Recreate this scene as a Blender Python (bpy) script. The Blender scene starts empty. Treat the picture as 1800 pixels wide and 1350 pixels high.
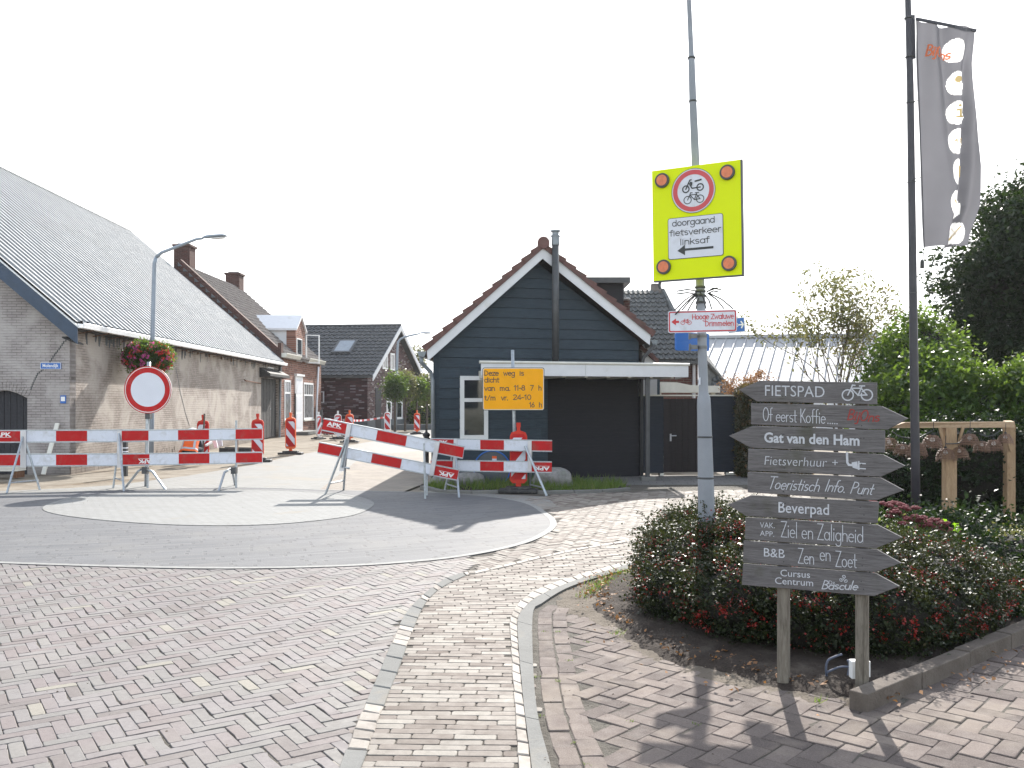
import bpy, math, random
import numpy as np
from mathutils import Vector, Matrix
R = math.radians
rnd = random.Random(7)
SC = bpy.context.scene
COL = SC.collection

# ---------------------------------------------------------------- camera
EYE, F, HZ = 1.6, 1600.0, 706.0
cam = bpy.data.cameras.new("camera")
cam.sensor_width = 36.0
cam.lens = F / 1800.0 * 36.0
cam.shift_y = (HZ - 675.0) / 1800.0
cam.clip_start = 0.05
cam.clip_end = 2500.0
camo = bpy.data.objects.new("camera", cam)
camo.location = (0, 0, EYE)
camo.rotation_euler = (R(90), 0, 0)
COL.objects.link(camo)
SC.camera = camo
# ---------------------------------------------------------------- light
SUN_AZ, SUN_EL = R(12.0), R(34.0)
D = Vector((math.cos(SUN_EL) * math.sin(SUN_AZ), math.cos(SUN_EL) * math.cos(SUN_AZ), math.sin(SUN_EL)))
sun = bpy.data.lights.new("sun", "SUN")
sun.energy = 3.4
sun.angle = R(0.6)
sun.color = (1.0, 0.95, 0.88)
suno = bpy.data.objects.new("sun", sun)
suno.rotation_euler = D.to_track_quat('Z', 'Y').to_euler()
suno.location = (20, 60, 60)
COL.objects.link(suno)
W = bpy.data.worlds.new("World")
SC.world = W
W.use_nodes = True
nt = W.node_tree
nt.nodes.clear()
sky = nt.nodes.new("ShaderNodeTexSky")
sky.sky_type = 'NISHITA'
sky.sun_disc = False
sky.sun_elevation = SUN_EL
sky.sun_rotation = SUN_AZ
sky.air_density = 1.4
sky.dust_density = 1.2
sky.ozone_density = 1.0
hs = nt.nodes.new("ShaderNodeHueSaturation")
hs.inputs["Saturation"].default_value = 0.5
bg = nt.nodes.new("ShaderNodeBackground")
bg.inputs["Strength"].default_value = 0.15
wo = nt.nodes.new("ShaderNodeOutputWorld")
nt.links.new(sky.outputs[0], hs.inputs["Color"])
cap = nt.nodes.new("ShaderNodeVectorMath"); cap.operation = 'MINIMUM'   # even bright haze: no part of the sky brighter than this
cap.inputs[1].default_value = (6.0, 6.0, 6.0)
nt.links.new(hs.outputs[0], cap.inputs[0])
nt.links.new(cap.outputs[0], bg.inputs["Color"])
nt.links.new(bg.outputs[0], wo.inputs["Surface"])
SC.view_settings.view_transform = 'Standard'
SC.view_settings.look = 'None'
SC.view_settings.gamma = 1.0
SC.view_settings.use_curve_mapping = False
SC.view_settings.exposure = 1.52
SC.render.engine = 'CYCLES'
SC.cycles.max_bounces = 6
SC.cycles.transparent_max_bounces = 6

# ---------------------------------------------------------------- helpers
def V(*a):
    return Vector(a)
def S(px, py, Y):
    return V((px - 900.0) / F * Y, Y, EYE - (py - HZ) / F * Y)
def G(px, py, z=0.0):
    Y = F * (EYE - z) / (py - HZ)
    return V((px - 900.0) / F * Y, Y, z)

BASE = {}
def tag(o, label=None, cat=None, group=None, kind=None):
    if label: o["label"] = label
    if cat: o["category"] = cat
    if group: o["group"] = group
    if kind: o["kind"] = kind
    return o
def thing(name, loc, label, cat, group=None, kind=None):
    o = bpy.data.objects.new(name, None)
    o.empty_display_size = 0.2
    o.location = loc
    COL.objects.link(o)
    BASE[o.name] = Vector(loc)
    return tag(o, label, cat, group, kind)

class MB:
    """collects geometry for one mesh"""
    def __init__(s):
        s.v = []; s.f = []; s.m = []; s.t = []; s.cur = 0; s.tint = 0.5
    def add(s, vs, fs):
        b = len(s.v)
        s.v.extend([tuple(p) for p in vs])
        for q in fs:
            s.f.append(tuple(i + b for i in q)); s.m.append(s.cur); s.t.append(s.tint)
        return s
    def poly(s, pts):
        return s.add(pts, [tuple(range(len(pts)))])
    def prism(s, pts, d):
        d = Vector(d); n = len(pts)
        vs = [Vector(p) for p in pts] + [Vector(p) + d for p in pts]
        fs = [tuple(range(n)), tuple(range(2 * n - 1, n - 1, -1))]
        fs += [(i, (i + 1) % n, (i + 1) % n + n, i + n)[::-1] for i in range(n)]
        return s.add(vs, fs)
    def box(s, c, size, rz=0.0, rot=None):
        hx, hy, hz = size[0] / 2, size[1] / 2, size[2] / 2
        M = rot if rot is not None else Matrix.Rotation(rz, 3, 'Z')
        c = Vector(c)
        vs = [c + M @ V(x, y, z) for z in (-hz, hz) for x, y in ((-hx, -hy), (hx, -hy), (hx, hy), (-hx, hy))]
        return s.add(vs, [(3, 2, 1, 0), (4, 5, 6, 7), (0, 1, 5, 4), (1, 2, 6, 5), (2, 3, 7, 6), (3, 0, 4, 7)])
    def beam(s, a, b, w, h, up=(0, 0, 1)):
        a = Vector(a); b = Vector(b); d = b - a; L = d.length
        if L < 1e-6: return s
        y = d / L; up = Vector(up)
        x = y.cross(up)
        if x.length < 1e-4: x = y.cross(V(1, 0, 0))
        x.normalize(); z = x.cross(y)
        M = Matrix((x, y, z)).transposed()
        return s.box((a + b) / 2, (w, L, h), rot=M)
    def tube(s, pts, rad, seg=10, cap=True):
        pts = [Vector(p) for p in pts]; n = len(pts)
        if not isinstance(rad, (list, tuple)): rad = [rad] * n
        rings = []; prev = None
        for i, p in enumerate(pts):
            t = (pts[min(i + 1, n - 1)] - pts[max(i - 1, 0)])
            if t.length < 1e-9: t = V(0, 0, 1)
            t.normalize()
            if prev is None:
                a = V(1, 0, 0) if abs(t.x) < 0.9 else V(0, 1, 0)
                x = (a - t * a.dot(t)).normalized()
            else:
                x = (prev - t * prev.dot(t))
                if x.length < 1e-6: x = t.orthogonal()
                x.normalize()
            prev = x; y = t.cross(x)
            rings.append([p + (x * math.cos(2 * math.pi * k / seg) + y * math.sin(2 * math.pi * k / seg)) * rad[i] for k in range(seg)])
        vs = [q for r in rings for q in r]
        fs = []
        for i in range(n - 1):
            for k in range(seg):
                k2 = (k + 1) % seg
                fs.append((i * seg + k, i * seg + k2, (i + 1) * seg + k2, (i + 1) * seg + k))
        if cap:
            fs.append(tuple(range(seg))[::-1]); fs.append(tuple((n - 1) * seg + k for k in range(seg)))
        return s.add(vs, fs)
    def lathe(s, prof, c=(0, 0, 0), seg=16):
        c = Vector(c); vs = []; fs = []; n = len(prof)
        for r, z in prof:
            for k in range(seg):
                a = 2 * math.pi * k / seg
                vs.append(c + V(r * math.cos(a), r * math.sin(a), z))
        for i in range(n - 1):
            for k in range(seg):
                k2 = (k + 1) % seg
                fs.append((i * seg + k, i * seg + k2, (i + 1) * seg + k2, (i + 1) * seg + k))
        fs.append(tuple(range(seg))[::-1]); fs.append(tuple((n - 1) * seg + k for k in range(seg)))
        return s.add(vs, fs)
    def build(s, name, mat, parent=None, smooth=False, label=None, kind=None, bevel=0.0, tint=False, local=False):
        me = bpy.data.meshes.new(name)
        base = V(0, 0, 0)
        if parent is not None and not local:
            base = BASE.get(parent.name, base)
        vs = s.v
        if base.length > 0:
            vs = [(a - base.x, b - base.y, c - base.z) for a, b, c in vs]
        me.from_pydata(vs, [], s.f)
        mats = mat if isinstance(mat, (list, tuple)) else [mat]
        for m in mats: me.materials.append(m)
        if len(mats) > 1: me.polygons.foreach_set("material_index", s.m)
        if tint:
            at = me.attributes.new("tint", 'FLOAT', 'FACE')
            at.data.foreach_set("value", s.t)
        if smooth: me.polygons.foreach_set("use_smooth", [True] * len(me.polygons))
        me.update()
        o = bpy.data.objects.new(name, me)
        COL.objects.link(o)
        if parent is not None:
            o.parent = parent
            BASE[o.name] = base
        if bevel > 0:
            b = o.modifiers.new("bevel", 'BEVEL'); b.width = bevel; b.segments = 2; b.limit_method = 'ANGLE'
        if smooth == 'auto':
            pass
        if label: o["label"] = label
        if kind: o["kind"] = kind
        return o

def copy_tree(o, parent=None):
    c = o.copy(); COL.objects.link(c); c.parent = parent
    for ch in list(o.children): copy_tree(ch, c)
    return c

class Pl:
    """vertical plane through two ground points; turns picture positions into points on it"""
    def __init__(s, A, B):
        s.A = V(A[0], A[1], 0); s.B = V(B[0], B[1], 0)
        s.u = (s.B - s.A).normalized()
        n = V(s.u.y, -s.u.x, 0)
        if n.dot(-s.A) < 0: n = -n
        s.n = n
    def pt(s, px, py, off=0.0):
        k = (px - 900.0) / F
        A = s.A + s.n * off; d = s.u
        t = (k * A.y - A.x) / (d.x - k * d.y)
        p = A + d * t
        return V(p.x, p.y, EYE - (py - HZ) / F * p.y)
    def U(s, px):
        return (s.pt(px, HZ) - s.A).dot(s.u)
    def w(s, u, z, off=0.0):
        p = s.A + s.u * u + s.n * off
        return V(p.x, p.y, z)

# ---------------------------------------------------------------- materials
def newmat(name):
    m = bpy.data.materials.new(name); m.use_nodes = True
    t = m.node_tree; t.nodes.clear()
    o = t.nodes.new("ShaderNodeOutputMaterial")
    p = t.nodes.new("ShaderNodeBsdfPrincipled")
    t.links.new(p.outputs[0], o.inputs["Surface"])
    return m, t, p, o
def rgba(c): return (c[0], c[1], c[2], 1.0)
def node(t, kind, **kw):
    n = t.nodes.new(kind)
    for k, v in kw.items(): setattr(n, k, v)
    return n
def mathn(t, op, a, b=None):
    n = node(t, "ShaderNodeMath", operation=op)
    for i, x in enumerate((a, b)):
        if x is None: continue
        if isinstance(x, (int, float)): n.inputs[i].default_value = x
        else: t.links.new(x, n.inputs[i])
    return n.outputs[0]
def mixc(t, fac, a, b, mode='MIX'):
    n = node(t, "ShaderNodeMix", data_type='RGBA', blend_type=mode)
    for sock, x in ((n.inputs[0], fac), (n.inputs[6], a), (n.inputs[7], b)):
        if isinstance(x, (int, float)): sock.default_value = x
        elif isinstance(x, (tuple, list)): sock.default_value = rgba(x)
        else: t.links.new(x, sock)
    return n.outputs[2]
def ramp(t, fac, stops):
    n = node(t, "ShaderNodeValToRGB")
    e = n.color_ramp.elements
    while len(e) < len(stops): e.new(0.5)
    for i, (p, c) in enumerate(stops):
        e[i].position = p
        e[i].color = rgba(c) if isinstance(c, (tuple, list)) else (c, c, c, 1)
    t.links.new(fac, n.inputs[0])
    return n.outputs[0]
def noise(t, vec, scale, detail=4, rough=0.55, dist=0.0):
    n = node(t, "ShaderNodeTexNoise")
    n.inputs["Scale"].default_value = scale; n.inputs["Detail"].default_value = detail
    n.inputs["Roughness"].default_value = rough; n.inputs["Distortion"].default_value = dist
    if vec is not None: t.links.new(vec, n.inputs["Vector"])
    return n.outputs["Fac"]
def coords(t): return node(t, "ShaderNodeTexCoord").outputs["Object"]
def bump(t, p, h, strength=0.3, dist=0.01):
    b = node(t, "ShaderNodeBump"); b.inputs["Strength"].default_value = strength; b.inputs["Distance"].default_value = dist
    t.links.new(h, b.inputs["Height"]); t.links.new(b.outputs[0], p.inputs["Normal"])
    return b

def mat(name, col, rough=0.6, metal=0.0, spec=0.5, var=0.15, scale=6.0, bmp=0.0, bscale=60.0, dirt=None, dirtscale=1.5, dirtpos=(0.5, 0.75), coat=0.0, trans=0.0):
    m, t, p, o = newmat(name)
    co = coords(t)
    n = noise(t, co, scale, 5)
    lo = [c * (1 - var) for c in col]; hi = [min(1, c * (1 + var)) for c in col]
    c = ramp(t, n, [(0.3, lo), (0.7, hi)])
    if dirt:
        d = ramp(t, noise(t, co, dirtscale, 7, 0.65, 0.4), [(dirtpos[0], 0.0), (dirtpos[1], 1.0)])
        c = mixc(t, d, c, dirt)
    t.links.new(c, p.inputs["Base Color"])
    p.inputs["Roughness"].default_value = rough
    r = ramp(t, noise(t, co, scale * 2.3, 4), [(0.25, max(0, rough - 0.1)), (0.75, min(1, rough + 0.1))])
    t.links.new(r, p.inputs["Roughness"])
    p.inputs["Metallic"].default_value = metal
    p.inputs["Specular IOR Level"].default_value = spec
    if coat: p.inputs["Coat Weight"].default_value = coat
    if bmp: bump(t, p, noise(t, co, bscale, 6, 0.6), bmp, 0.01)
    if trans:
        tr = node(t, "ShaderNodeBsdfTranslucent"); t.links.new(c, tr.inputs["Color"])
        mx = node(t, "ShaderNodeMixShader"); mx.inputs[0].default_value = trans
        t.links.new(p.outputs[0], mx.inputs[1]); t.links.new(tr.outputs[0], mx.inputs[2]); t.links.new(mx.outputs[0], o.inputs["Surface"])
    return m

def axisvec(t, axis, co=None):
    co = co or coords(t)
    s = node(t, "ShaderNodeSeparateXYZ"); t.links.new(co, s.inputs[0])
    c = node(t, "ShaderNodeCombineXYZ")
    t.links.new(s.outputs[{'x': 0, 'y': 1}[axis]], c.inputs[0]); t.links.new(s.outputs[2], c.inputs[1])
    return c.outputs[0], s
def bricknode(t, vec, bw, bh, ms, c1, c2, mo, bias=0.0):
    b = node(t, "ShaderNodeTexBrick")
    b.inputs["Scale"].default_value = 1.0
    b.inputs["Brick Width"].default_value = bw; b.inputs["Row Height"].default_value = bh
    b.inputs["Mortar Size"].default_value = ms; b.inputs["Mortar Smooth"].default_value = 0.3
    b.inputs["Bias"].default_value = bias
    for k, c in (("Color1", c1), ("Color2", c2), ("Mortar", mo)): b.inputs[k].default_value = rgba(c)
    t.links.new(vec, b.inputs["Vector"])
    return b
def brickmat(name, axis, c1, c2, mo, bw=0.22, bh=0.065, ms=0.007, dirt=None, dpos=(0.5, 0.8), dscale=0.7, pale=None, bmp=0.6, damp=None, rough=0.85, strong=None):
    m, t, p, o = newmat(name)
    vec, sep = axisvec(t, axis)
    # uneven courses
    nz = node(t, "ShaderNodeTexNoise"); nz.inputs["Scale"].default_value = 3.0; t.links.new(vec, nz.inputs["Vector"])
    off = node(t, "ShaderNodeVectorMath", operation='SCALE'); off.inputs["Scale"].default_value = 0.012
    t.links.new(nz.outputs["Color"], off.inputs[0])
    ad = node(t, "ShaderNodeVectorMath", operation='ADD'); t.links.new(vec, ad.inputs[0]); t.links.new(off.outputs[0], ad.inputs[1])
    b = bricknode(t, ad.outputs[0], bw, bh, ms, c1, c2, mo)
    c = b.outputs["Color"]
    if strong:
        b2 = bricknode(t, ad.outputs[0], bw, bh, 0.0, (0, 0, 0), (1, 1, 1), (0, 0, 0))
        c = mixc(t, b.outputs["Fac"], ramp(t, b2.outputs["Color"], strong), mo)
    n2 = noise(t, vec, 9.0, 5, 0.6)
    c = mixc(t, 0.5, c, ramp(t, n2, [(0.3, 0.75), (0.7, 1.0)]), 'MULTIPLY')
    if pale:
        c = mixc(t, ramp(t, noise(t, vec, 1.1, 6, 0.6, 0.5), [(pale[1], 0.0), (pale[2], 1.0)]), c, pale[0])
    if dirt:
        c = mixc(t, ramp(t, noise(t, vec, dscale, 8, 0.68, 0.6), [(dpos[0], 0.0), (dpos[1], 0.85)]), c, dirt)
    if damp:
        h = mathn(t, 'ADD', sep.outputs[2], mathn(t, 'MULTIPLY', noise(t, vec, 1.4, 5), 0.7))
        c = mixc(t, ramp(t, mathn(t, 'DIVIDE', h, 3.0), [(damp[1], 0.7), (damp[2], 0.0)]), c, damp[0])
    t.links.new(c, p.inputs["Base Color"])
    p.inputs["Roughness"].default_value = rough
    p.inputs["Specular IOR Level"].default_value = 0.25
    hh = mathn(t, 'ADD', mathn(t, 'MULTIPLY', b.outputs["Fac"], -1.0), mathn(t, 'MULTIPLY', n2, 0.5))
    bump(t, p, hh, bmp, 0.012)
    return m

def tintmat(name, stops, rough=0.6, spec=0.4, grain=0.12, gscale=40.0, bmp=0.25, bscale=90.0, patch=None, speck=None):
    m, t, p, o = newmat(name)
    at = node(t, "ShaderNodeAttribute", attribute_name="tint")
    geo = node(t, "ShaderNodeNewGeometry")
    c = ramp(t, at.outputs["Fac"], stops)
    for e in t.nodes:
        if e.bl_idname == "ShaderNodeValToRGB": e.color_ramp.interpolation = 'LINEAR'
    n = noise(t, geo.outputs["Position"], gscale, 6, 0.65)
    c = mixc(t, 1.0, c, ramp(t, n, [(0.25, 1 - grain * 2), (0.75, 1.0)]), 'MULTIPLY')
    if patch:
        c = mixc(t, ramp(t, noise(t, geo.outputs["Position"], patch[1], 6, 0.6, 0.3), [(patch[2], 0.0), (patch[3], patch[4])]), c, patch[0])
    big = noise(t, geo.outputs["Position"], 0.55, 7, 0.66, 0.5)
    c = mixc(t, 1.0, c, ramp(t, big, [(0.32, 0.84), (0.5, 1.0), (0.68, 1.1)]), 'MULTIPLY')
    st = noise(t, geo.outputs["Position"], 2.3, 8, 0.7, 1.2)
    c = mixc(t, ramp(t, st, [(0.6, 0.0), (0.72, 0.35)]), c, (0.07, 0.06, 0.052))
    if speck:
        vo = node(t, "ShaderNodeTexVoronoi"); vo.inputs["Scale"].default_value = 160.0; t.links.new(geo.outputs["Position"], vo.inputs["Vector"])
        c = mixc(t, ramp(t, vo.outputs["Distance"], [(0.12, 0.55), (0.25, 0.0)]), c, speck)
    t.links.new(c, p.inputs["Base Color"])
    t.links.new(ramp(t, noise(t, geo.outputs["Position"], 14.0, 3), [(0.3, rough - 0.08), (0.7, rough + 0.1)]), p.inputs["Roughness"])
    p.inputs["Specular IOR Level"].default_value = spec
    bump(t, p, noise(t, geo.outputs["Position"], bscale, 5, 0.6), bmp, 0.004)
    return m

def leafmat(name, stops, trans=(0.35, 0.5, 0.05), tf=0.45, rough=0.4, spec=0.5):
    m, t, p, o = newmat(name)
    at = node(t, "ShaderNodeAttribute", attribute_name="tint")
    c = ramp(t, at.outputs["Fac"], stops)
    t.links.new(c, p.inputs["Base Color"])
    p.inputs["Roughness"].default_value = rough; p.inputs["Specular IOR Level"].default_value = spec
    tr = node(t, "ShaderNodeBsdfTranslucent")
    t.links.new(mixc(t, 0.6, c, trans), tr.inputs["Color"])
    mx = node(t, "ShaderNodeMixShader"); mx.inputs[0].default_value = tf
    t.links.new(p.outputs[0], mx.inputs[1]); t.links.new(tr.outputs[0], mx.inputs[2])
    t.links.new(mx.outputs[0], o.inputs["Surface"])
    return m

M = {}
M['red'] = mat("red_reflective", (0.42, 0.009, 0.011), 0.55, spec=.2, var=0.1, dirt=(0.28, 0.06, 0.05), dirtscale=7, dirtpos=(0.5, 0.8))
M['white'] = mat("white_reflective", (0.6, 0.62, 0.69), 0.5, spec=.3, var=0.06, dirt=(0.36, 0.35, 0.34), dirtscale=6, dirtpos=(0.5, 0.85))
M['orange'] = mat("orange_plastic", (0.75, 0.11, 0.015), 0.5, var=0.1)
M['galv'] = mat("galvanised_steel", (0.36, 0.39, 0.42), 0.42, metal=0.6, var=0.18, scale=30, bmp=0.05)
M['alu'] = mat("aluminium", (0.5, 0.5, 0.53), 0.4, metal=0.7, var=0.08)
M['whitepaint'] = mat("white_paint", (0.72, 0.72, 0.72), 0.5, var=0.05, dirt=(0.5, 0.48, 0.44), dirtscale=3, dirtpos=(0.6, 0.9))
M['offwhite'] = mat("cream_paint", (0.6, 0.58, 0.52), 0.5, var=0.08)
M['black'] = mat("black_plastic", (0.02, 0.02, 0.022), 0.6, var=0.3, dirt=(0.1, 0.09, 0.08), dirtscale=12)
M['ink'] = mat("black_ink", (0.025, 0.028, 0.03), 0.5, var=0.05)
M['glass'] = mat("dark_window_glass", (0.02, 0.025, 0.03), 0.04, spec=1.0, var=0.1)
M['curtain'] = mat("window_with_net_curtain", (0.2, 0.2, 0.2), 0.12, spec=0.8, var=0.3, scale=4)
M['blue'] = mat("sign_blue", (0.02, 0.12, 0.42), 0.4, var=0.06)
M['dusty'] = mat("dark_metal", (0.05, 0.052, 0.055), 0.5, var=0.2)
# ---------------------------------------------------------------- lettering
def text_shape(s, bold=0.0, shear=0.0, space=1.0):
    cu = bpy.data.curves.new("tmp_text", 'FONT'); cu.body = s; cu.offset = bold; cu.shear = shear; cu.space_character = space
    cu.resolution_u = 3
    o = bpy.data.objects.new("tmp_text", cu); COL.objects.link(o)
    dg = bpy.context.evaluated_depsgraph_get()
    me = bpy.data.meshes.new_from_object(o.evaluated_get(dg))
    vs = [(v.co.x, v.co.y) for v in me.vertices]; fs = [tuple(p.vertices) for p in me.polygons]
    bpy.data.objects.remove(o); bpy.data.curves.remove(cu); bpy.data.meshes.remove(me)
    return vs, fs
_h = text_shape("H")[0]
CAPH = max(y for x, y in _h)
def text_on(mb, frame, s, x0, y0, x1, h, bold=0.0, shear=0.0, space=1.0, dy=0.0, flip=False):
    """frame(u,v)->3D ; text from x0 to x1 on baseline y0, capital height h (negative x range allowed)"""
    vs, fs = text_shape(s, bold, shear, space)
    a = min(x for x, y in vs); b = max(x for x, y in vs)
    pts = [frame(x0 + (x - a) / (b - a) * (x1 - x0), y0 + dy * (x - a) / (b - a) + y / CAPH * h) for x, y in vs]
    mb.add(pts, fs)
def arc(cx, cy, rx, ry, a0, a1, n=10):
    return [(cx + rx * math.cos(R(a0 + (a1 - a0) * i / n)), cy + ry * math.sin(R(a0 + (a1 - a0) * i / n))) for i in range(n + 1)]
_o = arc(.2, .25, .17, .25, 90, 450, 16)
GL = {
 ' ': (.25, []), '.': (.16, [arc(.06, .02, .02, .02, 0, 360, 6)]),
 'o': (.44, [_o]), 'c': (.38, [arc(.2, .25, .17, .25, 45, 315, 12)]),
 'e': (.42, [[(.04, .27), (.36, .27)] + arc(.2, .25, .17, .25, 5, 310, 14)]),
 'a': (.44, [_o, [(.37, .5), (.37, 0)]]), 'd': (.46, [_o, [(.37, 1), (.37, 0)]]),
 'g': (.44, [_o, [(.37, .5), (.37, -.15)] + arc(.2, -.15, .17, .17, 0, -160, 8)]),
 'n': (.42, [[(.05, .5), (.05, 0)], arc(.2, .3, .15, .2, 180, 0, 8) + [(.35, 0)]]),
 'm': (.6, [[(.05, .5), (.05, 0)], arc(.16, .3, .11, .2, 180, 0, 8) + [(.27, 0)], arc(.38, .3, .11, .2, 180, 0, 8) + [(.49, 0)]]),
 'h': (.42, [[(.05, 1), (.05, 0)], arc(.2, .3, .15, .2, 180, 0, 8) + [(.35, 0)]]),
 'u': (.42, [[(.05, .5)] + arc(.2, .2, .15, .2, 180, 360, 8) + [(.35, .5)], [(.35, .5), (.35, 0)]]),
 'i': (.16, [[(.06, .5), (.06, 0)], [(.06, .68), (.06, .74)]]),
 'j': (.18, [[(.1, .5), (.1, -.2)] + arc(0, -.2, .1, .12, 0, -120, 5), [(.1, .68), (.1, .74)]]),
 'l': (.16, [[(.06, 1), (.06, 0)]]),
 't': (.3, [[(.12, .85), (.12, .1)] + arc(.2, .1, .08, .1, 180, 290, 4), [(0, .5), (.26, .5)]]),
 'f': (.3, [arc(.22, .85, .1, .15, 70, 180, 5) + [(.12, 0)], [(0, .5), (.26, .5)]]),
 'r': (.28, [[(.05, .5), (.05, 0)], arc(.2, .3, .15, .2, 180, 80, 6)]),
 's': (.36, [arc(.17, .375, .12, .125, 45, 270, 9) + arc(.17, .125, .13, .125, 90, -135, 9)]),
 'k': (.38, [[(.05, 1), (.05, 0)], [(.32, .5), (.06, .22)], [(.14, .3), (.34, 0)]]),
 'O': (.56, [arc(.26, .5, .22, .5, 90, 450, 20)]), 'C': (.5, [arc(.27, .5, .22, .5, 50, 310, 14)]),
 'D': (.52, [[(.05, 0), (.05, 1)] + arc(.1, .5, .33, .5, 90, -90, 12) + [(.05, 0)]]),
 'Z': (.46, [[(.02, 1), (.4, 1), (.02, 0), (.42, 0)]]), 'I': (.2, [[(.08, 1), (.08, 0)]]),
 'K': (.46, [[(.05, 1), (.05, 0)], [(.4, 1), (.06, .4)], [(.15, .52), (.42, 0)]]),
 'T': (.5, [[(0, 1), (.48, 1)], [(.24, 1), (.24, 0)]]),
 'P': (.46, [[(.05, 0), (.05, 1)] + arc(.12, .74, .28, .26, 90, -90, 10) + [(.05, .48)]]),
 'B': (.48, [[(.05, 0), (.05, 1)] + arc(.12, .76, .24, .24, 90, -90, 8) + arc(.12, .26, .3, .26, 90, -90, 8) + [(.05, 0)]]),
 'v': (.38, [[(.02, .5), (.18, 0), (.34, .5)]]), 'w': (.56, [[(.02, .5), (.14, 0), (.26, .42), (.38, 0), (.5, .5)]]), 'z': (.36, [[(.02, .5), (.32, .5), (.02, 0), (.34, 0)]]),
 'H': (.52, [[(.05, 0), (.05, 1)], [(.43, 0), (.43, 1)], [(.05, .5), (.43, .5)]]), '-': (.3, [[(.03, .42), (.24, .42)]]), '/': (.34, [[(.02, -.05), (.28, 1.02)]]),
 '1': (.3, [[(.03, .78), (.17, 1), (.17, 0)]]), '7': (.44, [[(.02, 1), (.38, 1), (.14, 0)]]), '0': (.48, [arc(.22, .5, .18, .5, 90, 450, 18)]),
 '2': (.44, [arc(.2, .76, .17, .24, 160, -30, 8) + [(.02, 0), (.4, 0)]]), '4': (.46, [[(.3, 0), (.3, 1), (.02, .28), (.42, .28)]]),
 '6': (.46, [arc(.21, .28, .18, .28, 0, 360, 14), [(.04, .32), (.28, 1)]]), '8': (.46, [arc(.21, .76, .15, .24, 0, 360, 12), arc(.21, .27, .19, .27, 0, 360, 14)]),
 'M': (.6, [[(.05, 0), (.05, 1), (.28, .3), (.5, 1), (.5, 0)]]),
}
def ribbon(mb, frame, pts, w, z=0.0):
    """flat line of width w through 2-D points"""
    q = [Vector((p[0], p[1])) for p in pts]
    q = [p for i, p in enumerate(q) if i == 0 or (p - q[i - 1]).length > 1e-6]
    if len(q) < 2: return
    closed = (q[0] - q[-1]).length < 1e-5
    if closed: q = q[:-1]
    n = len(q); vs = []
    for i, p in enumerate(q):
        a = q[(i - 1) % n] if closed or i > 0 else None
        b = q[(i + 1) % n] if closed or i < n - 1 else None
        d1 = (p - a).normalized() if a is not None else (b - p).normalized()
        d2 = (b - p).normalized() if b is not None else d1
        t = d1 + d2
        t = t.normalized() if t.length > 1e-4 else d1
        nn = Vector((-t.y, t.x))
        k = w / 2 / max(0.45, abs(nn.dot(Vector((-d1.y, d1.x)))))
        e = Vector((0, 0))
        if not closed and i == 0: e = -d1 * w / 2
        if not closed and i == n - 1: e = d1 * w / 2
        for sgn in (1, -1):
            r = p + nn * k * sgn + e
            vs.append(frame(r.x, r.y, z) if z else frame(r.x, r.y))
    fs = [(2 * i, 2 * i + 1, 2 * ((i + 1) % n) + 1, 2 * ((i + 1) % n)) for i in range(n if closed else n - 1)]
    mb.add(vs, fs)
def script_on(mb, frame, s, x0, y0, x1, h, w, shear=0.0, dy=0.0, wob=0.0, z0=0.0, xh=None):
    adv = sum(GL[c][0] for c in s); sx = (x1 - x0) / adv; cx = 0.0; r = random.Random(len(s)); k = 0
    for c in s:
        a, ls = GL[c]; jy = r.uniform(-wob, wob) * h
        for l in ls:
            k += 1
            if xh and not (c.isupper() or c.isdigit() or c in '/-'): l = [(px, py * xh / .5 if py <= .5 else xh + (py - .5) * (1 - xh) * 2) for px, py in l]
            pts = [(x0 + (cx + px + shear * py) * sx, y0 + dy * cx / adv + jy + py * h) for px, py in l]
            ribbon(mb, frame, pts, w, z0 + 0.00012 * (k % 7 + 1))
        cx += a
def bike_on(mb, frame, x, y, s, w):
    """bicycle pictogram, front wheel to the left; s = overall length"""
    r = s * 0.185
    L = (x - s / 2 + r, y + r); Rr = (x + s / 2 - r, y + r); bb = (x + s * .03, y + r * .95)
    hd = (x - s * .2, y + s * .42); st = (x + s * .14, y + s * .42); k = 0
    for pts in (arc(L[0], L[1], r, r, 0, 360, 20), arc(Rr[0], Rr[1], r, r, 0, 360, 20), [L, hd, (hd[0] + s * .04, hd[1] + s * .11), (hd[0] + s * .12, hd[1] + s * .1)],
                [hd, st], [hd, bb], [bb, (st[0] + s * .02, st[1] + s * .08)], [bb, Rr], [Rr, (st[0] - s * .01, st[1])], [(st[0] - s * .06, st[1] + s * .08), (st[0] + s * .1, st[1] + s * .08)]):
        k += 1
        ribbon(mb, frame, pts, w, 0.00015 * k)
def plframe(pl, off):
    return lambda u, v, z=0.0: pl.w(u, v, off + z)
def framepl(O, U, Vv, off):
    """frame of a tilted board: O corner, U right, Vv up (unit)"""
    N = U.cross(Vv); 
    if N.dot(-O) < 0: N = -N
    return lambda u, v, z=0.0: O + U * u + Vv * v + N * (off + z)

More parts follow.
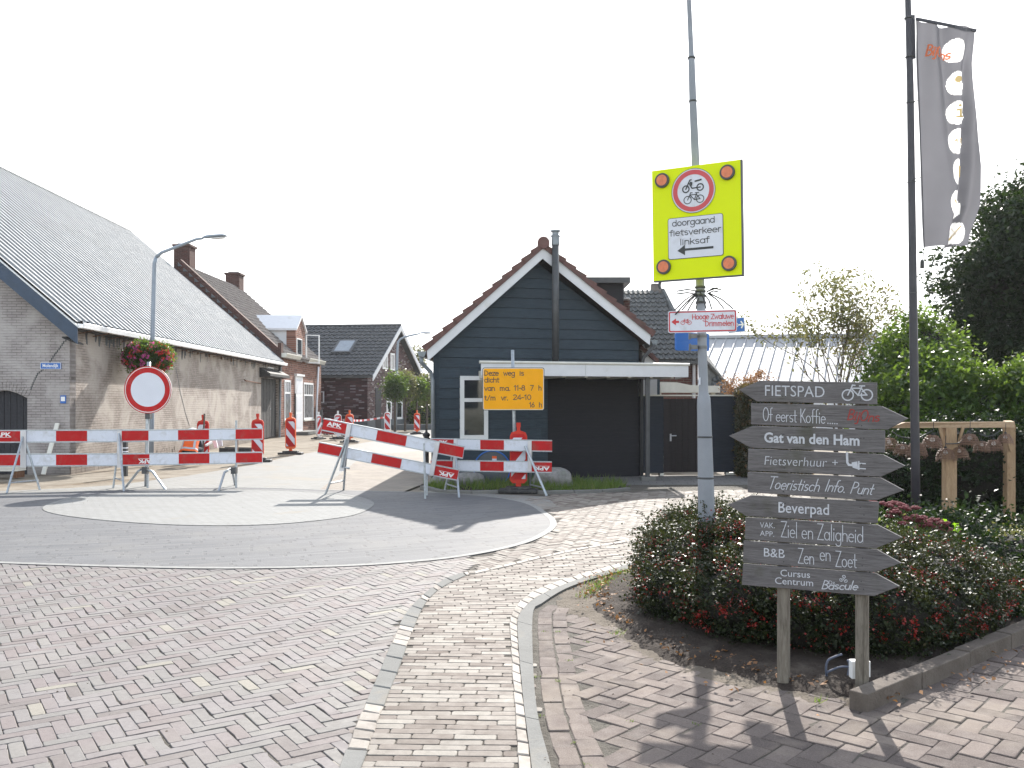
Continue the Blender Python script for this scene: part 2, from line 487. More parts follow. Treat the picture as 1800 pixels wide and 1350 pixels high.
def hull2(px):   # ground polygon from picture points
    return [(G(a, b).x, G(a, b).y) for a, b in px]
def smooth(pts, n=6, closed=False):
    out = []; m = len(pts)
    for i in range(m if closed else m - 1):
        p0 = pts[(i - 1) % m] if closed or i > 0 else pts[0]; p1 = pts[i]; p2 = pts[(i + 1) % m]; p3 = pts[(i + 2) % m] if closed or i + 2 < m else pts[-1]
        for k in range(n):
            t = k / n
            out.append(tuple(0.5 * ((2 * b) + (-a + c) * t + (2 * a - 5 * b + 4 * c - d) * t * t + (-a + 3 * b - 3 * c + d) * t ** 3) for a, b, c, d in zip(p0, p1, p2, p3)))
    if not closed: out.append(tuple(pts[-1]))
    return out
def inside(P, X, Y):
    X = np.asarray(X); Y = np.asarray(Y); c = np.zeros(X.shape, bool); n = len(P); j = n - 1
    for i in range(n):
        xi, yi = P[i]; xj, yj = P[j]
        if yi != yj:
            c ^= ((yi > Y) != (yj > Y)) & (X < (xj - xi) * (Y - yi) / (yj - yi) + xi)
        j = i
    return c
def sheet(name, pts, z, m, kind='structure', thick=0.0, parent=None):
    mb = MB()
    if thick: mb.prism([(x, y, z) for x, y in pts], (0, 0, -thick))
    else: mb.poly([(x, y, z) for x, y in pts])
    o = mb.build(name, m, parent, kind=kind if parent is None else None)
    if o.data.polygons[0].normal.z < 0: o.data.flip_normals()
    return o

# ---------------------------------------------------------------- ground materials
def groundmat(name, cols, scale, bmp=0.4, fine=80.0, rough=0.9, spot=None, speckle=None):
    m, t, p, o = newmat(name)
    co = coords(t)
    c = ramp(t, noise(t, co, scale, 9, 0.62, 0.3), cols)
    f = noise(t, co, fine, 6, 0.7)
    c = mixc(t, 0.8, c, ramp(t, f, [(0.3, 0.72), (0.65, 1.0)]), 'MULTIPLY')
    if spot:
        c = mixc(t, ramp(t, noise(t, co, spot[1], 8, 0.6, 0.8), [(spot[2], 0.0), (spot[3], 0.9)]), c, spot[0])
    if speckle:
        vo = node(t, "ShaderNodeTexVoronoi"); vo.inputs["Scale"].default_value = speckle[1]; t.links.new(co, vo.inputs["Vector"])
        c = mixc(t, ramp(t, vo.outputs["Distance"], [(speckle[2], 0.8), (speckle[2] + 0.1, 0.0)]), c, speckle[0])
    t.links.new(c, p.inputs["Base Color"]); p.inputs["Roughness"].default_value = rough; p.inputs["Specular IOR Level"].default_value = 0.2
    bump(t, p, mathn(t, 'ADD', f, mathn(t, 'MULTIPLY', noise(t, co, fine / 6, 4), 2.0)), bmp, 0.02)
    return m
M['sand'] = groundmat("sandy_earth", [(0.3, (0.158, 0.132, 0.102)), (0.5, (0.238, 0.205, 0.162)), (0.7, (0.290, 0.257, 0.211))], 1.3, spot=((0.132, 0.099, 0.066), 0.7, 0.52, 0.68))
M['earth'] = groundmat("distant_ground", [(0.3, (0.1, 0.11, 0.06)), (0.7, (0.2, 0.17, 0.11))], 0.2)
M['soil'] = groundmat("garden_soil", [(0.3, (0.023, 0.016, 0.012)), (0.55, (0.050, 0.038, 0.031)), (0.75, (0.118, 0.100, 0.082))], 3.0, bmp=0.8, fine=55, speckle=((0.009, 0.007, 0.005), 30.0, 0.12))
M['dust'] = groundmat("sand_dust", [(0.3, (0.121, 0.099, 0.076)), (0.7, (0.171, 0.143, 0.115))], 4.0, bmp=0.6, fine=70, speckle=((0.045, 0.030, 0.019), 26.0, 0.1))
M['joint'] = groundmat("joint_sand", [(0.3, (0.075, 0.065, 0.055)), (0.6, (0.13, 0.118, 0.1))], 2.5, bmp=0.7)
M['grout'] = groundmat("road_slab", [(0.3, (0.244, 0.238, 0.221)), (0.7, (0.284, 0.277, 0.261))], 0.8, bmp=0.15, spot=((0.238, 0.205, 0.158), 1.4, 0.58, 0.72))
M['kerb'] = groundmat("concrete", [(0.3, (0.162, 0.160, 0.151)), (0.7, (0.213, 0.210, 0.199))], 2.0, bmp=0.15, fine=120, spot=((0.224, 0.202, 0.168), 2.0, 0.6, 0.75))

# paved ring with concentric courses
CX, CY = -4.7, 13.2
def ringmat():
    m, t, p, o = newmat("grey_ring_paving")
    co = coords(t)
    s = node(t, "ShaderNodeSeparateXYZ"); t.links.new(co, s.inputs[0])
    dx = mathn(t, 'SUBTRACT', s.outputs[0], CX); dy = mathn(t, 'SUBTRACT', s.outputs[1], CY)
    r = mathn(t, 'SQRT', mathn(t, 'ADD', mathn(t, 'MULTIPLY', dx, dx), mathn(t, 'MULTIPLY', dy, dy)))
    a = mathn(t, 'ARCTAN2', dx, dy)
    cb = node(t, "ShaderNodeCombineXYZ"); wn = node(t, "ShaderNodeTexWhiteNoise", noise_dimensions='1D'); t.links.new(mathn(t, 'FLOOR', mathn(t, 'DIVIDE', r, 0.08)), wn.inputs["W"])
    t.links.new(mathn(t, 'ADD', mathn(t, 'MULTIPLY', a, 4.37), mathn(t, 'MULTIPLY', wn.outputs["Value"], 3.0)), cb.inputs[0]); t.links.new(r, cb.inputs[1])
    b = bricknode(t, cb.outputs[0], 0.16, 0.08, 0.005, (0.1, 0.102, 0.108), (0.135, 0.136, 0.142), (0.085, 0.085, 0.087))
    c = b.outputs["Color"]
    # lighter courses every few rows
    st = mathn(t, 'FRACT', mathn(t, 'MULTIPLY', r, 2.5))
    c = mixc(t, ramp(t, st, [(0.0, 0.0), (0.80, 0.0), (0.86, 0.13), (0.96, 0.13), (1.0, 0.0)]), c, (0.2, 0.2, 0.2))
    c = mixc(t, ramp(t, noise(t, co, 0.9, 9, 0.7, 1.0), [(0.56, 0.0), (0.7, 0.4)]), c, (0.08, 0.08, 0.082))
    c = mixc(t, ramp(t, noise(t, co, 1.2, 8, 0.65), [(0.48, 0.0), (0.75, 0.7)]), c, (0.165, 0.16, 0.152))
    c = mixc(t, 0.6, c, ramp(t, noise(t, co, 40, 5, 0.7), [(0.3, 0.72), (0.7, 1.0)]), 'MULTIPLY')
    t.links.new(c, p.inputs["Base Color"]); p.inputs["Roughness"].default_value = 0.75; p.inputs["Specular IOR Level"].default_value = 0.3
    bump(t, p, mathn(t, 'ADD', mathn(t, 'MULTIPLY', b.outputs["Fac"], -1.0), noise(t, co, 60, 4)), 0.5, 0.006)
    return m
M['ring'] = ringmat()
def pavemat(name, c1, c2, mo, bw, bh, ms=0.006, rot=0.0, spot=None):
    m, t, p, o = newmat(name)
    co = coords(t)
    mp = node(t, "ShaderNodeMapping"); mp.inputs["Rotation"].default_value = (0, 0, rot); t.links.new(co, mp.inputs["Vector"])
    b = bricknode(t, mp.outputs[0], bw, bh, ms, c1, c2, mo)
    c = mixc(t, 0.6, b.outputs["Color"], ramp(t, noise(t, co, 25, 6, 0.7), [(0.3, 0.8), (0.7, 1.0)]), 'MULTIPLY')
    if spot: c = mixc(t, ramp(t, noise(t, co, spot[1], 8, 0.65, 0.5), [(spot[2], 0.0), (spot[3], 0.85)]), c, spot[0])
    t.links.new(c, p.inputs["Base Color"]); p.inputs["Roughness"].default_value = 0.8; p.inputs["Specular IOR Level"].default_value = 0.3
    bump(t, p, mathn(t, 'ADD', mathn(t, 'MULTIPLY', b.outputs["Fac"], -1.0), noise(t, co, 60, 4)), 0.5, 0.006)
    return m
M['inner'] = pavemat("white_disc_paving", (0.216, 0.216, 0.208), (0.242, 0.242, 0.234), (0.154, 0.149, 0.139), 0.2, 0.1, rot=0.3, spot=((0.206, 0.180, 0.139), 1.0, 0.6, 0.72))
M['roadpave'] = pavemat("road_paving", (0.209, 0.206, 0.194), (0.244, 0.241, 0.230), (0.157, 0.145, 0.128), 0.2, 0.1, rot=0.2, spot=((0.226, 0.197, 0.157), 0.6, 0.52, 0.7))
M['tanpave'] = pavemat("tan_brick_paving", (0.198, 0.165, 0.139), (0.264, 0.231, 0.198), (0.119, 0.099, 0.079), 0.2, 0.07, rot=0.5, spot=((0.264, 0.231, 0.178), 0.8, 0.5, 0.7))
M['slabpave'] = pavemat("shed_path_paving", (0.158, 0.152, 0.145), (0.198, 0.185, 0.178), (0.079, 0.073, 0.066), 0.3, 0.3, rot=0.1)
M['brick'] = tintmat("street_clinker", [(0.0, (0.143, 0.126, 0.118)), (0.2, (0.184, 0.155, 0.149)), (0.5, (0.200, 0.180, 0.177)), (0.75, (0.182, 0.171, 0.161)), (0.92, (0.210, 0.195, 0.181)), (1.0, (0.245, 0.225, 0.189))], rough=0.7, spec=0.25, patch=((0.205, 0.193, 0.174), 1.5, 0.5, 0.72, 0.45))
M['gbrick'] = tintmat("pale_gutter_clinker", [(0.0, (0.134, 0.107, 0.091)), (0.4, (0.204, 0.174, 0.152)), (0.75, (0.247, 0.220, 0.193)), (1.0, (0.289, 0.263, 0.231))], rough=0.75, spec=0.2, patch=((0.225, 0.204, 0.176), 2.0, 0.5, 0.7, 0.4))
M['paver'] = tintmat("concrete_paver", [(0.0, (0.108, 0.086, 0.079)), (0.5, (0.159, 0.129, 0.117)), (1.0, (0.203, 0.164, 0.145))], rough=0.85, spec=0.2, grain=0.22, gscale=110, bmp=0.6, bscale=150, patch=((0.224, 0.186, 0.151), 1.6, 0.5, 0.66, 0.65), speck=(0.338, 0.296, 0.252))
M['cube'] = tintmat("cream_stone_setts", [(0.0, (0.218, 0.191, 0.165)), (0.6, (0.297, 0.264, 0.231)), (1.0, (0.363, 0.323, 0.284))], rough=0.75)

# ---------------------------------------------------------------- ground sheets
mb = MB(); mb.poly([(-900, -60, -0.06), (900, -60, -0.06), (900, 1500, -0.06), (-900, 1500, -0.06)]); mb.build("ground", M['earth'], kind='structure')
sheet("sandy_verge", [(-60, 1), (60, 1), (60, 90), (-60, 90)], -0.030, M['sand'])
sheet("joint_bed", [(-9, 1.5), (6, 1.5), (6, 9.5), (8, 20), (-1, 20), (-1.5, 11), (-9, 11)], -0.007, M['joint'])
road = hull2([(-700, 900), (-100, 868), (0, 863), (120, 858), (210, 852), (330, 836), (440, 818), (520, 800), (580, 790), (640, 778), (700, 770), (740, 764), (790, 764), (770, 790), (640, 800), (560, 862), (700, 868), (760, 862), (860, 868), (960, 873), (980, 890), (700, 960), (-300, 980)])
sheet("road", road, 0.0, M['roadpave'])
sheet("far_road", hull2([(700, 770), (745, 748), (765, 730), (775, 726), (800, 726), (800, 764)]), -0.004, M['grout'])
sheet("tan_brick_path", hull2([(560, 862), (640, 800), (770, 790), (770, 852), (745, 850), (700, 868)]), 0.0, M['tanpave'])
sheet("shed_path", hull2([(1085, 852), (1330, 852), (1330, 858), (1700, 870), (1700, 836), (1000, 836), (1000, 846)]), -0.002, M['slabpave'])
outer_px = [(0, 991), (190, 997), (380, 1000.5), (560, 998), (700, 991), (821, 978), (923, 956), (972, 932), (977, 915), (959, 900), (937, 887), (900, 878), (850, 872), (760, 866), (600, 862), (430, 857), (230, 861), (60, 868), (-150, 880), (-400, 900), (-600, 930), (-400, 965), (-200, 982)]
outer = smooth(hull2(outer_px), 5, True)
inner_px = [(75, 893), (105, 906), (210, 918), (333, 924.5), (450, 924), (540, 918), (620, 907), (655, 891), (652, 881), (620, 872), (565, 866), (480, 862), (380, 861), (280, 864), (190, 869), (120, 877)]
inner = smooth(hull2(inner_px), 5, True)
ring = thing("plaza", (CX, CY, 0), None, None, kind='structure')
sheet("grey_ring", outer, 0.004, M['ring'], parent=ring, thick=0.03)
sheet("white_disc", inner, 0.009, M['inner'], parent=ring, thick=0.01)
M['rimm'] = mat('rim_paving', (0.2, 0.198, 0.19), .8, var=.15, scale=12, bmp=.3)
# the pale rim courses
def band(mb, curve, w, z, closed=True):
    n = len(curve); vs = []
    for i in range(n):
        a = Vector(curve[(i - 1) % n if closed else max(i - 1, 0)]); b = Vector(curve[(i + 1) % n if closed else min(i + 1, n - 1)]); d = (b - a).normalized(); p = Vector(curve[i]); q = p + Vector((-d.y, d.x)) * w
        vs += [(p.x, p.y, z), (q.x, q.y, z)]
    for i in range(n if closed else n - 1):
        j = (i + 1) % n
        mb.add([vs[2 * i], vs[2 * i + 1], vs[2 * j + 1], vs[2 * j]], [(0, 1, 2, 3)])
def area(P): return sum(P[i - 1][0] * P[i][1] - P[i][0] * P[i - 1][1] for i in range(len(P)))
mb = MB(); band(mb, outer if area(outer) > 0 else outer[::-1], 0.085, 0.007); mb.build("rim_course", M['rimm'], ring)
mb = MB(); band(mb, inner if area(inner) > 0 else inner[::-1], 0.09, 0.012); mb.build("rim_course", M['inner'], ring)

# ---------------------------------------------------------------- clinkers
def brick_variant(L, Wd, H, ch, jit, seed, soft=True):
    r = random.Random(seed)
    j = lambda a: r.uniform(-a, a)
    hx, hy = L / 2, Wd / 2; vs = []; fs = []
    c = min(0.008, Wd * .12)
    out = [(-hx + c, -hy), (hx - c, -hy), (hx, -hy + c), (hx, hy - c), (hx - c, hy), (-hx + c, hy), (-hx, hy - c), (-hx, -hy + c)]
    if r.random() < .3:      # chipped long edge
        out.insert(1, (r.uniform(-hx * .5, hx * .5), -hy + r.uniform(.004, .010)))
    out = [(x + j(jit), y + j(jit)) for x, y in out]
    n = len(out)
    tz = [j(.0012) for _ in out]
    for x, y in out: vs.append((x, y, -H))
    for (x, y), z in zip(out, tz): vs.append((x, y, -ch + z))
    for (x, y), z in zip(out, tz): vs.append((x * (1 - 2.2 * ch / L), y * (1 - 2.2 * ch / Wd), z * .5))
    for lv in range(2):
        for i in range(n):
            k = (i + 1) % n
            fs.append((lv * n + i, lv * n + k, (lv + 1) * n + k, (lv + 1) * n + i))
    fs.append(tuple(2 * n + i for i in range(n)))
    return vs, fs
def make_variants(L, Wd, H, ch, jit, m, tints, nm, n=24):
    res = []
    for i in range(n):
        mb = MB(); mb.tint = tints(i, n); mb.add(*brick_variant(L, Wd, H, ch, jit, i * 7 + int(L * 1000)))
        me = bpy.data.meshes.new(nm); me.from_pydata(mb.v, [], mb.f); me.materials.append(m)
        at = me.attributes.new("tint", 'FLOAT', 'FACE'); at.data.foreach_set("value", mb.t)
        me.polygons.foreach_set("use_smooth", [k // 1 < 0 for k in range(len(me.polygons))])
        res.append((me, mb))
    return res
def lay(parent, name, rest, variants, places, m, limit=300, jz=.0022, jr=.012, jt=.008, seed=3, z0=-.001):
    """places: (x, y, angle). the nearest `limit` in view become objects, the others one mesh"""
    r = random.Random(seed)
    def size(p):
        x, y, a = p
        if y < 3.9: return 0
        px = 900 + x / y * F; py = HZ + EYE / y * F
        if px < -10 or px > 1810 or py > 1358: return 0
        return 1 / y ** 2.5
    places = sorted(places, key=size, reverse=True)
    mb = MB(); k = 0; col = COL
    for p in places:
        s = size(p)
        if s == 0 and (p[1] > 4.6 and abs(p[0]) > .75 * p[1]): continue
        me, vm = variants[r.randrange(len(variants))]
        x, y, a = p
        loc = V(x + r.uniform(-.002, .002), y + r.uniform(-.002, .002), z0 + r.uniform(-jz, jz))
        eul = (r.uniform(-jt, jt), r.uniform(-jt, jt), a + r.uniform(-jr, jr) + (math.pi if r.random() < .5 else 0))
        if k < limit and s > 0:
            o = bpy.data.objects.new(name, me); col.objects.link(o); o.parent = parent
            o.location = loc; o.rotation_euler = eul; k += 1
        else:
            R3 = Matrix.Rotation(eul[2], 3, 'Z') @ Matrix.Rotation(eul[1], 3, 'Y') @ Matrix.Rotation(eul[0], 3, 'X')
            A = np.array(R3); B = np.array(vm.v) @ A.T + np.array(loc)
            mb.tint = vm.t[0]; mb.add(B.tolist(), vm.f)
    if mb.v: mb.build(rest, m, parent, tint=True, kind='stuff')
def herring(L, Wd, ang, box, poly, off=(0, 0)):
    """herringbone of L x Wd bricks (L = n*Wd) turned by ang, centres inside poly"""
    n = int(round(L / Wd)); c, s = math.cos(ang), math.sin(ang); res = []
    x0, x1, y0, y1 = box; ccx, ccy = (x0 + x1) / 2, (y0 + y1) / 2; rad = math.hypot(x1 - x0, y1 - y0) / 2 + L
    N = int(rad / Wd) + 2; per = 2 * n
    C = []; A = []
    for j in range(-N, N + 1):
        for i in range(-N, N + 1):
            k = (i - j) % per
            if k == 0:      # horizontal brick starting at cell (i,j)
                C.append(((i + n / 2) * Wd, (j + .5) * Wd)); A.append(ang)
            elif k == n + 0:  # vertical brick whose top is cell (i,j+?)
                pass
            if (i - j) % per == per - 1:
                # vertical brick starting (lowest cell) at (i,j) going up
                C.append(((i + .5) * Wd, (j + n / 2) * Wd)); A.append(ang + math.pi / 2)
    P = np.array(C); X = ccx + P[:, 0] * c - P[:, 1] * s + off[0]; Y = ccy + P[:, 0] * s + P[:, 1] * c + off[1]
    ok = inside(poly, X, Y)
    return [(X[i], Y[i], A[i]) for i in np.nonzero(ok)[0]]
# ---------------------------------------------------------------- paving layout
EO = [(570, 1420), (598, 1346), (620, 1285), (651, 1217), (669, 1176), (694, 1114), (716, 1074), (749, 1041), (785, 1016), (821, 1005)]
EI = [(606, 1420), (638, 1346), (654, 1299), (680, 1230), (705, 1168), (727, 1107), (745, 1067), (763, 1044), (792, 1025), (825, 1010)]
CL = [(914, 1420), (910, 1346), (903, 1223), (896, 1114), (899, 1078), (923, 1049), (956, 1031), (1014, 1012), (1104, 987), (1190, 965)]
CR = [(940, 1420), (934, 1346), (919, 1223), (910, 1114), (912, 1085), (930, 1062), (960, 1043), (1020, 1019), (1107, 993), (1195, 970)]
BR = [(980, 1420), (967, 1346), (945, 1259), (937, 1168), (937, 1078), (952, 1063), (992, 1038), (1040, 1020), (1112, 1000), (1200, 977)]
gEO, gEI, gCL, gCR, gBR = [smooth(hull2(a), 6) for a in (EO, EI, CL, CR, BR)]
UP = [(832, 1005), (880, 995), (959, 976), (1040, 960), (1122, 947), (1250, 925)]
gUP = smooth(hull2(UP), 4)

street = thing("brick_street", (0, 0, 0), None, None, kind='structure')
tb = lambda i, n: min(1.0, max(0.0, (i / (n - 1)) if i < n - 2 else 1.0))
vb = make_variants(.2075, .0672, .05, .0025, .0022, M['brick'], lambda i, n: (0.05 + 0.85 * i / (n - 1)) if i < n - 1 else 1.0, "brick", 32)
Lout = hull2([(-800, 1420), (-800, 975), (-200, 985)] + [(a, b - 3) for a, b in [(0, 991), (190, 997), (380, 1000.5), (560, 998), (700, 991), (821, 978)]] + [(835, 990), (828, 1003)])
polyH = Lout + [(x + .05, y) for x, y in gEO[::-1]]
places = herring(.21, .07, R(34), (-6, 0, 3.4, 9), polyH)
lay(street, "brick", "small_bricks", vb, places, M['brick'], 300, jz=.002, jt=.006)
# brick field right of the ring, up to the shed
polyU = hull2([(828, 985), (880, 968), (926, 957), (972, 936), (982, 915), (965, 900), (945, 888), (925, 878), (985, 868), (1330, 860), (1420, 866), (1420, 905), (1250, 925), (1122, 947), (1040, 960), (959, 976), (880, 995), (832, 1004)])
vu = make_variants(.207, .067, .05, .0025, .002, M['gbrick'], lambda i, n: i / (n - 1), "brick")
mbu = MB()
def simple_field(mb, pl, L, Wd, seed, zj=.003):
    r = random.Random(seed)
    for x, y, a in pl:
        if abs(x) > .62 * y: continue
        mb.tint = r.random(); z = r.uniform(-zj, zj); c, s = math.cos(a + r.uniform(-.02, .02)), math.sin(a)
        hx, hy = L / 2 - r.uniform(0, .004), Wd / 2 - r.uniform(0, .003); b = len(mb.v)
        pts = [(x + c * u - s * v, y + s * u + c * v) for u, v in ((-hx, -hy), (hx, -hy), (hx, hy), (-hx, hy))]
        tl = [z + r.uniform(-.0015, .0015) for _ in range(4)]
        mb.add([(p[0], p[1], -.03) for p in pts] + [(p[0], p[1], q) for p, q in zip(pts, tl)], [(0, 1, 5, 4), (1, 2, 6, 5), (2, 3, 7, 6), (3, 0, 4, 7), (4, 5, 6, 7)])
plc = herring(.21, .07, R(34), (-1, 6, 8.3, 18), polyU)
near = sorted(plc, key=lambda p: p[1])
lay(street, "brick", "pale_bricks", vu, near[:60], M['gbrick'], 60)
simple_field(mbu, near[60:], .206, .0665, 5)
mbu.build("distant_bricks", M['gbrick'], street, tint=True, kind='stuff')

# gutter lane: running bond rows
gut = thing("gutter_lane", (0, 0, 0), None, None, kind='structure')
polyG = [(x - .07, y) for x, y in gEI] + gUP + [(gCL[-1][0], gCL[-1][1])] + [(x + .06, y - .03) for x, y in gCL[::-1]]
r = random.Random(11); pg = []
yy = 3.55; row = 0
while yy < 13:
    # rows swing with the lane
    a = R(-2) if yy < 6.2 else R(-2) + min(1, (yy - 6.2) / 3) * R(14)
    xx = -1.6 + (row % 3) * .067 + r.uniform(-.02, .02)
    while xx < 4:
        pg.append((xx, yy + math.tan(a) * (xx + .3) * .8, a)); xx += .206
    yy += .0665; row += 1
X = np.array([p[0] for p in pg]); Y = np.array([p[1] for p in pg]); ok = inside(polyG, X, Y)
pg = [p for p, k in zip(pg, ok) if k]
vg = make_variants(.201, .0638, .05, .0025, .0025, M['gbrick'], lambda i, n: i / (n - 1), "gutter_brick")
lay(gut, "gutter_brick", "small_gutter_bricks", vg, pg, M['gbrick'], 300)

# edging stones: alternate groups of long concrete blocks and cream setts
def along(curveA, curveB, s0, s1):
    """quad between two parallel curves from parameter s0 to s1 (0..1 of their length)"""
    def at(cv, s):
        d = [0]
        for a, b in zip(cv, cv[1:]): d.append(d[-1] + math.hypot(b[0] - a[0], b[1] - a[1]))
        t = s * d[-1]
        for i in range(len(cv) - 1):
            if t <= d[i + 1] or i == len(cv) - 2:
                k = (t - d[i]) / max(1e-9, d[i + 1] - d[i]); return (cv[i][0] + (cv[i + 1][0] - cv[i][0]) * k, cv[i][1] + (cv[i + 1][1] - cv[i][1]) * k)
    a0, a1, b0, b1 = at(curveA, s0), at(curveA, s1), at(curveB, s0), at(curveB, s1)
    return [a0, b0, b1, a1]
def length(cv): return sum(math.hypot(b[0] - a[0], b[1] - a[1]) for a, b in zip(cv, cv[1:]))
def stone(parent, name, quad, z, H, m, jit, rr, gap=.006, tint=None, bev=.006):
    c = (sum(p[0] for p in quad) / 4, sum(p[1] for p in quad) / 4)
    q = [(p[0] + (c[0] - p[0]) * gap / max(.02, math.hypot(p[0] - c[0], p[1] - c[1])) * 1.2 + rr.uniform(-jit, jit), p[1] + (c[1] - p[1]) * gap / max(.02, math.hypot(p[0] - c[0], p[1] - c[1])) * 1.2 + rr.uniform(-jit, jit)) for p in quad]
    mb = MB(); mb.tint = rr.random() if tint is None else tint
    ins = [(p[0] + (c[0] - p[0]) * bev / max(.02, math.hypot(p[0] - c[0], p[1] - c[1])) * 1.4, p[1] + (c[1] - p[1]) * bev / max(.02, math.hypot(p[0] - c[0], p[1] - c[1])) * 1.4) for p in q]
    tz = [z + rr.uniform(-jit, jit) * .5 for _ in range(4)]
    vs = [(x, y, z - H) for x, y in q] + [(x, y, t - bev * .8) for (x, y), t in zip(q, tz)] + [(x, y, t) for (x, y), t in zip(ins, tz)]
    fs = [(0, 1, 5, 4), (1, 2, 6, 5), (2, 3, 7, 6), (3, 0, 4, 7), (4, 5, 9, 8), (5, 6, 10, 9), (6, 7, 11, 10), (7, 4, 8, 11), (8, 9, 10, 11)]
    mb.add(vs, fs)
    return mb.build(name, m, parent, tint=True)
edge = thing("street_edging", (0, 0, 0), None, None, kind='structure')
TL = length(gEO); s = 0.0; r = random.Random(4); seq = 'LLsssssLLLLssssLLLsLs'; k = 0
while s < 1.0:
    ch = seq[k % len(seq)]; L = (.3 if ch == 'L' else .125) / TL
    e = min(1.0, s + L)
    stone(edge, "concrete_block" if ch == 'L' else "sett", along(gEO, gEI, s, e), .008, .06, M['kerb'] if ch == 'L' else M['cube'], .001 if ch == 'L' else .005, r)
    s = e; k += 1
edge2 = thing("lane_edging", (0, 0, 0), None, None, kind='structure')
TL = length(gCL); s = 0.0
while s < 1.0:
    e = min(1.0, s + r.uniform(.15, .2) / TL)
    stone(edge2, "sett", along(gCL, gCR, s, e), .008, .06, M['cube'], .003, r)
    s = e
TL = length(gCR); s = 0.0
while s < 1.0:
    e = min(1.0, s + 1.0 / TL)
    n = 8
    A = [along(gCR, gBR, s + (e - s) * i / n, min(1, s + (e - s) * (i + 1) / n)) for i in range(n)]
    mb = MB()
    g = .004 / TL
    L1 = [q[0] for q in A] + [A[-1][3]]; L2 = [q[1] for q in A] + [A[-1][2]]
    # open the joint between stones
    def sh(a, b, d):
        v = Vector(b) - Vector(a); v = v.normalized() * d; return (a[0] + v.x, a[1] + v.y)
    L1[0] = sh(L1[0], L1[1], .004); L2[0] = sh(L2[0], L2[1], .004); L1[-1] = sh(L1[-1], L1[-2], .004); L2[-1] = sh(L2[-1], L2[-2], .004)
    mb.prism([(x, y, .012) for x, y in L1] + [(x, y, .012) for x, y in L2[::-1]], (0, 0, -.08))
    mb.build("kerb_stone", M['kerb'], edge2)
    s = e
# second narrow line of stones that leads off toward the shed
TLu = length(gUP); gUP2 = [(x + .02, y - .10) for x, y in gUP]
s = 0
while s < 1:
    e = min(1, s + .21 / TLu); stone(edge, "sett", along(gUP, gUP2, s, e), .006, .06, M['cube'], .003, r); s = e

# pavement on the near right
pav = thing("pavement", (0, 0, 0), None, None, kind='structure')
bedline = [(1104, 996), (1085, 1008), (1050, 1022), (1035, 1050), (1060, 1090), (1110, 1128), (1180, 1165), (1240, 1180), (1310, 1197), (1377, 1212), (1440, 1226), (1530, 1236), (1600, 1203), (1700, 1167), (1800, 1128), (1900, 1090)]
gbed = smooth(hull2(bedline), 4)
polyP = gBR[::-1] + [(6, 3.55)]
polyP = [(x, y) for x, y in gBR] + hull2([(1300, 960), (2300, 960), (2300, 1420)])
col1 = [];
bx = [(x, y) for x, y in gBR]
def offset(cv, d):
    out = []
    for i, p in enumerate(cv):
        a = Vector(cv[max(i - 1, 0)]); b = Vector(cv[min(i + 1, len(cv) - 1)]); t = (b - a).normalized(); out.append((p[0] + t.y * d, p[1] - t.x * d))
    return out
o1, o2, o3 = offset(bx, .035), offset(bx, .145), offset(bx, .255)
for A, B, st in ((o1, o2, 0), (o2, o3, .09)):
    T = length(A); s = st / T
    while s < .55:
        e = s + .213 / T
        q = along(A, B, s, e); c = (sum(p[0] for p in q) / 4, sum(p[1] for p in q) / 4)
        col1.append((c[0], c[1], math.atan2(q[3][1] - q[0][1], q[3][0] - q[0][0]))); s = e
polyP2 = [(x, y) for x, y in offset(bx, .265)][: int(len(bx) * .8)] + hull2([(1250, 1000), (2300, 1000), (2300, 1420)])
pp = herring(.214, .107, R(-42), (-.2, 4.5, 3.4, 9), polyP2)
X = np.array([p[0] for p in pp]); Y = np.array([p[1] for p in pp])
bedpoly = gbed + hull2([(2600, 1020), (2600, 960), (1250, 940), (1110, 960)])
# keep pavers that are not buried under the bed
shr = [(x, y + .22) for x, y in gbed] + hull2([(2600, 1000), (2600, 960), (1250, 940), (1110, 960)])
ok = ~inside(shr, X, Y)
pp = [p for p, k in zip(pp, ok) if k]
vp = make_variants(.2105, .1035, .05, .0035, .0018, M['paver'], lambda i, n: i / (n - 1), "paver")
lay(pav, "paver", "small_pavers", vp, col1 + pp, M['paver'], 300, jz=.004, jr=.015, jt=.014, z0=-.002)
sheet("paver_bed", hull2([(950, 1420), (940, 1100), (1000, 1040), (1104, 1000), (2600, 1000), (2600, 1420)]), -.0125, M['joint'])

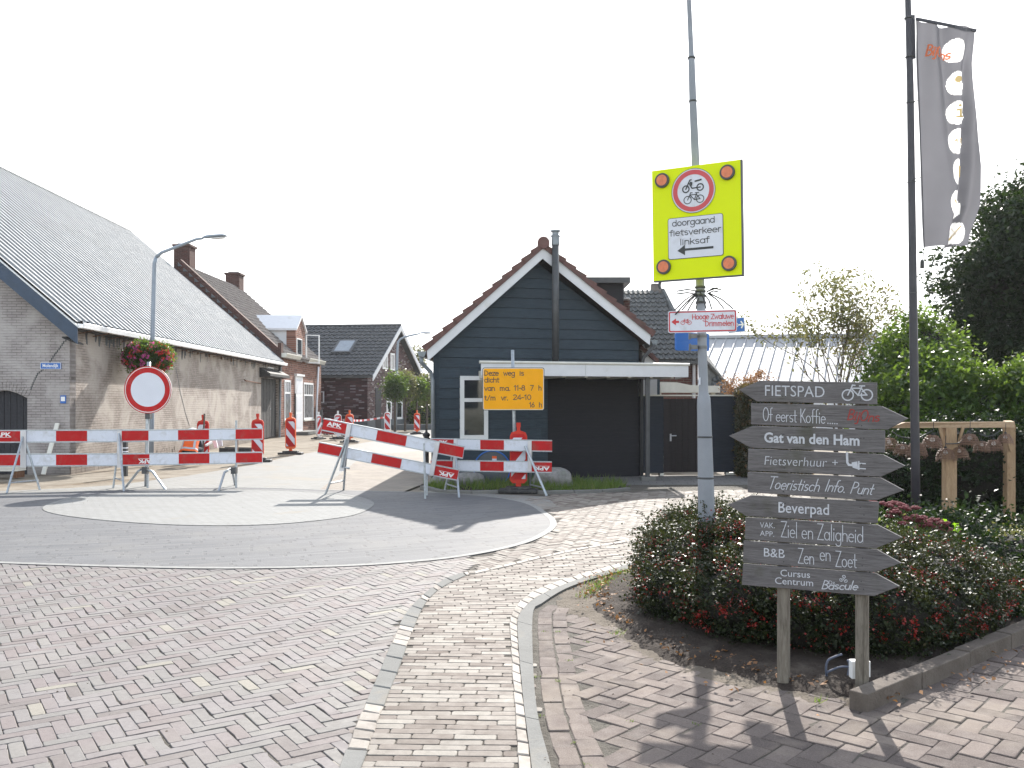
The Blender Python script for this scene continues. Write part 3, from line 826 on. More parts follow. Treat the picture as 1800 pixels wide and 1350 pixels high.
# garden bed: low uneven mound of soil ending in thin dust over the pavers
def mound(name, poly, step, hfun, m, z0):
    xs = [p[0] for p in poly]; ys = [p[1] for p in poly]
    nx = int((max(xs) - min(xs)) / step) + 2; ny = int((max(ys) - min(ys)) / step) + 2
    gx = min(xs) + np.arange(nx) * step; gy = min(ys) + np.arange(ny) * step
    XX, YY = np.meshgrid(gx, gy)
    P = np.array(poly); Q = np.roll(P, -1, 0); dmin = np.full(XX.shape, 1e9)
    for a, b in zip(P, Q):
        ab = b - a; t = ((XX - a[0]) * ab[0] + (YY - a[1]) * ab[1]) / max(1e-9, ab @ ab); t = np.clip(t, 0, 1)
        dmin = np.minimum(dmin, np.hypot(XX - a[0] - t * ab[0], YY - a[1] - t * ab[1]))
    ins = inside(poly, XX, YY); d = np.where(ins, dmin, -dmin)
    Z = z0 + hfun(XX, YY, d)
    idx = -np.ones(XX.shape, int); vs = []; fs = []
    for j in range(ny - 1):
        for i in range(nx - 1):
            if d[j:j + 2, i:i + 2].max() > 0:
                q = []
                for jj, ii in ((j, i), (j, i + 1), (j + 1, i + 1), (j + 1, i)):
                    if idx[jj, ii] < 0: idx[jj, ii] = len(vs); vs.append((XX[jj, ii], YY[jj, ii], Z[jj, ii]))
                    q.append(idx[jj, ii])
                fs.append(tuple(q))
    mb = MB(); mb.add(vs, fs); return mb.build(name, m, smooth=True, kind='structure')
def fn(x, y, s, k=0):
    return np.sin(x * 5.1 * s + 1.3 + k) * np.sin(y * 4.3 * s + .7 * k) * .5 + np.sin(x * 11.3 * s + y * 7.1 * s + k) * .3 + np.sin(x * 23 * s - y * 19 * s + 2 * k) * .2
bedp = gbed + hull2([(2600, 1030), (2600, 900), (1650, 880), (1300, 905), (1180, 940), (1120, 975)])
mound("garden_soil", bedp, .05, lambda x, y, d: np.clip(d * .28, -.02, .05) + .012 * fn(x, y, 1.0) + .008 * fn(x, y, 3.1, 2), M['soil'], -.004)
dustp = smooth(hull2([(985, 1047), (1040, 1022), (1110, 1001), (1125, 1040), (1180, 1080), (1300, 1130), (1440, 1180), (1530, 1215), (1535, 1235), (1480, 1240), (1380, 1222), (1260, 1200), (1160, 1165), (1090, 1125), (1040, 1088), (985, 1068)]), 4, True)
mound("sand_dust", dustp, .035, lambda x, y, d: np.clip(d * .06, -.01, .012) + .006 * fn(x, y, 1.6, 1) + .004 * fn(x, y, 5, 3), M['dust'], -.004)

M['kerbdark'] = groundmat("shaded_concrete", [(0.3, (0.1, 0.082, 0.07)), (0.7, (0.17, 0.145, 0.125))], 4.0, bmp=0.4, fine=90)  # bush shadow on the bed kerb put into a darker brown concrete
# kerb stones of the bed, one above the other along the right edge
kb = [(1524, 1222), (1610, 1188), (1700, 1150), (1800, 1107), (1900, 1066)]
gk = [G(a, b, .09) for a, b in kb]
kerb = thing("bed_kerb", (gk[0].x, gk[0].y, 0), None, None, kind='structure')
a = gk[0]; bdir = (gk[3] - gk[0]).normalized(); nrm = V(-bdir.y, bdir.x, 0); tot = (gk[-1] - gk[0]).length; s = 0; r = random.Random(9)
while s < tot:
    L = min(.62, tot - s) ; p = a + bdir * s; q = p + bdir * (L - .008); ht = .095 + r.uniform(-.008, .008)
    mb = MB(); j = r.uniform(-.006, .006)
    mb.prism([V(p.x, p.y, ht) + nrm * j, V(q.x, q.y, ht + r.uniform(-.004, .004)) + nrm * (j + r.uniform(-.004, .004)), V(q.x, q.y, ht) + nrm * .1, V(p.x, p.y, ht) + nrm * .1], (0, 0, -.2))
    mb.build("kerb_stone", M['kerbdark'], kerb, bevel=.006)
    s += L

# ---------------------------------------------------------------- foliage
def leaf_cloud(mb, blobs, n, size, seed, clump=.16, nclump=90, shell=.55, aspect=.55, tint=(0, 1), zmin=.01, droop=0.0, flatten=None, squash=1.0):
    """blobs: (cx,cy,cz,rx,ry,rz). leaves gather in clumps around each blob's surface"""
    g = np.random.default_rng(seed)
    B = np.array(blobs, float); w = (B[:, 3] * B[:, 4] + B[:, 4] * B[:, 5] + B[:, 3] * B[:, 5]); w = w / w.sum()
    kb_ = g.choice(len(B), size=nclump, p=w)
    d = g.normal(size=(nclump, 3)); d /= np.linalg.norm(d, axis=1)[:, None]
    rr = shell + (1 - shell) * g.random(nclump) ** .6
    C = B[kb_, :3] + d * B[kb_, 3:6] * rr[:, None]
    cs = clump * (.5 + g.random(nclump)); ct = g.random(nclump)
    k = g.integers(0, nclump, n)
    P = C[k] + g.normal(size=(n, 3)) * cs[k][:, None] * np.array([1, 1, .8 * squash])
    keep = P[:, 2] > zmin
    P = P[keep]; k = k[keep]; n = len(P)
    N = g.normal(size=(n, 3)) + np.array([0, 0, .9]); N /= np.linalg.norm(N, axis=1)[:, None]
    A = g.normal(size=(n, 3)) + np.array([0, 0, -droop]); A -= N * (A * N).sum(1)[:, None]; A /= np.linalg.norm(A, axis=1)[:, None]
    Bv = np.cross(N, A); s = size * (.55 + .9 * g.random(n))[:, None]
    v = np.stack([P - A * s * .5, P + Bv * s * aspect * .5 + N * s * .08, P + A * s * .5, P - Bv * s * aspect * .5 + N * s * .08], 1).reshape(-1, 3)
    t = tint[0] + (tint[1] - tint[0]) * np.clip(.55 * ct[k] + .45 * g.random(n), 0, 1)
    mb_add_np(mb, v, t)
    return C
class NPM:
    def __init__(s): s.V = []; s.T = []
def mb_add_np(q, v, t): q.V.append(v); q.T.append(t)
def build_np(q, name, m, parent=None, kind=None, label=None):
    v = np.concatenate(q.V); t = np.concatenate(q.T); base = BASE.get(parent.name, V(0, 0, 0)) if parent is not None else V(0, 0, 0)
    v = v - np.array(base); n = len(v) // 4
    me = bpy.data.meshes.new(name); me.vertices.add(len(v)); me.vertices.foreach_set("co", v.astype(np.float32).ravel())
    me.loops.add(4 * n); me.loops.foreach_set("vertex_index", np.arange(4 * n, dtype=np.int32))
    me.polygons.add(n); me.polygons.foreach_set("loop_start", np.arange(n, dtype=np.int32) * 4)
    me.polygons.foreach_set("loop_total", np.full(n, 4, np.int32)) if bpy.app.version < (4, 0, 0) else None
    me.materials.append(m); me.update(calc_edges=True)
    at = me.attributes.new("tint", 'FLOAT', 'FACE'); at.data.foreach_set("value", t.astype(np.float32))
    me.validate()
    o = bpy.data.objects.new(name, me); COL.objects.link(o)
    if parent is not None: o.parent = parent; BASE[o.name] = base
    if kind: o["kind"] = kind
    if label: o["label"] = label
    return o
def blades(q, pts, h, w, seed, lean=.4, tint=(0, 1)):
    g = np.random.default_rng(seed); P = np.array(pts, float); n = len(P)
    a = g.random(n) * 2 * np.pi; hh = h * (.4 + .9 * g.random(n)); d = np.stack([np.cos(a), np.sin(a), np.zeros(n)], 1)
    l = g.normal(size=(n, 3)) * lean; l[:, 2] = 1; l /= np.linalg.norm(l, axis=1)[:, None]
    top = P + l * hh[:, None]; mid = P + l * hh[:, None] * .55
    v = np.stack([P - d * w / 2, P + d * w / 2, mid + d * w * .35, top], 1).reshape(-1, 3)
    mb_add_np(q, v, tint[0] + (tint[1] - tint[0]) * g.random(n))
def branch(mb, p, d, L, r, depth, rr, out=None, spread=.6, gravity=.0, keep=.7):
    q = p; pts = [p]; rad = [r]
    for i in range(3):
        d = (d + V(rr.uniform(-.2, .2), rr.uniform(-.2, .2), rr.uniform(-.1, .15) - gravity)).normalized()
        q = q + d * L / 3; pts.append(q); rad.append(r * (1 - .14 * (i + 1)))
    mb.tube(pts, rad, 5 if depth < 2 else 6, cap=False)
    if out is not None: out.append(q)
    if depth > 0:
        for i in range(rr.choice((2, 3))):
            a = rr.uniform(0, 6.28); e = (d + V(math.cos(a), math.sin(a), rr.uniform(-.1, .5)) * spread).normalized()
            branch(mb, q, e, L * rr.uniform(.6, .85), r * keep * .8, depth - 1, rr, out, spread, gravity, keep)
M['leaf_dark'] = leafmat("dark_leaves", [(0, (0.004, 0.009, 0.004)), (0.5, (0.008, 0.018, 0.007)), (1, (0.018, 0.033, 0.009))], (0.065, 0.124, 0.013), .2, .5, .22)
M['leaf_green'] = leafmat("bright_leaves", [(0, (0.012, 0.034, 0.008)), (0.5, (0.026, 0.06, 0.012)), (1, (0.07, 0.11, 0.02))], (0.25, 0.38, 0.04), .42, .45, .35)
M['leaf_small'] = leafmat("small_glossy_leaves", [(0, (0.006, 0.01, 0.005)), (0.55, (0.014, 0.022, 0.008)), (0.85, (0.035, 0.045, 0.014)), (1, (0.06, 0.026, 0.012))], (0.12, 0.14, 0.03), .15, .5, .25)
M['leaf_thin'] = leafmat("thin_autumn_leaves", [(0, (0.05, 0.06, 0.02)), (0.6, (0.1, 0.11, 0.04)), (1, (0.14, 0.08, 0.03))], (0.3, 0.3, 0.08), .35)
M['hedge_leaf'] = leafmat("hedge_leaves", [(0, (0.01, 0.018, 0.008)), (0.7, (0.03, 0.04, 0.014)), (1, (0.13, 0.06, 0.02))], (0.3, 0.2, 0.05), .25)
M['berry'] = leafmat("red_berries", [(0, (0.16, 0.008, 0.008)), (1, (0.38, 0.02, 0.012))], (0.4, 0.02, 0.01), .1, .3)
M['grassm'] = leafmat("grass_blades", [(0, (0.04, 0.08, 0.012)), (0.7, (0.08, 0.14, 0.025)), (1, (0.2, 0.18, 0.06))], (0.3, 0.45, 0.05), .4)
M['deadleaf'] = leafmat("fallen_leaves", [(0, (0.1, 0.05, 0.025)), (0.6, (0.25, 0.12, 0.05)), (1, (0.4, 0.2, 0.08))], (0.4, 0.2, 0.05), .2, .7)
M['bark'] = mat("bark", (0.075, 0.06, 0.048), .9, var=.3, scale=20, bmp=.6, bscale=40)
M['twig'] = mat("thin_stems", (0.1, 0.07, 0.05), .8, var=.3)
# ---------------------------------------------------------------- building materials
def plankmat(name, c, c2):
    m, t, p, o = newmat(name)
    co = coords(t); mp = node(t, "ShaderNodeMapping"); mp.inputs["Scale"].default_value = (1, 1, 9); t.links.new(co, mp.inputs["Vector"])
    n = noise(t, mp.outputs[0], 5, 8, .7, .4)
    oi = node(t, "ShaderNodeObjectInfo")
    col = ramp(t, n, [(.3, c), (.72, c2)])
    col = mixc(t, .5, col, ramp(t, oi.outputs["Random"], [(0, .62), (1, 1.0)]), 'MULTIPLY')
    t.links.new(col, p.inputs["Base Color"]); p.inputs["Roughness"].default_value = .72; p.inputs["Specular IOR Level"].default_value = .3
    bump(t, p, n, .35, .006); return m
M['wb_y'] = brickmat("limewashed_brick_side", 'y', (0.36, 0.315, 0.28), (0.29, 0.25, 0.22), (0.16, 0.13, 0.11), .21, .06, .006, dirt=(0.2, 0.17, 0.145), dpos=(.6, .78), dscale=.55, pale=((0.42, 0.375, 0.335), .42, .6), bmp=.8, damp=((0.15, 0.12, 0.095), .1, .36))
M['wb_x'] = brickmat("limewashed_brick_gable", 'x', (0.36, 0.33, 0.32), (0.30, 0.27, 0.265), (0.18, 0.16, 0.15), .21, .06, .006, dirt=(0.12, 0.11, 0.1), dpos=(.58, .78), dscale=.5, pale=((0.4, 0.37, 0.36), .45, .62), bmp=.9, damp=((0.13, 0.115, 0.1), .08, .3))
M['rb_y'] = brickmat("orange_brick_front", 'y', (0.3, 0.11, 0.07), (0.22, 0.075, 0.05), (0.24, 0.19, 0.16), .25, .1, .016, strong=[(0, (0.1, 0.03, 0.02)), (.5, (0.19, 0.065, 0.04)), (1, (0.27, 0.12, 0.085))], dirt=(0.08, 0.04, 0.03), dpos=(.55, .75))
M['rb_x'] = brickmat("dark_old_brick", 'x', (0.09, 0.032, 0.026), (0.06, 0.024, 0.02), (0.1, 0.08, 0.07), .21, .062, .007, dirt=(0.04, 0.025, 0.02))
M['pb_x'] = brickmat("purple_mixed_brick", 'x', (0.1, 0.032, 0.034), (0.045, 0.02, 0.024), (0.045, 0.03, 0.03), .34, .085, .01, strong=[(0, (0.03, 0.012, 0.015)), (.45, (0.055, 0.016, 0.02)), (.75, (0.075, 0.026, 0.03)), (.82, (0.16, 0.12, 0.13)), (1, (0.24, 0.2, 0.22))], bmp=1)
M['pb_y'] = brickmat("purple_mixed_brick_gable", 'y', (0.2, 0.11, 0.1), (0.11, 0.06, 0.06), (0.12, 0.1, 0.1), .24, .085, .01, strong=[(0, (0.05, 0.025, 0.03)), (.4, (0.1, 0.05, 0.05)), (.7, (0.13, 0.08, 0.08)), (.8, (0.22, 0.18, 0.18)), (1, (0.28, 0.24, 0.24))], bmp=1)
M['metalroof'] = mat("pale_metal_sheet", (0.27, 0.28, 0.29), .7, metal=.0, spec=.12, var=.06, scale=1.5, dirt=(0.21, 0.215, 0.22), dirtscale=1.2, dirtpos=(.5, .8))
M['metalroof2'] = mat("white_metal_sheet", (0.33, 0.33, 0.34), .6, metal=.0, spec=.2, var=.05, scale=1.2)
M['bluebarge'] = mat("blue_grey_barge_paint", (0.022, 0.045, 0.085), .5, var=.15)
M['blackdoor'] = mat("black_stained_boards", (0.016, 0.016, 0.022), .7, var=.35, scale=20, bmp=.3)
M['blackwood'] = mat("weathered_black_boards", (0.022, 0.022, 0.023), .75, var=.35, scale=14, dirt=(0.07, 0.062, 0.055), dirtscale=6, bmp=.3)
M['rust'] = mat("rusty_steel", (0.13, 0.06, 0.03), .85, var=.3, scale=18, bmp=.3)
M['clap'] = plankmat("blue_black_stained_clapboard", (0.023, 0.036, 0.05), (0.048, 0.068, 0.088))
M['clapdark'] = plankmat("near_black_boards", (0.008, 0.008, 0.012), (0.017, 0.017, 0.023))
M['terra'] = mat("red_brown_clay_tile", (0.12, 0.055, 0.047), .75, var=.25, scale=9, bmp=.3, dirt=(0.08, 0.06, 0.05), dirtscale=7)
M['slate'] = mat("dark_concrete_tile", (0.042, 0.044, 0.048), .55, var=.3, scale=5)
M['oldtile'] = mat("mossy_grey_tile", (0.075, 0.078, 0.078), .8, var=.35, scale=8, dirt=(0.15, 0.15, 0.14), dirtscale=5, dirtpos=(.52, .75), bmp=.4)
M['oldtile2'] = mat("brown_grey_tile", (0.13, 0.11, 0.1), .8, var=.35, scale=6, dirt=(0.2, 0.18, 0.16), dirtscale=4, bmp=.3)
M['fenceb'] = plankmat('black_blue_fence_boards', (0.012, 0.016, 0.026), (0.026, 0.032, 0.046))
M['gatewood'] = plankmat('dark_brown_gate_boards', (0.012, 0.009, 0.01), (0.026, 0.02, 0.022))
M['tarp'] = mat('blue_tarpaulin', (0.03, 0.16, 0.5), .6)
M['rb_dx'] = brickmat('red_brown_brick', 'x', (0.14, 0.05, 0.04), (0.09, 0.035, 0.03), (0.15, 0.12, 0.1), .21, .07, .009)
M['plinth'] = mat("grey_plinth", (0.09, 0.1, 0.11), .8, var=.1)
M['zinc'] = mat("zinc_gutter", (0.2, 0.22, 0.24), .45, metal=.5, var=.15)
M['fascia'] = mat("white_board", (0.62, 0.62, 0.64), .55, var=.04, dirt=(0.4, 0.38, 0.33), dirtscale=2.5, dirtpos=(.6, .9))

def clip(poly, a, b, c):
    """keep the part where a*x+b*y<=c"""
    out = []
    for i in range(len(poly)):
        p, q = poly[i - 1], poly[i]; fp = a * p[0] + b * p[1] - c; fq = a * q[0] + b * q[1] - c
        if (fp <= 0) != (fq <= 0):
            t = fp / (fp - fq); out.append((p[0] + t * (q[0] - p[0]), p[1] + t * (q[1] - p[1])))
        if fq <= 0: out.append(q)
    return out
def slopeplane(O, U, Wv, prof, nrows, rowlen, mb, lift=.02, thick=.02):
    pass
def tiles(name, mat_, parent, O, U, Wv, nu, nw, amp=.02, lift=.025, poly=None, stuff=True):
    """pantiles over the parallelogram O + U*u + Wv*w (full vectors); one mesh, every tile its own pieces"""
    N = U.cross(Wv).normalized()
    if N.z < 0: N = -N
    mb = MB(); k = 5; rr = random.Random(nu * nw)
    prof = [0, .0, .55, 1, .45, 0][:k + 1]
    us = [0, .45, .62, .78, .93, 1.0]
    for j in range(nw):
        for i in range(nu):
            if poly is not None:
                c = ((i + .5) / nu, (j + .5) / nw)
                if not inside(poly, [c[0]], [c[1]])[0]: continue
            dz = rr.uniform(-.004, .004)
            vs = []
            for e, (w, l) in enumerate((((j - .02) / nw, lift), ((j + 1.0) / nw, .004))):
                for u, h in zip(us, prof):
                    vs.append(O + U * ((i + u) / nu) + Wv * w + N * (h * amp + l + dz))
            n = len(us); fs = [(a, a + 1, n + a + 1, n + a) for a in range(n - 1)]
            vs += [vs[a] - N * (lift + .004) for a in range(n)]
            fs += [(a, 2 * n + a, 2 * n + a + 1, a + 1) for a in range(n - 1)]
            mb.add(vs, fs)
    return mb.build(name, mat_, parent, kind='stuff' if stuff else None)
def window(parent, pl, x0, x1, yt, yb, proud=.03, fw=.06, bars=(), vb=(), glass='glass', frame='whitepaint', sill=None, uz=None):
    """window on plane pl between picture columns x0,x1 and rows yt,yb (taken at the middle)"""
    u0, u1 = sorted((pl.U(x0), pl.U(x1))); xm = (x0 + x1) / 2
    z1 = pl.pt(xm, yt).z; z0 = pl.pt(xm, yb).z
    if uz: u0, u1, z0, z1 = uz
    mb = MB(); n = pl.n
    def bar(a, b, c, d, e=0.0):
        mb.prism([pl.w(a, c, proud + e), pl.w(b, c, proud + e), pl.w(b, d, proud + e), pl.w(a, d, proud + e)], -n * (.07 + e))
    bar(u0, u0 + fw, z0, z1); bar(u1 - fw, u1, z0, z1); bar(u0 + fw, u1 - fw, z1 - fw, z1, -.001); bar(u0 + fw, u1 - fw, z0, z0 + fw, -.001)
    for f in bars: bar(u0 + fw, u1 - fw, z0 + (z1 - z0) * f - fw * .45, z0 + (z1 - z0) * f + fw * .45, -.004)
    for f, a, b in vb:
        u = u0 + (u1 - u0) * f; bar(u - fw * .25, u + fw * .25, z0 + (z1 - z0) * a, z0 + (z1 - z0) * b, -.007)
    w = mb.build("window", M[frame], parent)
    g = MB(); g.prism([pl.w(u0 + fw * .6, z0 + fw * .6, proud - .018), pl.w(u1 - fw * .6, z0 + fw * .6, proud - .018), pl.w(u1 - fw * .6, z1 - fw * .6, proud - .018), pl.w(u0 + fw * .6, z1 - fw * .6, proud - .018)], -n * .01)
    g.build("pane", M[glass], w)
    if sill:
        s = MB(); s.prism([pl.w(u0 - .05, z0 - .08, proud + .05), pl.w(u1 + .05, z0 - .08, proud + .05), pl.w(u1 + .05, z0 - .005, proud + .05), pl.w(u0 - .05, z0 - .005, proud + .05)], -n * .1)
        s.build("sill", M[sill], w)
    return w

# ================================================================ BARN
BX0, BY0, BX1, BY1 = -9.86, 20.3, -10.62, 41.3
barn = thing("barn", (BX0, BY0, 0), "long whitewashed brick barn with pale ribbed metal roof and blue barge board", "barn")
side = Pl((BX0, BY0), (BX1, BY1)); SU = side.u; SL = (side.B - side.A).length
perp = V(-SU.y, SU.x, 0)       # to the left / into the barn
EZ, RZ, HALF = 3.42, 9.22, 6.75
Pg = lambda s, q, z: V(BX0, BY0, 0) + SU * s + perp * q + V(0, 0, z)      # s along, q inwards
gable = Pl((BX0, BY0), (BX0 + perp.x * 13.5, BY0 + perp.y * 13.5))
# walls
mb = MB()
door = (side.U(459), side.U(490))
zd = 2.62
mb.prism([Pg(0, 0, -.1), Pg(door[0], 0, -.1), Pg(door[0], 0, EZ), Pg(0, 0, EZ)], perp * .3)
mb.prism([Pg(door[1], 0, -.1), Pg(SL, 0, -.1), Pg(SL, 0, EZ), Pg(door[1], 0, EZ)], perp * .3)
mb.prism([Pg(door[0], 0, zd), Pg(door[1], 0, zd), Pg(door[1], 0, EZ), Pg(door[0], 0, EZ)], perp * .3)
mb.build("side_wall", M['wb_y'], barn)
# gable with arched opening
du0, du1 = gable.U(48), gable.U(48) + .98
zsp = gable.pt(48, 700).z; rise = .17
g1 = [(0, -.1), (du0, -.1), (du0, zsp)] + [(du0 + (du1 - du0) * i / 10, zsp + rise * math.sin(math.pi * i / 10)) for i in range(1, 10)] + [(du1, zsp), (du1, -.1), (13.5, -.1), (13.5, EZ)]
def gtop(u): return EZ + (RZ - EZ) * (1 - abs(u - HALF) / HALF) - .1
mb = MB()
off = .002
def gq(u, z): return gable.w(u, z, off)
# piers left/right of the opening and the wall above it
mb.prism([gq(.3, -.1), gq(du0, -.1), gq(du0, zsp), gq(.3, zsp)], -gable.n * .3)
mb.prism([gq(0, -.1), gq(.3, -.1), gq(.3, zsp), gq(0, zsp)], -gable.n * .29)
mb.prism([gq(du1, -.1), gq(13.5, -.1), gq(13.5, zsp), gq(du1, zsp)], -gable.n * .3)
up = [(0, zsp), (du0, zsp)] + [(du0 + (du1 - du0) * i / 12, zsp + rise * math.sin(math.pi * i / 12)) for i in range(1, 12)] + [(du1, zsp), (13.5, zsp), (13.5, EZ - .1), (HALF, RZ - .1), (0, EZ - .1)]
mb.prism([gq(u, z) for u, z in up], -gable.n * .3)
mb.build("gable_wall", M['wb_x'], barn)
# arch of rollock bricks, brick by brick
for i in range(15):
    t = (i + .5) / 15; u = du0 + (du1 - du0) * t; z = zsp + rise * math.sin(math.pi * t)
    sl = rise * math.pi * math.cos(math.pi * t) / (du1 - du0); d = Vector((-sl, 1)).normalized(); e = Vector((d.y, -d.x)) * .03
    m2 = MB(); a = Vector((u, z)) + d * .01; b = Vector((u, z)) + d * .2
    m2.prism([gable.w(*(a - e), .012), gable.w(*(a + e), .012), gable.w(*(b + e), .012), gable.w(*(b - e), .012)], -gable.n * .012)
    m2.build("arch_brick", M['wb_x'], barn)
dr = MB(); dr.box((0, 0, 0), (.001, .001, .001))
n = 7; ad = MB()
ad.prism([gable.w(du0 - .01, -.05, -.14), gable.w(du1 + .01, -.05, -.14), gable.w(du1 + .01, zsp + rise + .02, -.14), gable.w(du0 - .01, zsp + rise + .02, -.14)], -gable.n * .03)
adoor = ad.build("arched_door", M['blackdoor'], barn)
for i in range(n):
    a = du0 + (du1 - du0) * i / n + .005; b = du0 + (du1 - du0) * (i + 1) / n - .005; c = MB()
    zt = lambda u: zsp + rise * math.sin(math.pi * (u - du0) / (du1 - du0)) - .005
    c.prism([gable.w(a, 0, -.11), gable.w(b, 0, -.11), gable.w(b, zt(b), -.11), gable.w(a, zt(a), -.11)], -gable.n * .028)
    c.build("plank", M['blackdoor'], adoor)
# stepped crack in the gable
crack = [(133, 582), (124, 590), (112, 600), (104, 612), (96, 622), (88, 634), (76, 648), (66, 656), (60, 668), (55, 680), (49, 694)]
mb = MB(); r = random.Random(2); prev = None
for (a, b), (c, d) in zip(crack, crack[1:]):
    for k in range(3):
        p0 = (a + (c - a) * k / 3, b + (d - b) * k / 3); p1 = (a + (c - a) * (k + 1) / 3, b + (d - b) * (k + 1) / 3)
        q0 = gable.pt(p0[0], p0[1]); q1 = gable.pt(p1[0], p1[1]); u0 = gable.U(p0[0]); u1 = gable.U(p1[0])
        w = .012
        mb.prism([gable.w(u0 - w, q0.z, .006), gable.w(u0 + w, q0.z, .006), gable.w(u0 + w, q1.z, .006), gable.w(u0 - w, q1.z, .006)], -gable.n * .003)
        mb.prism([gable.w(min(u0, u1) - w, q1.z - .006, .0075), gable.w(max(u0, u1) + w, q1.z - .006, .0075), gable.w(max(u0, u1) + w, q1.z + .008, .0075), gable.w(min(u0, u1) - w, q1.z + .008, .0075)], -gable.n * .003)
mb.build("crack", M['dusty'], barn)
mb = MB(); pts = [(309, 647), (313, 665), (317, 690), (321, 705), (326, 726), (333, 748)]
for (a, b), (c, d) in zip(pts, pts[1:]):
    mb.prism([side.pt(a - .5, b, .004), side.pt(a + .5, b, .004), side.pt(c + .5, d, .004), side.pt(c - .5, d, .004)], -side.n * .002)
mb.build("crack", M['dusty'], barn)
# roof: metal sheets, each with three trapezoid ribs
sl = V(0, 0, RZ - EZ) + perp * HALF; up_n = SU.cross(sl).normalized()
if up_n.z < 0: up_n = -up_n
ov = .32          # overhang in front of the gable
E0 = Pg(-ov, -.28, EZ - .18 * (RZ - EZ) / HALF + .1); slope = sl * (1 + .28 / HALF)
totL = SL + ov - .02; nsh = 21; pitch = totL / nsh
for i in range(nsh):
    mb = MB(); a = i * pitch; m3 = 3; rp = pitch / m3; prof = []
    for k in range(m3):
        b = a + k * rp
        prof += [(b, 0), (b + rp * .46, 0), (b + rp * .48, .042), (b + rp * .84, .042), (b + rp * .94, 0)]
    prof.append((a + pitch, 0))
    vs = [];
    for s_, h in prof: vs += [E0 + SU * s_ + up_n * h, E0 + SU * s_ + slope + up_n * h]
    k = len(prof); mb.add(vs, [(2 * j, 2 * j + 2, 2 * j + 3, 2 * j + 1) for j in range(k - 1)])
    mb.add([v - up_n * .06 for v in (vs[0], vs[-2], vs[-1], vs[1])], [(0, 1, 2, 3)])
    mb.build("roof_sheet", M['metalroof'], barn)
# the far slope and ridge cap
mb = MB(); mb.prism([E0 + slope, E0 + slope + SU * totL, Pg(SL, 13.6, EZ), Pg(-ov, 13.6, EZ)], (0, 0, -.05)); mb.build("back_slope", M['metalroof'], barn)
mb = MB(); rdg = E0 + slope; mb.prism([rdg + up_n * .06 - sl.normalized() * .3, rdg + V(0, 0, .1), rdg + perp * .3 + V(0, 0, -.14), rdg + V(0, 0, -.02)], SU * totL); mb.build("ridge_cap", M['metalroof'], barn)
# barge board, white verge trim, eave fascia, gutter
bd = sl.normalized()
mb = MB()
A0 = Pg(-ov, -.30, EZ - .30 * (RZ - EZ) / HALF + .06); A1 = A0 + sl * (1 + .3 / HALF)
mb.prism([A0 + V(0, 0, -.36), A0 + V(0, 0, .02), A1 + V(0, 0, .02), A1 + V(0, 0, -.36)], SU * .035)
A2 = Pg(-ov, 13.8, EZ - .1)
mb.prism([A1 + V(0, 0, -.36), A1 + V(0, 0, .02), A2, A2 + V(0, 0, -.36)], SU * .035)
mb.build("barge_board", M['bluebarge'], barn)
mb = MB(); mb.prism([A0 + V(0, 0, .02) - SU * .01, A0 + V(0, 0, .06) - SU * .01, A1 + V(0, 0, .06) - SU * .01, A1 + V(0, 0, .02) - SU * .01], SU * .06); mb.build("verge_trim", M['whitepaint'], barn)
mb = MB(); mb.prism([A0 + V(0, 0, -.36) + SU * .04, Pg(-ov + .04, .05, EZ - .42), Pg(0, .05, EZ - .4), A0 + V(0, 0, -.36) + SU * ov], (0, 0, .03)); 
mb.prism([Pg(-ov + .04, -.27, EZ - .22), Pg(-ov + .04, .0, EZ - .22), Pg(SL - .05, 0, EZ - .22), Pg(SL - .05, -.27, EZ - .22)], (0, 0, .04))
mb.build("soffit", M['blackwood'], barn)
mb = MB(); sec = [(-.30, .0), (-.43, .0), (-.445, .10), (-.43, .115), (-.415, .10), (-.41, .02), (-.32, .02), (-.315, .10), (-.30, .10)]
gz = EZ - .20
mb.prism([Pg(-ov + .02, q, gz + z) for q, z in sec], SU * (totL - .02)); mb.build("gutter", M['whitepaint'], barn)
for i in range(24):
    s_ = .3 + i * .88
    mb = MB(); mb.beam(Pg(s_, -.01, gz - .09), Pg(s_, -.40, gz - .01), .02, .015); mb.build("gutter_bracket", M['rust'], barn)
mb = MB(); r = random.Random(6)
for i in range(46):      # dark grey patches hanging down from the eave
    s_ = r.uniform(.2, SL - .3); h = r.uniform(.08, .34)
    mb.prism([Pg(s_, -.006, EZ - .22), Pg(s_ + r.uniform(.05, .2), -.006, EZ - .22), Pg(s_ + r.uniform(.04, .12), -.006, EZ - .22 - h), Pg(s_ + .02, -.006, EZ - .22 - h * .9)], perp * .004)
mb.build("eave_patches", M['plinth'], barn)
# double door, canopy, little window
dd = MB(); dd.prism([Pg(door[0], .12, 0), Pg(door[1], .12, 0), Pg(door[1], .12, zd), Pg(door[0], .12, zd)], perp * .03); ddo = dd.build("double_door", M['blackwood'], barn)
nb = 12
for i in range(nb):
    a = door[0] + (door[1] - door[0]) * i / nb + .01; b = door[0] + (door[1] - door[0]) * (i + 1) / nb - .01 - (.03 if i == 5 else 0)
    c = MB(); c.prism([Pg(a, .1 - .006 * (i % 2), .03), Pg(b, .1 - .006 * (i % 2), .03), Pg(b, .1 - .006 * (i % 2), zd - .02), Pg(a, .1 - .006 * (i % 2), zd - .02)], perp * .019); c.build("plank", M['blackwood'], ddo)
c = MB(); c.lathe([(.0, 0), (.03, 0), (.03, .05), (0, .05)], c=Pg((door[0] + door[1]) / 2 + .2, .05, 1.25), seg=8); c.build("latch", M['galv'], ddo)
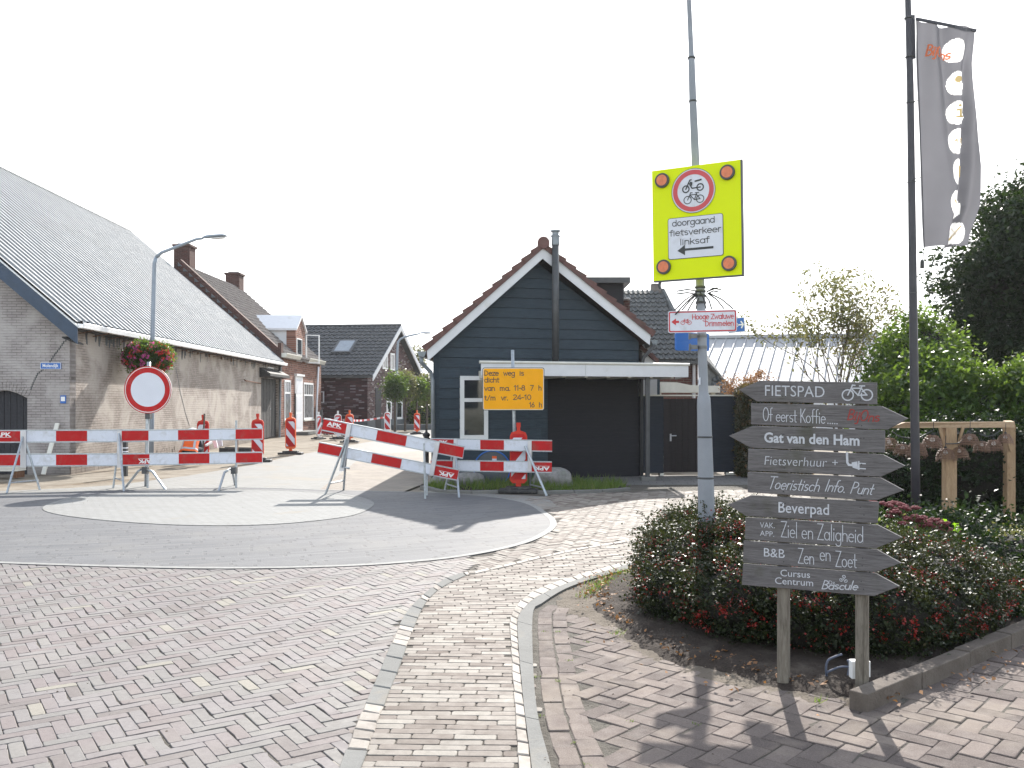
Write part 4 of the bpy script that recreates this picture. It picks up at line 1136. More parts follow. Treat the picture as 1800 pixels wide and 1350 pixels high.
mb = MB(); mb.prism([Pg(door[0] - .3, 0, zd), Pg(door[0] - .3, -.45, zd + .05), Pg(door[0] - .3, -.45, zd + .16), Pg(door[0] - .3, 0, zd + .42)], SU * (door[1] - door[0] + .5)); mb.build("door_canopy", M['blackwood'], barn)
window(barn, side, 470, 479.5, 645.5, 665, bars=(.5,), vb=((.35, 0, 1), (.68, 0, 1)), fw=.05)
mb = MB(); mb.tube([side.pt(429, 667, .06), side.pt(431, 669, .12), side.pt(445, 671.5, .12), side.pt(458, 674, .1)], .025, 6); mb.build("gutter_rail", M['rust'], barn)
mb = MB(); mb.tube([side.pt(493.5, 640, .12), side.pt(492.5, 700, .1), side.pt(491.5, 769, .1)], .05, 8); mb.build("downpipe", M['zinc'], barn)
r = random.Random(8)
for i, (px, py) in enumerate([(183, 588), (217, 594), (326, 618), (346, 622), (366, 628), (388, 632), (405, 636), (188, 592)]):
    mb = MB(); p = side.pt(px, py, 0); u = side.U(px); mb.prism([side.w(u - .04, p.z, .05), side.w(u + .04, p.z, .05), side.w(u + .03, p.z + .3, .02), side.w(u - .03, p.z + .3, .02)], -side.n * .02); mb.build("wall_anchor", M['rust'], barn)
# a darker rubble footing course
mb = MB(); r = random.Random(5); s_ = .02
for i in range(40):
    L = r.uniform(.18, .3)
    mb.prism([side.w(s_, -.05, .02), side.w(s_ + L - .01, -.05, .02), side.w(s_ + L - .015, r.uniform(.08, .3), .012), side.w(s_ + .01, r.uniform(.08, .28), .012)], -side.n * .03); s_ += L
mb.build("footing", M['wb_y'], barn, kind='stuff')

# street name plate and house number on the gable
def plate(name, pl, x0, x1, yt, yb, col, lab, cat, off=.03, rim=None):
    u0, u1 = sorted((pl.U(x0), pl.U(x1))); xm = (x0 + x1) / 2; z1, z0 = pl.pt(xm, yt).z, pl.pt(xm, yb).z
    o = thing(name, pl.w((u0 + u1) / 2, (z0 + z1) / 2, off), lab, cat)
    mb = MB(); mb.prism([pl.w(u0, z0, off), pl.w(u1, z0, off), pl.w(u1, z1, off), pl.w(u0, z1, off)], -pl.n * (off - .002)); mb.build("plate", col, o)
    return o, u0, u1, z0, z1
gr = Pl((gable.w(5, 0).x, gable.w(5, 0).y), (BX0, BY0))    # same plane, u to the right
sgn, u0, u1, z0, z1 = plate("street_name_sign", gr, 72, 108, 637.5, 649, M['blue'], "small blue street name plate reading Molendijk on the whitewashed gable", "street sign")
mb = MB(); f = plframe(gr, .0335)
for a, b, c, d in ((u0, u1, z1 - .008, z1), (u0, u1, z0, z0 + .008), (u0, u0 + .008, z0 + .008, z1 - .008), (u1 - .008, u1, z0 + .008, z1 - .008)):
    mb.poly([f(a, c), f(b, c), f(b, d), f(a, d)])
mb.build("border", M['whitepaint'], sgn)
mb = MB(); text_on(mb, plframe(gr, .0325), "Molendijk", u0 + .05, z0 + .045, u1 - .05, .07, bold=.02); mb.build("lettering", M['whitepaint'], sgn)
sgn, u0, u1, z0, z1 = plate("house_number_sign", gr, 107, 116.5, 695, 709, M['blue'], "tiny pale blue notice plate near the barn corner below the street sign", "notice plate")
mb = MB(); f = plframe(gr, .033); mb.poly([f(u0 + .015, z0 + .05), f(u1 - .015, z0 + .05), f(u1 - .015, z1 - .03), f(u0 + .015, z1 - .03)]); mb.build("panel", M['whitepaint'], sgn)

# ================================================================ ORANGE BRICK HOUSE
HX, HY0, HY1 = -10.55, 41.45, 50.3
ha = thing("brick_house", (HX, HY0, 0), "old orange brick house with wall dormer and white front door beyond the barn", "house")
front = Pl((HX, HY0), (HX, HY1)); HEZ, HRX, HRZ = 3.72, -15.1, 7.75
hs_ = (HRZ - HEZ) / (HX - HRX)
mb = MB(); mb.prism([V(HX, HY0, 0), V(HX, HY1, 0), V(HX, HY1, HEZ), V(HX, HY0, HEZ)], (-.3, 0, 0)); mb.build("front_wall", M['rb_y'], ha)
mb = MB(); mb.prism([V(HX - .002, HY0, 0), V(HX - .002, HY0, HEZ), V(HRX, HY0, HRZ + .1), V(2 * HRX - HX, HY0, HEZ), V(2 * HRX - HX, HY0, 0)], (0, .3, 0))
mb.prism([V(HX - .002, HY1, 0), V(HX - .002, HY1, HEZ), V(HRX, HY1, HRZ + .1), V(2 * HRX - HX, HY1, HEZ), V(2 * HRX - HX, HY1, 0)], (0, -.3, 0)); mb.build("gable_wall", M['rb_x'], ha)
# raised gable parapet with pale tile-filled teeth
mb = MB(); mb.prism([V(HX - .1, HY0 - .05, HEZ + .05), V(HX - .1, HY0 - .05, HEZ + .55), V(HX + .05, HY0 - .05, HEZ + .55), V(HX + .05, HY0 - .05, HEZ - .35), V(HX - .6, HY0 - .05, HEZ - .35)], (0, .4, 0))
mb.prism([V(HX - .1, HY0 - .05, HEZ - .3), V(HX - .1, HY0 - .05, HEZ + .34), V(HRX, HY0 - .05, HRZ + .34), V(HRX, HY0 - .05, HRZ - .5)], (0, .35, 0)); mb.build("parapet", M['rb_x'], ha)
for i in range(17):
    t = (i + .5) / 17; x = HX - .35 + (HRX - HX) * t * .95; z = HEZ + (HRZ - HEZ) * t - .12 + .3
    mb = MB(); mb.prism([V(x - .1, HY0 - .08, z - .05), V(x + .09, HY0 - .08, z - .05), V(x - .1, HY0 - .08, z + .12)], (0, .04, 0)); mb.build("gable_tooth", M['plinth'], ha)
Or = V(HX + .22, HY0 + .3, HEZ + .02 - .22 * hs_ + .1); Ur = V(0, HY1 - HY0 - .3, 0); Wr = V(HRX - HX - .22, 0, HRZ - HEZ + .22 * hs_)
mb = MB(); mb.prism([Or, Or + Ur, Or + Ur + Wr, Or + Wr], (0, 0, -.06)); mb.prism([Or + Wr, Or + Ur + Wr, V(2 * HRX - HX, HY1, HEZ), V(2 * HRX - HX, HY0, HEZ)], (0, 0, -.06)); mb.build("roof", M['oldtile2'], ha)
tiles("roof_tiles", M['oldtile2'], ha, Or + V(0, 0, .02), Ur, Wr, 36, 22, .05, .05)
def chimney(parent, x0, x1, y0, y1, z0, z1):
    mb = MB(); mb.box(((x0 + x1) / 2, (y0 + y1) / 2, (z0 + z1) / 2), (x1 - x0, y1 - y0, z1 - z0)); c = mb.build("chimney", M['rb_x'], parent)
    mb = MB(); mb.box(((x0 + x1) / 2, (y0 + y1) / 2, z1 + .05), (x1 - x0 + .12, y1 - y0 + .12, .1)); mb.build("chimney_cap", M['rb_x'], c)
    mb = MB(); mb.box(((x0 + x1) / 2, (y0 + y1) / 2, z1 + .1), (x1 - x0 - .2, y1 - y0 - .3, .14)); mb.build("flue_rim", M['dusty'], c)
    return c
chimney(ha, -15.72, -14.98, 42.3, 43.1, 6.6, 8.82)
chimney(ha, -15.55, -14.8, 49.4, 50.25, 6.8, 8.5)
# dormer
dy0, dy1, dz = 44.35, 46.35, 5.2
mb = MB(); mb.prism([V(HX + .01, dy0, HEZ - .1), V(HX + .01, dy1, HEZ - .1), V(HX + .01, dy1, dz), V(HX + .01, (dy0 + dy1) / 2, dz + .65), V(HX + .01, dy0, dz)], (-.45, 0, 0)); dm = mb.build("dormer", M['rb_y'], ha)
mb = MB(); xb = HX - (dz - HEZ) / hs_
mb.prism([V(HX - .44, dy0 + .03, HEZ + .4), V(HX - .44, dy0 + .03, dz), V(xb - .1, dy0 + .03, dz)], (0, .1, 0)); mb.prism([V(HX - .44, dy1 - .13, HEZ + .4), V(HX - .44, dy1 - .13, dz), V(xb - .1, dy1 - .13, dz)], (0, .1, 0)); mb.build("cheek", M['fascia'], dm)
mb = MB(); ym = (dy0 + dy1) / 2
mb.prism([V(HX + .1, dy0 - .12, dz - .03), V(HX + .1, ym, dz + .72), V(HX + .1, dy1 + .12, dz - .03), V(HX + .1, dy1 + .12, dz - .13), V(HX + .1, ym, dz + .6), V(HX + .1, dy0 - .12, dz - .13)], (-2.35, 0, 0)); mb.build("dormer_roof", M['fascia'], dm)
window(ha, front, 520.5, 529.5, 595, 636, proud=.05, glass='glass', bars=(.3,))
# open casement
mb = MB(); yy = 46.2; xx = HX + .08; zz0, zz1 = 3.55, 5.0
for a, b, c, d in ((0, .05, zz0, zz1), (.6, .65, zz0, zz1), (.05, .6, zz0, zz0 + .05), (.05, .6, zz1 - .05, zz1)):
    mb.prism([V(xx + a, yy + a * .35, c), V(xx + b, yy + b * .35, c), V(xx + b, yy + b * .35, d), V(xx + a, yy + a * .35, d)], (0, .05, 0))
mb.build("open_casement", M['whitepaint'], ha)
w1 = window(ha, front, 499.5, 510.5, 668, 739, proud=.03, fw=.09, bars=(.68,), vb=((.33, .68, 1), (.66, .68, 1)), glass='curtain', sill='offwhite')
window(ha, front, 533.5, 550, 673, 737, proud=.03, fw=.09, bars=(.66,), vb=((.25, .66, 1), (.5, .66, 1), (.75, .66, 1)), glass='curtain', sill='offwhite')
mb = MB(); a, b = front.U(518), front.U(530.5); mb.prism([front.w(a, 0.02, .05), front.w(b, 0.02, .05), front.w(b, 2.85, .05), front.w(a, 2.85, .05)], -front.n * .06); fd = mb.build("front_door", M['whitepaint'], ha)
mb = MB(); mb.prism([front.w(a - .08, 2.85, .14), front.w(b + .08, 2.85, .14), front.w(b + .08, 2.95, .14), front.w(a - .08, 2.95, .14)], -front.n * .14); mb.build("door_hood", M['whitepaint'], fd)
mb = MB()
for q in range(3): mb.prism([front.w(a + .2, .3 + q * .85, .065), front.w(b - .2, .3 + q * .85, .065), front.w(b - .2, 1.0 + q * .85, .065), front.w(a + .2, 1.0 + q * .85, .065)], -front.n * .014)
mb.build("door_panel", M['fascia'], fd)
mb = MB(); mb.prism([front.w(a - .06, .02, .07), front.w(a - .01, .02, .07), front.w(a - .01, 2.0, .07), front.w(a - .06, 2.0, .07)], -front.n * .06); mb.build("door_slot", M['dusty'], fd)
mb = MB()
for (s0, s1) in ((0, front.U(519.5)), (front.U(535), front.U(563))):
    mb.prism([front.w(s0, HEZ - .1, .0), front.w(s0, HEZ - .1, .22), front.w(s0, HEZ + .06, .32), front.w(s0, HEZ + .1, .32), front.w(s0, HEZ + .1, .0)], front.u * (s1 - s0))
mb.build("gutter", M['offwhite'], ha)
mb = MB(); mb.tube([front.pt(559.5, 645, .1), front.pt(557, 700, .1), front.pt(555.5, 758, .1)], .06, 8); mb.build("downpipe", M['alu'], ha)
mb = MB(); mb.box((HX + .35, 45.5, .07), (.7, 3.2, .14)); mb.build("doorstep", M['kerb'], ha)

# ================================================================ PURPLE BRICK HOUSE
A = V(-8.29, 52.2, 0); vg_ = V(2.1, 7.3, 0).normalized(); ug = V(-1, .12, 0).normalized()
hb = thing("gabled_house", A, "purple brick house with dark tiled roof, skylight and white edged gable", "house")
GW = 7.6; BEZ = 3.2; BRZ = 6.15; BL = 9.5
fb = Pl((A.x, A.y), (A.x + ug.x * BL, A.y + ug.y * BL)); gb = Pl((A.x, A.y), (A.x + vg_.x * GW, A.y + vg_.y * GW))
mb = MB(); mb.prism([fb.w(0, 0), fb.w(BL, 0), fb.w(BL, BEZ), fb.w(0, BEZ)], vg_ * .25); mb.build("side_wall", M['pb_x'], hb)
gbn = gb.n
mb = MB(); mb.prism([gb.w(0.0, .55, .002), gb.w(GW, .55, .002), gb.w(GW, BEZ, .002), gb.w(GW / 2, BRZ - .05, .002), gb.w(0.0, BEZ, .002)], -gbn * .25); mb.build("gable_wall", M['pb_y'], hb)
mb = MB(); mb.prism([gb.w(-.02, 0, .02), gb.w(GW, 0, .02), gb.w(GW, .55, .02), gb.w(-.02, .55, .02)], -gbn * .2); mb.prism([fb.w(0, 0, .02), fb.w(BL, 0, .02), fb.w(BL, .5, .02), fb.w(0, .5, .02)], -fb.n * .018); mb.build("plinth", M['plinth'], hb)
oh = .45
E = A - vg_ * .3 - ug * oh + V(0, 0, BEZ - .12); Wv = vg_ * (GW / 2 + .3) + V(0, 0, BRZ - BEZ + .12 + .1); U_ = ug * (BL + oh)
mb = MB(); mb.prism([E, E + U_, E + U_ + Wv, E + Wv], (0, 0, -.1)); Er = E + Wv; W2 = vg_ * (GW / 2 + .3) - V(0, 0, BRZ - BEZ + .22); mb.prism([Er, Er + U_, Er + U_ + W2, Er + W2], (0, 0, -.1)); mb.build("roof", M['slate'], hb)
tiles("roof_tiles", M['slate'], hb, E + V(0, 0, .015), U_, Wv, 32, 15, .06, .05)
mb = MB(); mb.tube([Er + V(0, 0, .03), Er + U_ + V(0, 0, .03)], .1, 8); mb.build("ridge_tiles", M['slate'], hb)
mb = MB(); o_ = -ug * .03
mb.prism([E + o_ + V(0, 0, -.3), E + o_ + V(0, 0, .02), Er + o_ + V(0, 0, .04), Er + o_ + V(0, 0, -.28)], ug * .06); mb.prism([Er + o_ + V(0, 0, -.28), Er + o_ + V(0, 0, .04), Er + W2 + o_ + V(0, 0, .02), Er + W2 + o_ + V(0, 0, -.3)], ug * .06); mb.build("barge_board", M['fascia'], hb)
mb = MB(); mb.prism([E + V(0, 0, -.12) - vg_ * .1, E + V(0, 0, .0) - vg_ * .1, E + V(0, 0, 0) + vg_ * .02, E + V(0, 0, -.12) + vg_ * .02], U_); mb.build("gutter", M['dusty'], hb)
def skylight(c0, c1, r0, r1):
    N_ = U_.cross(Wv).normalized(); N_ = N_ if N_.z > 0 else -N_
    P_ = lambda u, w, h: E + U_ * u + Wv * w + N_ * h
    mb = MB(); mb.prism([P_(c0, r0, .14), P_(c1, r0, .14), P_(c1, r1, .14), P_(c0, r1, .14)], -N_ * .13); s = mb.build("skylight", M['dusty'], hb)
    e, g_ = (c1 - c0) * .12, (r1 - r0) * .1
    mb = MB(); mb.prism([P_(c0 + e, r0 + g_, .146), P_(c1 - e, r0 + g_, .146), P_(c1 - e, r1 - g_, .146), P_(c0 + e, r1 - g_, .146)], -N_ * .02); mb.build("pane", M['skyglass'], s)
M['skyglass'] = mat("skylight_glass", (0.2, 0.23, 0.26), .08, spec=1, var=.1)
skylight(.21, .33, .42, .68); skylight(.66, .75, .48, .66)
for x0, x1, a, b in ((672, 681, 620, 649), (686, 693.5, 621, 651)): window(hb, gb, x0, x1, a, b, fw=.1)
for x0, x1, a, b in ((679, 688, 698, 737), (694, 707, 698, 737)): window(hb, gb, x0, x1, a, b, fw=.14, glass='glass', bars=(.8,))
mb = MB(); a, b = gb.U(659.5), gb.U(669.5); mb.prism([gb.w(a, 0, .03), gb.w(b, 0, .03), gb.w(b, 2.4, .03), gb.w(a, 2.4, .03)], -gbn * .05); mb.build("door", M['blackdoor'], hb)
mb = MB(); a, b = fb.U(570), fb.U(560); z1, z0 = fb.pt(565, 688).z, fb.pt(565, 708).z; a, b = sorted((a, b))
mb.prism([fb.w(a, z0, .1), fb.w(b, z0, .1), fb.w(b, z1, .1), fb.w(a, z1, .1)], -fb.n * .09); mbx = mb.build("wall_box", M['fascia'], hb)
mb = MB(); mb.prism([fb.w(a + .05, z0 + .05, .105), fb.w(b - .05, z0 + .05, .105), fb.w(b - .05, z1 - .05, .105), fb.w(a + .05, z1 - .05, .105)], -fb.n * .008); mb.build("panel", M['rb_x'], mbx)

# ================================================================ DARK TIMBER HOUSE WITH CARPORT
fc = Pl((-1.544, 18.3), (2.72, 19.6)); LW = (fc.B - fc.A).length; back = V(.02, 1, 0)
shed = thing("timber_house", (fc.A.x, fc.A.y, 0), "dark blue black clapboard house with white barge boards and red brown verge tiles", "house")
ua = fc.U(945); za = fc.pt(945, 463).z; zl = fc.pt(768, 618).z; zr = fc.pt(1124, 600).z
outline = [(0, -.05), (LW, -.05), (LW, zr), (ua, za), (0, zl)]
mb = MB(); mb.prism([fc.w(u, z, -.02) for u, z in outline], back * 7.0); mb.build("body", M['clapdark'], shed)
wu0, wu1 = fc.U(808), fc.U(857); wz1, wz0 = fc.pt(832, 661).z, fc.pt(832, 772).z
rows = 22; hrow = (za + .1) / rows
for j in range(rows):
    z0 = j * hrow; z1 = z0 + hrow - .006
    p = clip(clip(outline, 0, 1, z1), 0, -1, -z0)
    if len(p) < 3: continue
    cuts = [(0, LW)]
    if z0 < wz1 and z1 > wz0: cuts = [(0, wu0), (wu1, LW)]
    js = ua - .9 + (j * 1.37) % 1.5
    if z0 < wz0 - .02 < z1:
        q = clip(clip(clip(p, 0, 1, wz0 - .003), 1, 0, wu1), -1, 0, -wu0); mb = MB(); mb.prism([fc.w(u, z, .012) for u, z in q], -fc.n * .03); mb.build('plank', M['clap'], shed)
    if z0 < wz1 + .02 < z1:
        q = clip(clip(clip(p, 0, -1, -wz1 - .003), 1, 0, wu1), -1, 0, -wu0); mb = MB(); mb.prism([fc.w(u, z, .012) for u, z in q], -fc.n * .03); mb.build('plank', M['clap'], shed)
    cuts = [q for c in cuts for q in (((c[0], js - .002), (js + .002, c[1])) if c[0] + .3 < js < c[1] - .3 and z1 < zl else (c,))]
    for a, b in cuts:
        q = clip(clip(p, 1, 0, b), -1, 0, -a)
        if len(q) < 3: continue
        mb = MB(); fr = [fc.w(u, z, .006 + .022 * (z1 - z) / hrow) for u, z in q]; bk = [fc.w(u, z, -.018) for u, z in q]; k = len(q)
        mb.add(fr + bk, [tuple(range(k)), tuple(range(2 * k - 1, k - 1, -1))] + [(i, (i + 1) % k, (i + 1) % k + k, i + k) for i in range(k)])
        mb.build("plank", M['clap'], shed)
window(shed, fc, 808, 857, 661, 772, proud=.05, fw=.085, bars=(.62,), uz=(wu0, wu1, wz0, wz1))
mb = MB(); mb.prism([fc.w(-.05, 0, .035), fc.w(.07, 0, .035), fc.w(.07, zl, .035), fc.w(-.05, zl, .035)], back * .12); mb.build("corner_board", M['clap'], shed)
# roof slopes, barge boards, verge tiles
fwd = fc.n * .32
def RP(u, z, o=0.0): return fc.w(u, z, .32 + o)
vl = Vector((ua, za + .12)) - Vector((-.25, zl - .25 * (za - zl) / ua)); 
L0 = Vector((-.22, zl - .22 * (za - zl) / ua - .02)); T0 = Vector((ua, za + .05)); R0 = Vector((LW + .12, zr - .12 * (za - zr) / (LW - ua) - .02))
bw = .21
mb = MB()
def vbz(p): return RP(p.x, p.y)
nl = Vector((-(T0 - L0).y, (T0 - L0).x)).normalized() * bw; nr = Vector((-(T0 - R0).y, (T0 - R0).x)).normalized() * -bw
mb.prism([vbz(L0), vbz(T0), RP(T0.x, T0.y + bw * 1.33), vbz(L0 + Vector((-.02, bw * 1.15)))], back * .04); mb.build("barge_board", M['fascia'], shed)
mb = MB(); mb.prism([RP(T0.x, T0.y, .001), vbz(R0), vbz(R0 + Vector((.02, bw * 1.15))), RP(T0.x, T0.y + bw * 1.33, .001)], back * .04); mb.build("barge_board", M['fascia'], shed)
mb = MB(); up_ = bw * 1.0
Lr, Tr, Rr_ = L0 + Vector((-.02, up_)), T0 + Vector((0, up_ * 1.2)), R0 + Vector((.02, up_))
for a, b in ((Lr, Tr), (Tr, Rr_)):
    mb.prism([fc.w(a.x, a.y, .27), fc.w(b.x, b.y, .27), fc.w(b.x, b.y - .12, .27), fc.w(a.x, a.y - .12, .27)], back * 7.4)
mb.build("roof", M['terra'], shed)
def verge(a, b, n, sgnv):
    d = (b - a) / n; nn = Vector((-d.y, d.x)).normalized()
    if nn.y < 0: nn = -nn
    for i in range(n):
        p = a + d * i; q = a + d * (i + 1.14)
        mb = MB()
        pts = [p - nn * .03, q - nn * .03 if i < n - 1 else a + d * n - nn * .03, (q if i < n - 1 else a + d * n) + nn * .055, p + nn * .105]
        mb.prism([fc.w(t.x, t.y, .36) for t in pts], back * .26); mb.build("verge_tile", M['terra'], shed)
verge(Lr + Vector((-.05, .0)), Tr, 12, 1); verge(Rr_ + Vector((.05, .0)), Tr, 11, -1)
mb = MB(); c = fc.w(Tr.x, Tr.y + .07, .38); mb.tube([c + back * -.01, c + back * 7.0], .125, 12); mb.build("ridge_tile", M['terra'], shed)
# main roof tile courses seen at the edge
# flue pipe
uf = fc.U(964.5); zt = fc.pt(964.5, 412).z; mb = MB(); mb.tube([fc.w(uf, 2.2, .42), fc.w(uf, zt - .15, .42)], .072, 14); fl = mb.build("flue_pipe", M['dusty'], shed, smooth=True)
mb = MB(); mb.lathe([(.08, -.3), (.085, -.28), (.085, -.12), (.1, -.12), (.1, -.1), (.07, -.08), (.07, -.02), (.1, -.02), (.1, .01), (0, .03)], fc.w(uf, zt, .42), 14); mb.build("flue_cap", M['zinc'], fl)
for z in (1.1, 2.5): pass
# gutters and pipes
mb = MB(); a = fc.w(-.27, Lr.y - .02, .33)
mb.prism([a + fc.u * .02, a + fc.u * -.16, a + fc.u * -.13 + V(0, 0, -.1), a + fc.u * -.02 + V(0, 0, -.11)], back * 7.2); mb.build("gutter", M['zinc'], shed)
mb = MB(); g0 = fc.w(-.33, Lr.y - .12, .25); mb.tube([g0, g0 + V(0, 0, -.12), fc.w(-.1, Lr.y - .42, .05), fc.w(-.07, Lr.y - .6, .08), fc.w(-.05, .02, .08)], .042, 10); mb.build("downpipe", M['zinc'], shed, smooth=True)
mb = MB(); a = fc.w(LW + .2, R0.y + .12, .3); mb.prism([a + fc.u * -.05, a + fc.u * .12, a + fc.u * .1 + V(0, 0, -.1), a + fc.u * 0 + V(0, 0, -.11)], back * 7); mb.build("gutter", M['zinc'], shed)
mb = MB(); mb.tube([a + fc.u * .05 + V(0, 0, -.1), fc.w(LW + .06, R0.y - .25, .14), fc.w(LW + .04, R0.y - .45, .08), fc.w(LW + .04, .0, .08)], .04, 8); mb.build("downpipe", M['dusty'], shed, smooth=True)
# dormer on the right slope
yd0 = 22.0
def dbox(x0, x1, yt, yb, Y0, dep, name, m, par):
    p0, p1 = S(x0, yb, Y0), S(x1, yt, Y0); mb = MB(); mb.prism([V(p0.x, Y0, p0.z), V(p1.x, Y0, p0.z), V(p1.x, Y0, p1.z), V(p0.x, Y0, p1.z)], (0, dep, 0)); return mb.build(name, m, par)
dmr = dbox(975, 1096, 497, 640, 22.0, 2.6, "dormer", M['clapdark'], shed)
dbox(965, 1108, 487, 497, 21.8, 3.0, "dormer_roof", M['dusty'], dmr)
dbox(1097, 1107, 528, 550, 22.3, .5, "dormer_edge", M['rb_x'], dmr)
dbox(1097, 1108, 523, 525, 22.2, .6, "dormer_trim", M['fascia'], dmr)
# lower lean-to to the right rear
p = [S(1130, 590, 20.6), S(1142, 588, 20.6), S(1142, 628, 20.6), S(1155, 640, 20.6), S(1155, 700, 20.6), S(1127, 700, 20.6)]
mb = MB(); mb.prism([(q.x, q.y, q.z) for q in p], (0, 3, 0)); mb.build("lean_to", M['fascia'], shed)
a, b = S(1126, 612, 20.5), S(1157, 636, 20.5)
for i in range(3):
    q0 = a + (b - a) * (i / 3); q1 = a + (b - a) * ((i + 1.1) / 3); mb = MB(); mb.prism([q0 + V(0, 0, -.02), q1 + V(0, 0, -.03), q1 + V(0, 0, .06), q0 + V(0, 0, .1)], (0, .3, 0)); mb.build("verge_tile", M['terra'], shed)
dbox(1128, 1160, 663, 705, 21, 2, "annex_wall", M['clap'], shed)

# carport
cp0 = S(845, 706, 17.35); cp1 = S(1207, 706, 18.6)
fp = Pl((cp0.x, cp0.y), (cp1.x, cp1.y)); FL = (fp.B - fp.A).length
carport = thing("carport", (fp.A.x, fp.A.y, 0), "flat carport with white fascia on a slim dark post before the timber house", "carport")
zt, zb = 2.355, 2.10; dep = back * 1.55
mb = MB(); mb.prism([fp.w(.03, zt - .03), fp.w(FL - .03, zt - .03), fp.w(FL - .03, zt - .07), fp.w(.03, zt - .07)], dep); mb.build("roof_deck", M['dusty'], carport)
mid = FL * .49
for a, b in ((0, mid - .002), (mid + .002, FL)):
    mb = MB(); mb.prism([fp.w(a, zb, .02), fp.w(b, zb, .02), fp.w(b, zt - .02, .02), fp.w(a, zt - .02, .02)], back * .04); mb.build("fascia", M['fascia'], carport)
mb = MB(); mb.prism([fp.w(FL - .0, zb, .018), fp.w(FL + .03, zb, .018), fp.w(FL + .03, zt - .02, .018), fp.w(FL - .0, zt - .02, .018)], dep); mb.build("fascia", M['fascia'], carport)
mb = MB(); mb.tube([fp.w(-.03, zt, .02), fp.w(FL + .05, zt, .02)], .028, 8); mb.tube([fp.w(FL + .03, zt, .02), fp.w(FL + .03, zt, .02) + dep], .026, 8); mb.build("roof_edge_trim", M['offwhite'], carport)
for i in range(9):
    u = .3 + (FL - .6) * i / 8; mb = MB(); mb.beam(fp.w(u, zb + .05, -.05), fp.w(u, zb + .05, -1.4), .07, .15); mb.build("joist", M['offwhite'], carport)
up0 = fp.U(1142); mb = MB(); q = fp.w(up0, 0, -.1); mb.box((q.x, q.y, zb / 2 + .04), (.085, .085, zb)); mb.build("post", M['dusty'], carport)
mb = MB(); mb.box((q.x, q.y, .04), (.28, .28, .08)); mb.build("post_base", M['kerb'], carport)
mb = MB(); q = fp.w(fc.U(1122) + .25, 0, -1.3); 

# near-black boards over the same wall, under the carport
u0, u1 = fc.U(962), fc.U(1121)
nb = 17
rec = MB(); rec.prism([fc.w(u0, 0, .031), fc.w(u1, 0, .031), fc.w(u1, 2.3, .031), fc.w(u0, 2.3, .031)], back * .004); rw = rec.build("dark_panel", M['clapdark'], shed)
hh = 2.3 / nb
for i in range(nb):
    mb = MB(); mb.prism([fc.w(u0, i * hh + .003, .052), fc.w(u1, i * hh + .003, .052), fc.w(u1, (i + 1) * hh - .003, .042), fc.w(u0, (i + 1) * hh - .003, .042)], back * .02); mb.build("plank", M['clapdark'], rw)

# garden wall with gate, right of the house
fe = Pl((2.74, 19.62), (5.0, 19.95)); FEL = fe.U(1297)
fence = thing("board_fence", (2.74, 19.62, 0), "black horizontal board fence between the timber house and the hedge", "fence")
gu0, gu1 = fe.U(1166), fe.U(1233); zf = 1.72; nb = 9
for a, b in ((.02, gu0), (gu1, FEL)):
    for i in range(nb):
        mb = MB(); h0 = .06 + i * (zf - .06) / nb; h1 = .06 + (i + 1) * (zf - .06) / nb - .006
        mb.prism([fe.w(a, h0, .02), fe.w(b, h0, .02), fe.w(b, h1 + .012, .006), fe.w(a, h1 + .012, .006)], -fe.n * .02); mb.build("plank", M['fenceb'], fence)
for u in (.02, gu0 - .04, gu1 + .04, FEL - .03, fe.U(1279)):
    mb = MB(); q = fe.w(u, 0, -.05); mb.box((q.x, q.y, zf / 2), (.09, .08, zf - .01)); mb.build("post", M['clapdark'], fence)
mb = MB(); mb.prism([fe.w(0, zf, .05), fe.w(FEL, zf, .05), fe.w(FEL, zf + .03, .05), fe.w(0, zf + .03, .05)], -fe.n * .14); mb.build("capping", M['offwhite'], fence)
for a, b in ((1276, 1290), (1160, 1166)):
    mb = MB(); mb.prism([fe.w(fe.U(a), 0, .03), fe.w(fe.U(b), 0, .03), fe.w(fe.U(b), .05, .03), fe.w(fe.U(a), .05, .03)], -fe.n * .1); mb.build("foot_block", M['offwhite'], fence)
gate = thing("garden_gate", fe.w((gu0 + gu1) / 2, 0), "dark brown vertical board gate with a silver lever handle", "gate")
nb = 6
for i in range(nb):
    a = gu0 + .01 + (gu1 - gu0 - .02) * i / nb; b = gu0 + .01 + (gu1 - gu0 - .02) * (i + 1) / nb - .006
    mb = MB(); mb.prism([fe.w(a, .07, .012), fe.w(b, .07, .012), fe.w(b, zf - .06, .012), fe.w(a, zf - .06, .012)], -fe.n * .03); mb.build("plank", M['gatewood'], gate)
hu = fe.U(1178.5); hz = fe.pt(1179, 769).z
mb = MB(); mb.prism([fe.w(hu - .018, hz - .08, .02), fe.w(hu + .018, hz - .08, .02), fe.w(hu + .018, hz + .08, .02), fe.w(hu - .018, hz + .08, .02)], -fe.n * .008); hd = mb.build("handle_plate", M['alu'], gate)
mb = MB(); mb.tube([fe.w(hu, hz + .04, .02), fe.w(hu, hz + .04, .07), fe.w(hu + .11, hz + .04, .07)], .011, 8); mb.build("handle", M['alu'], hd)

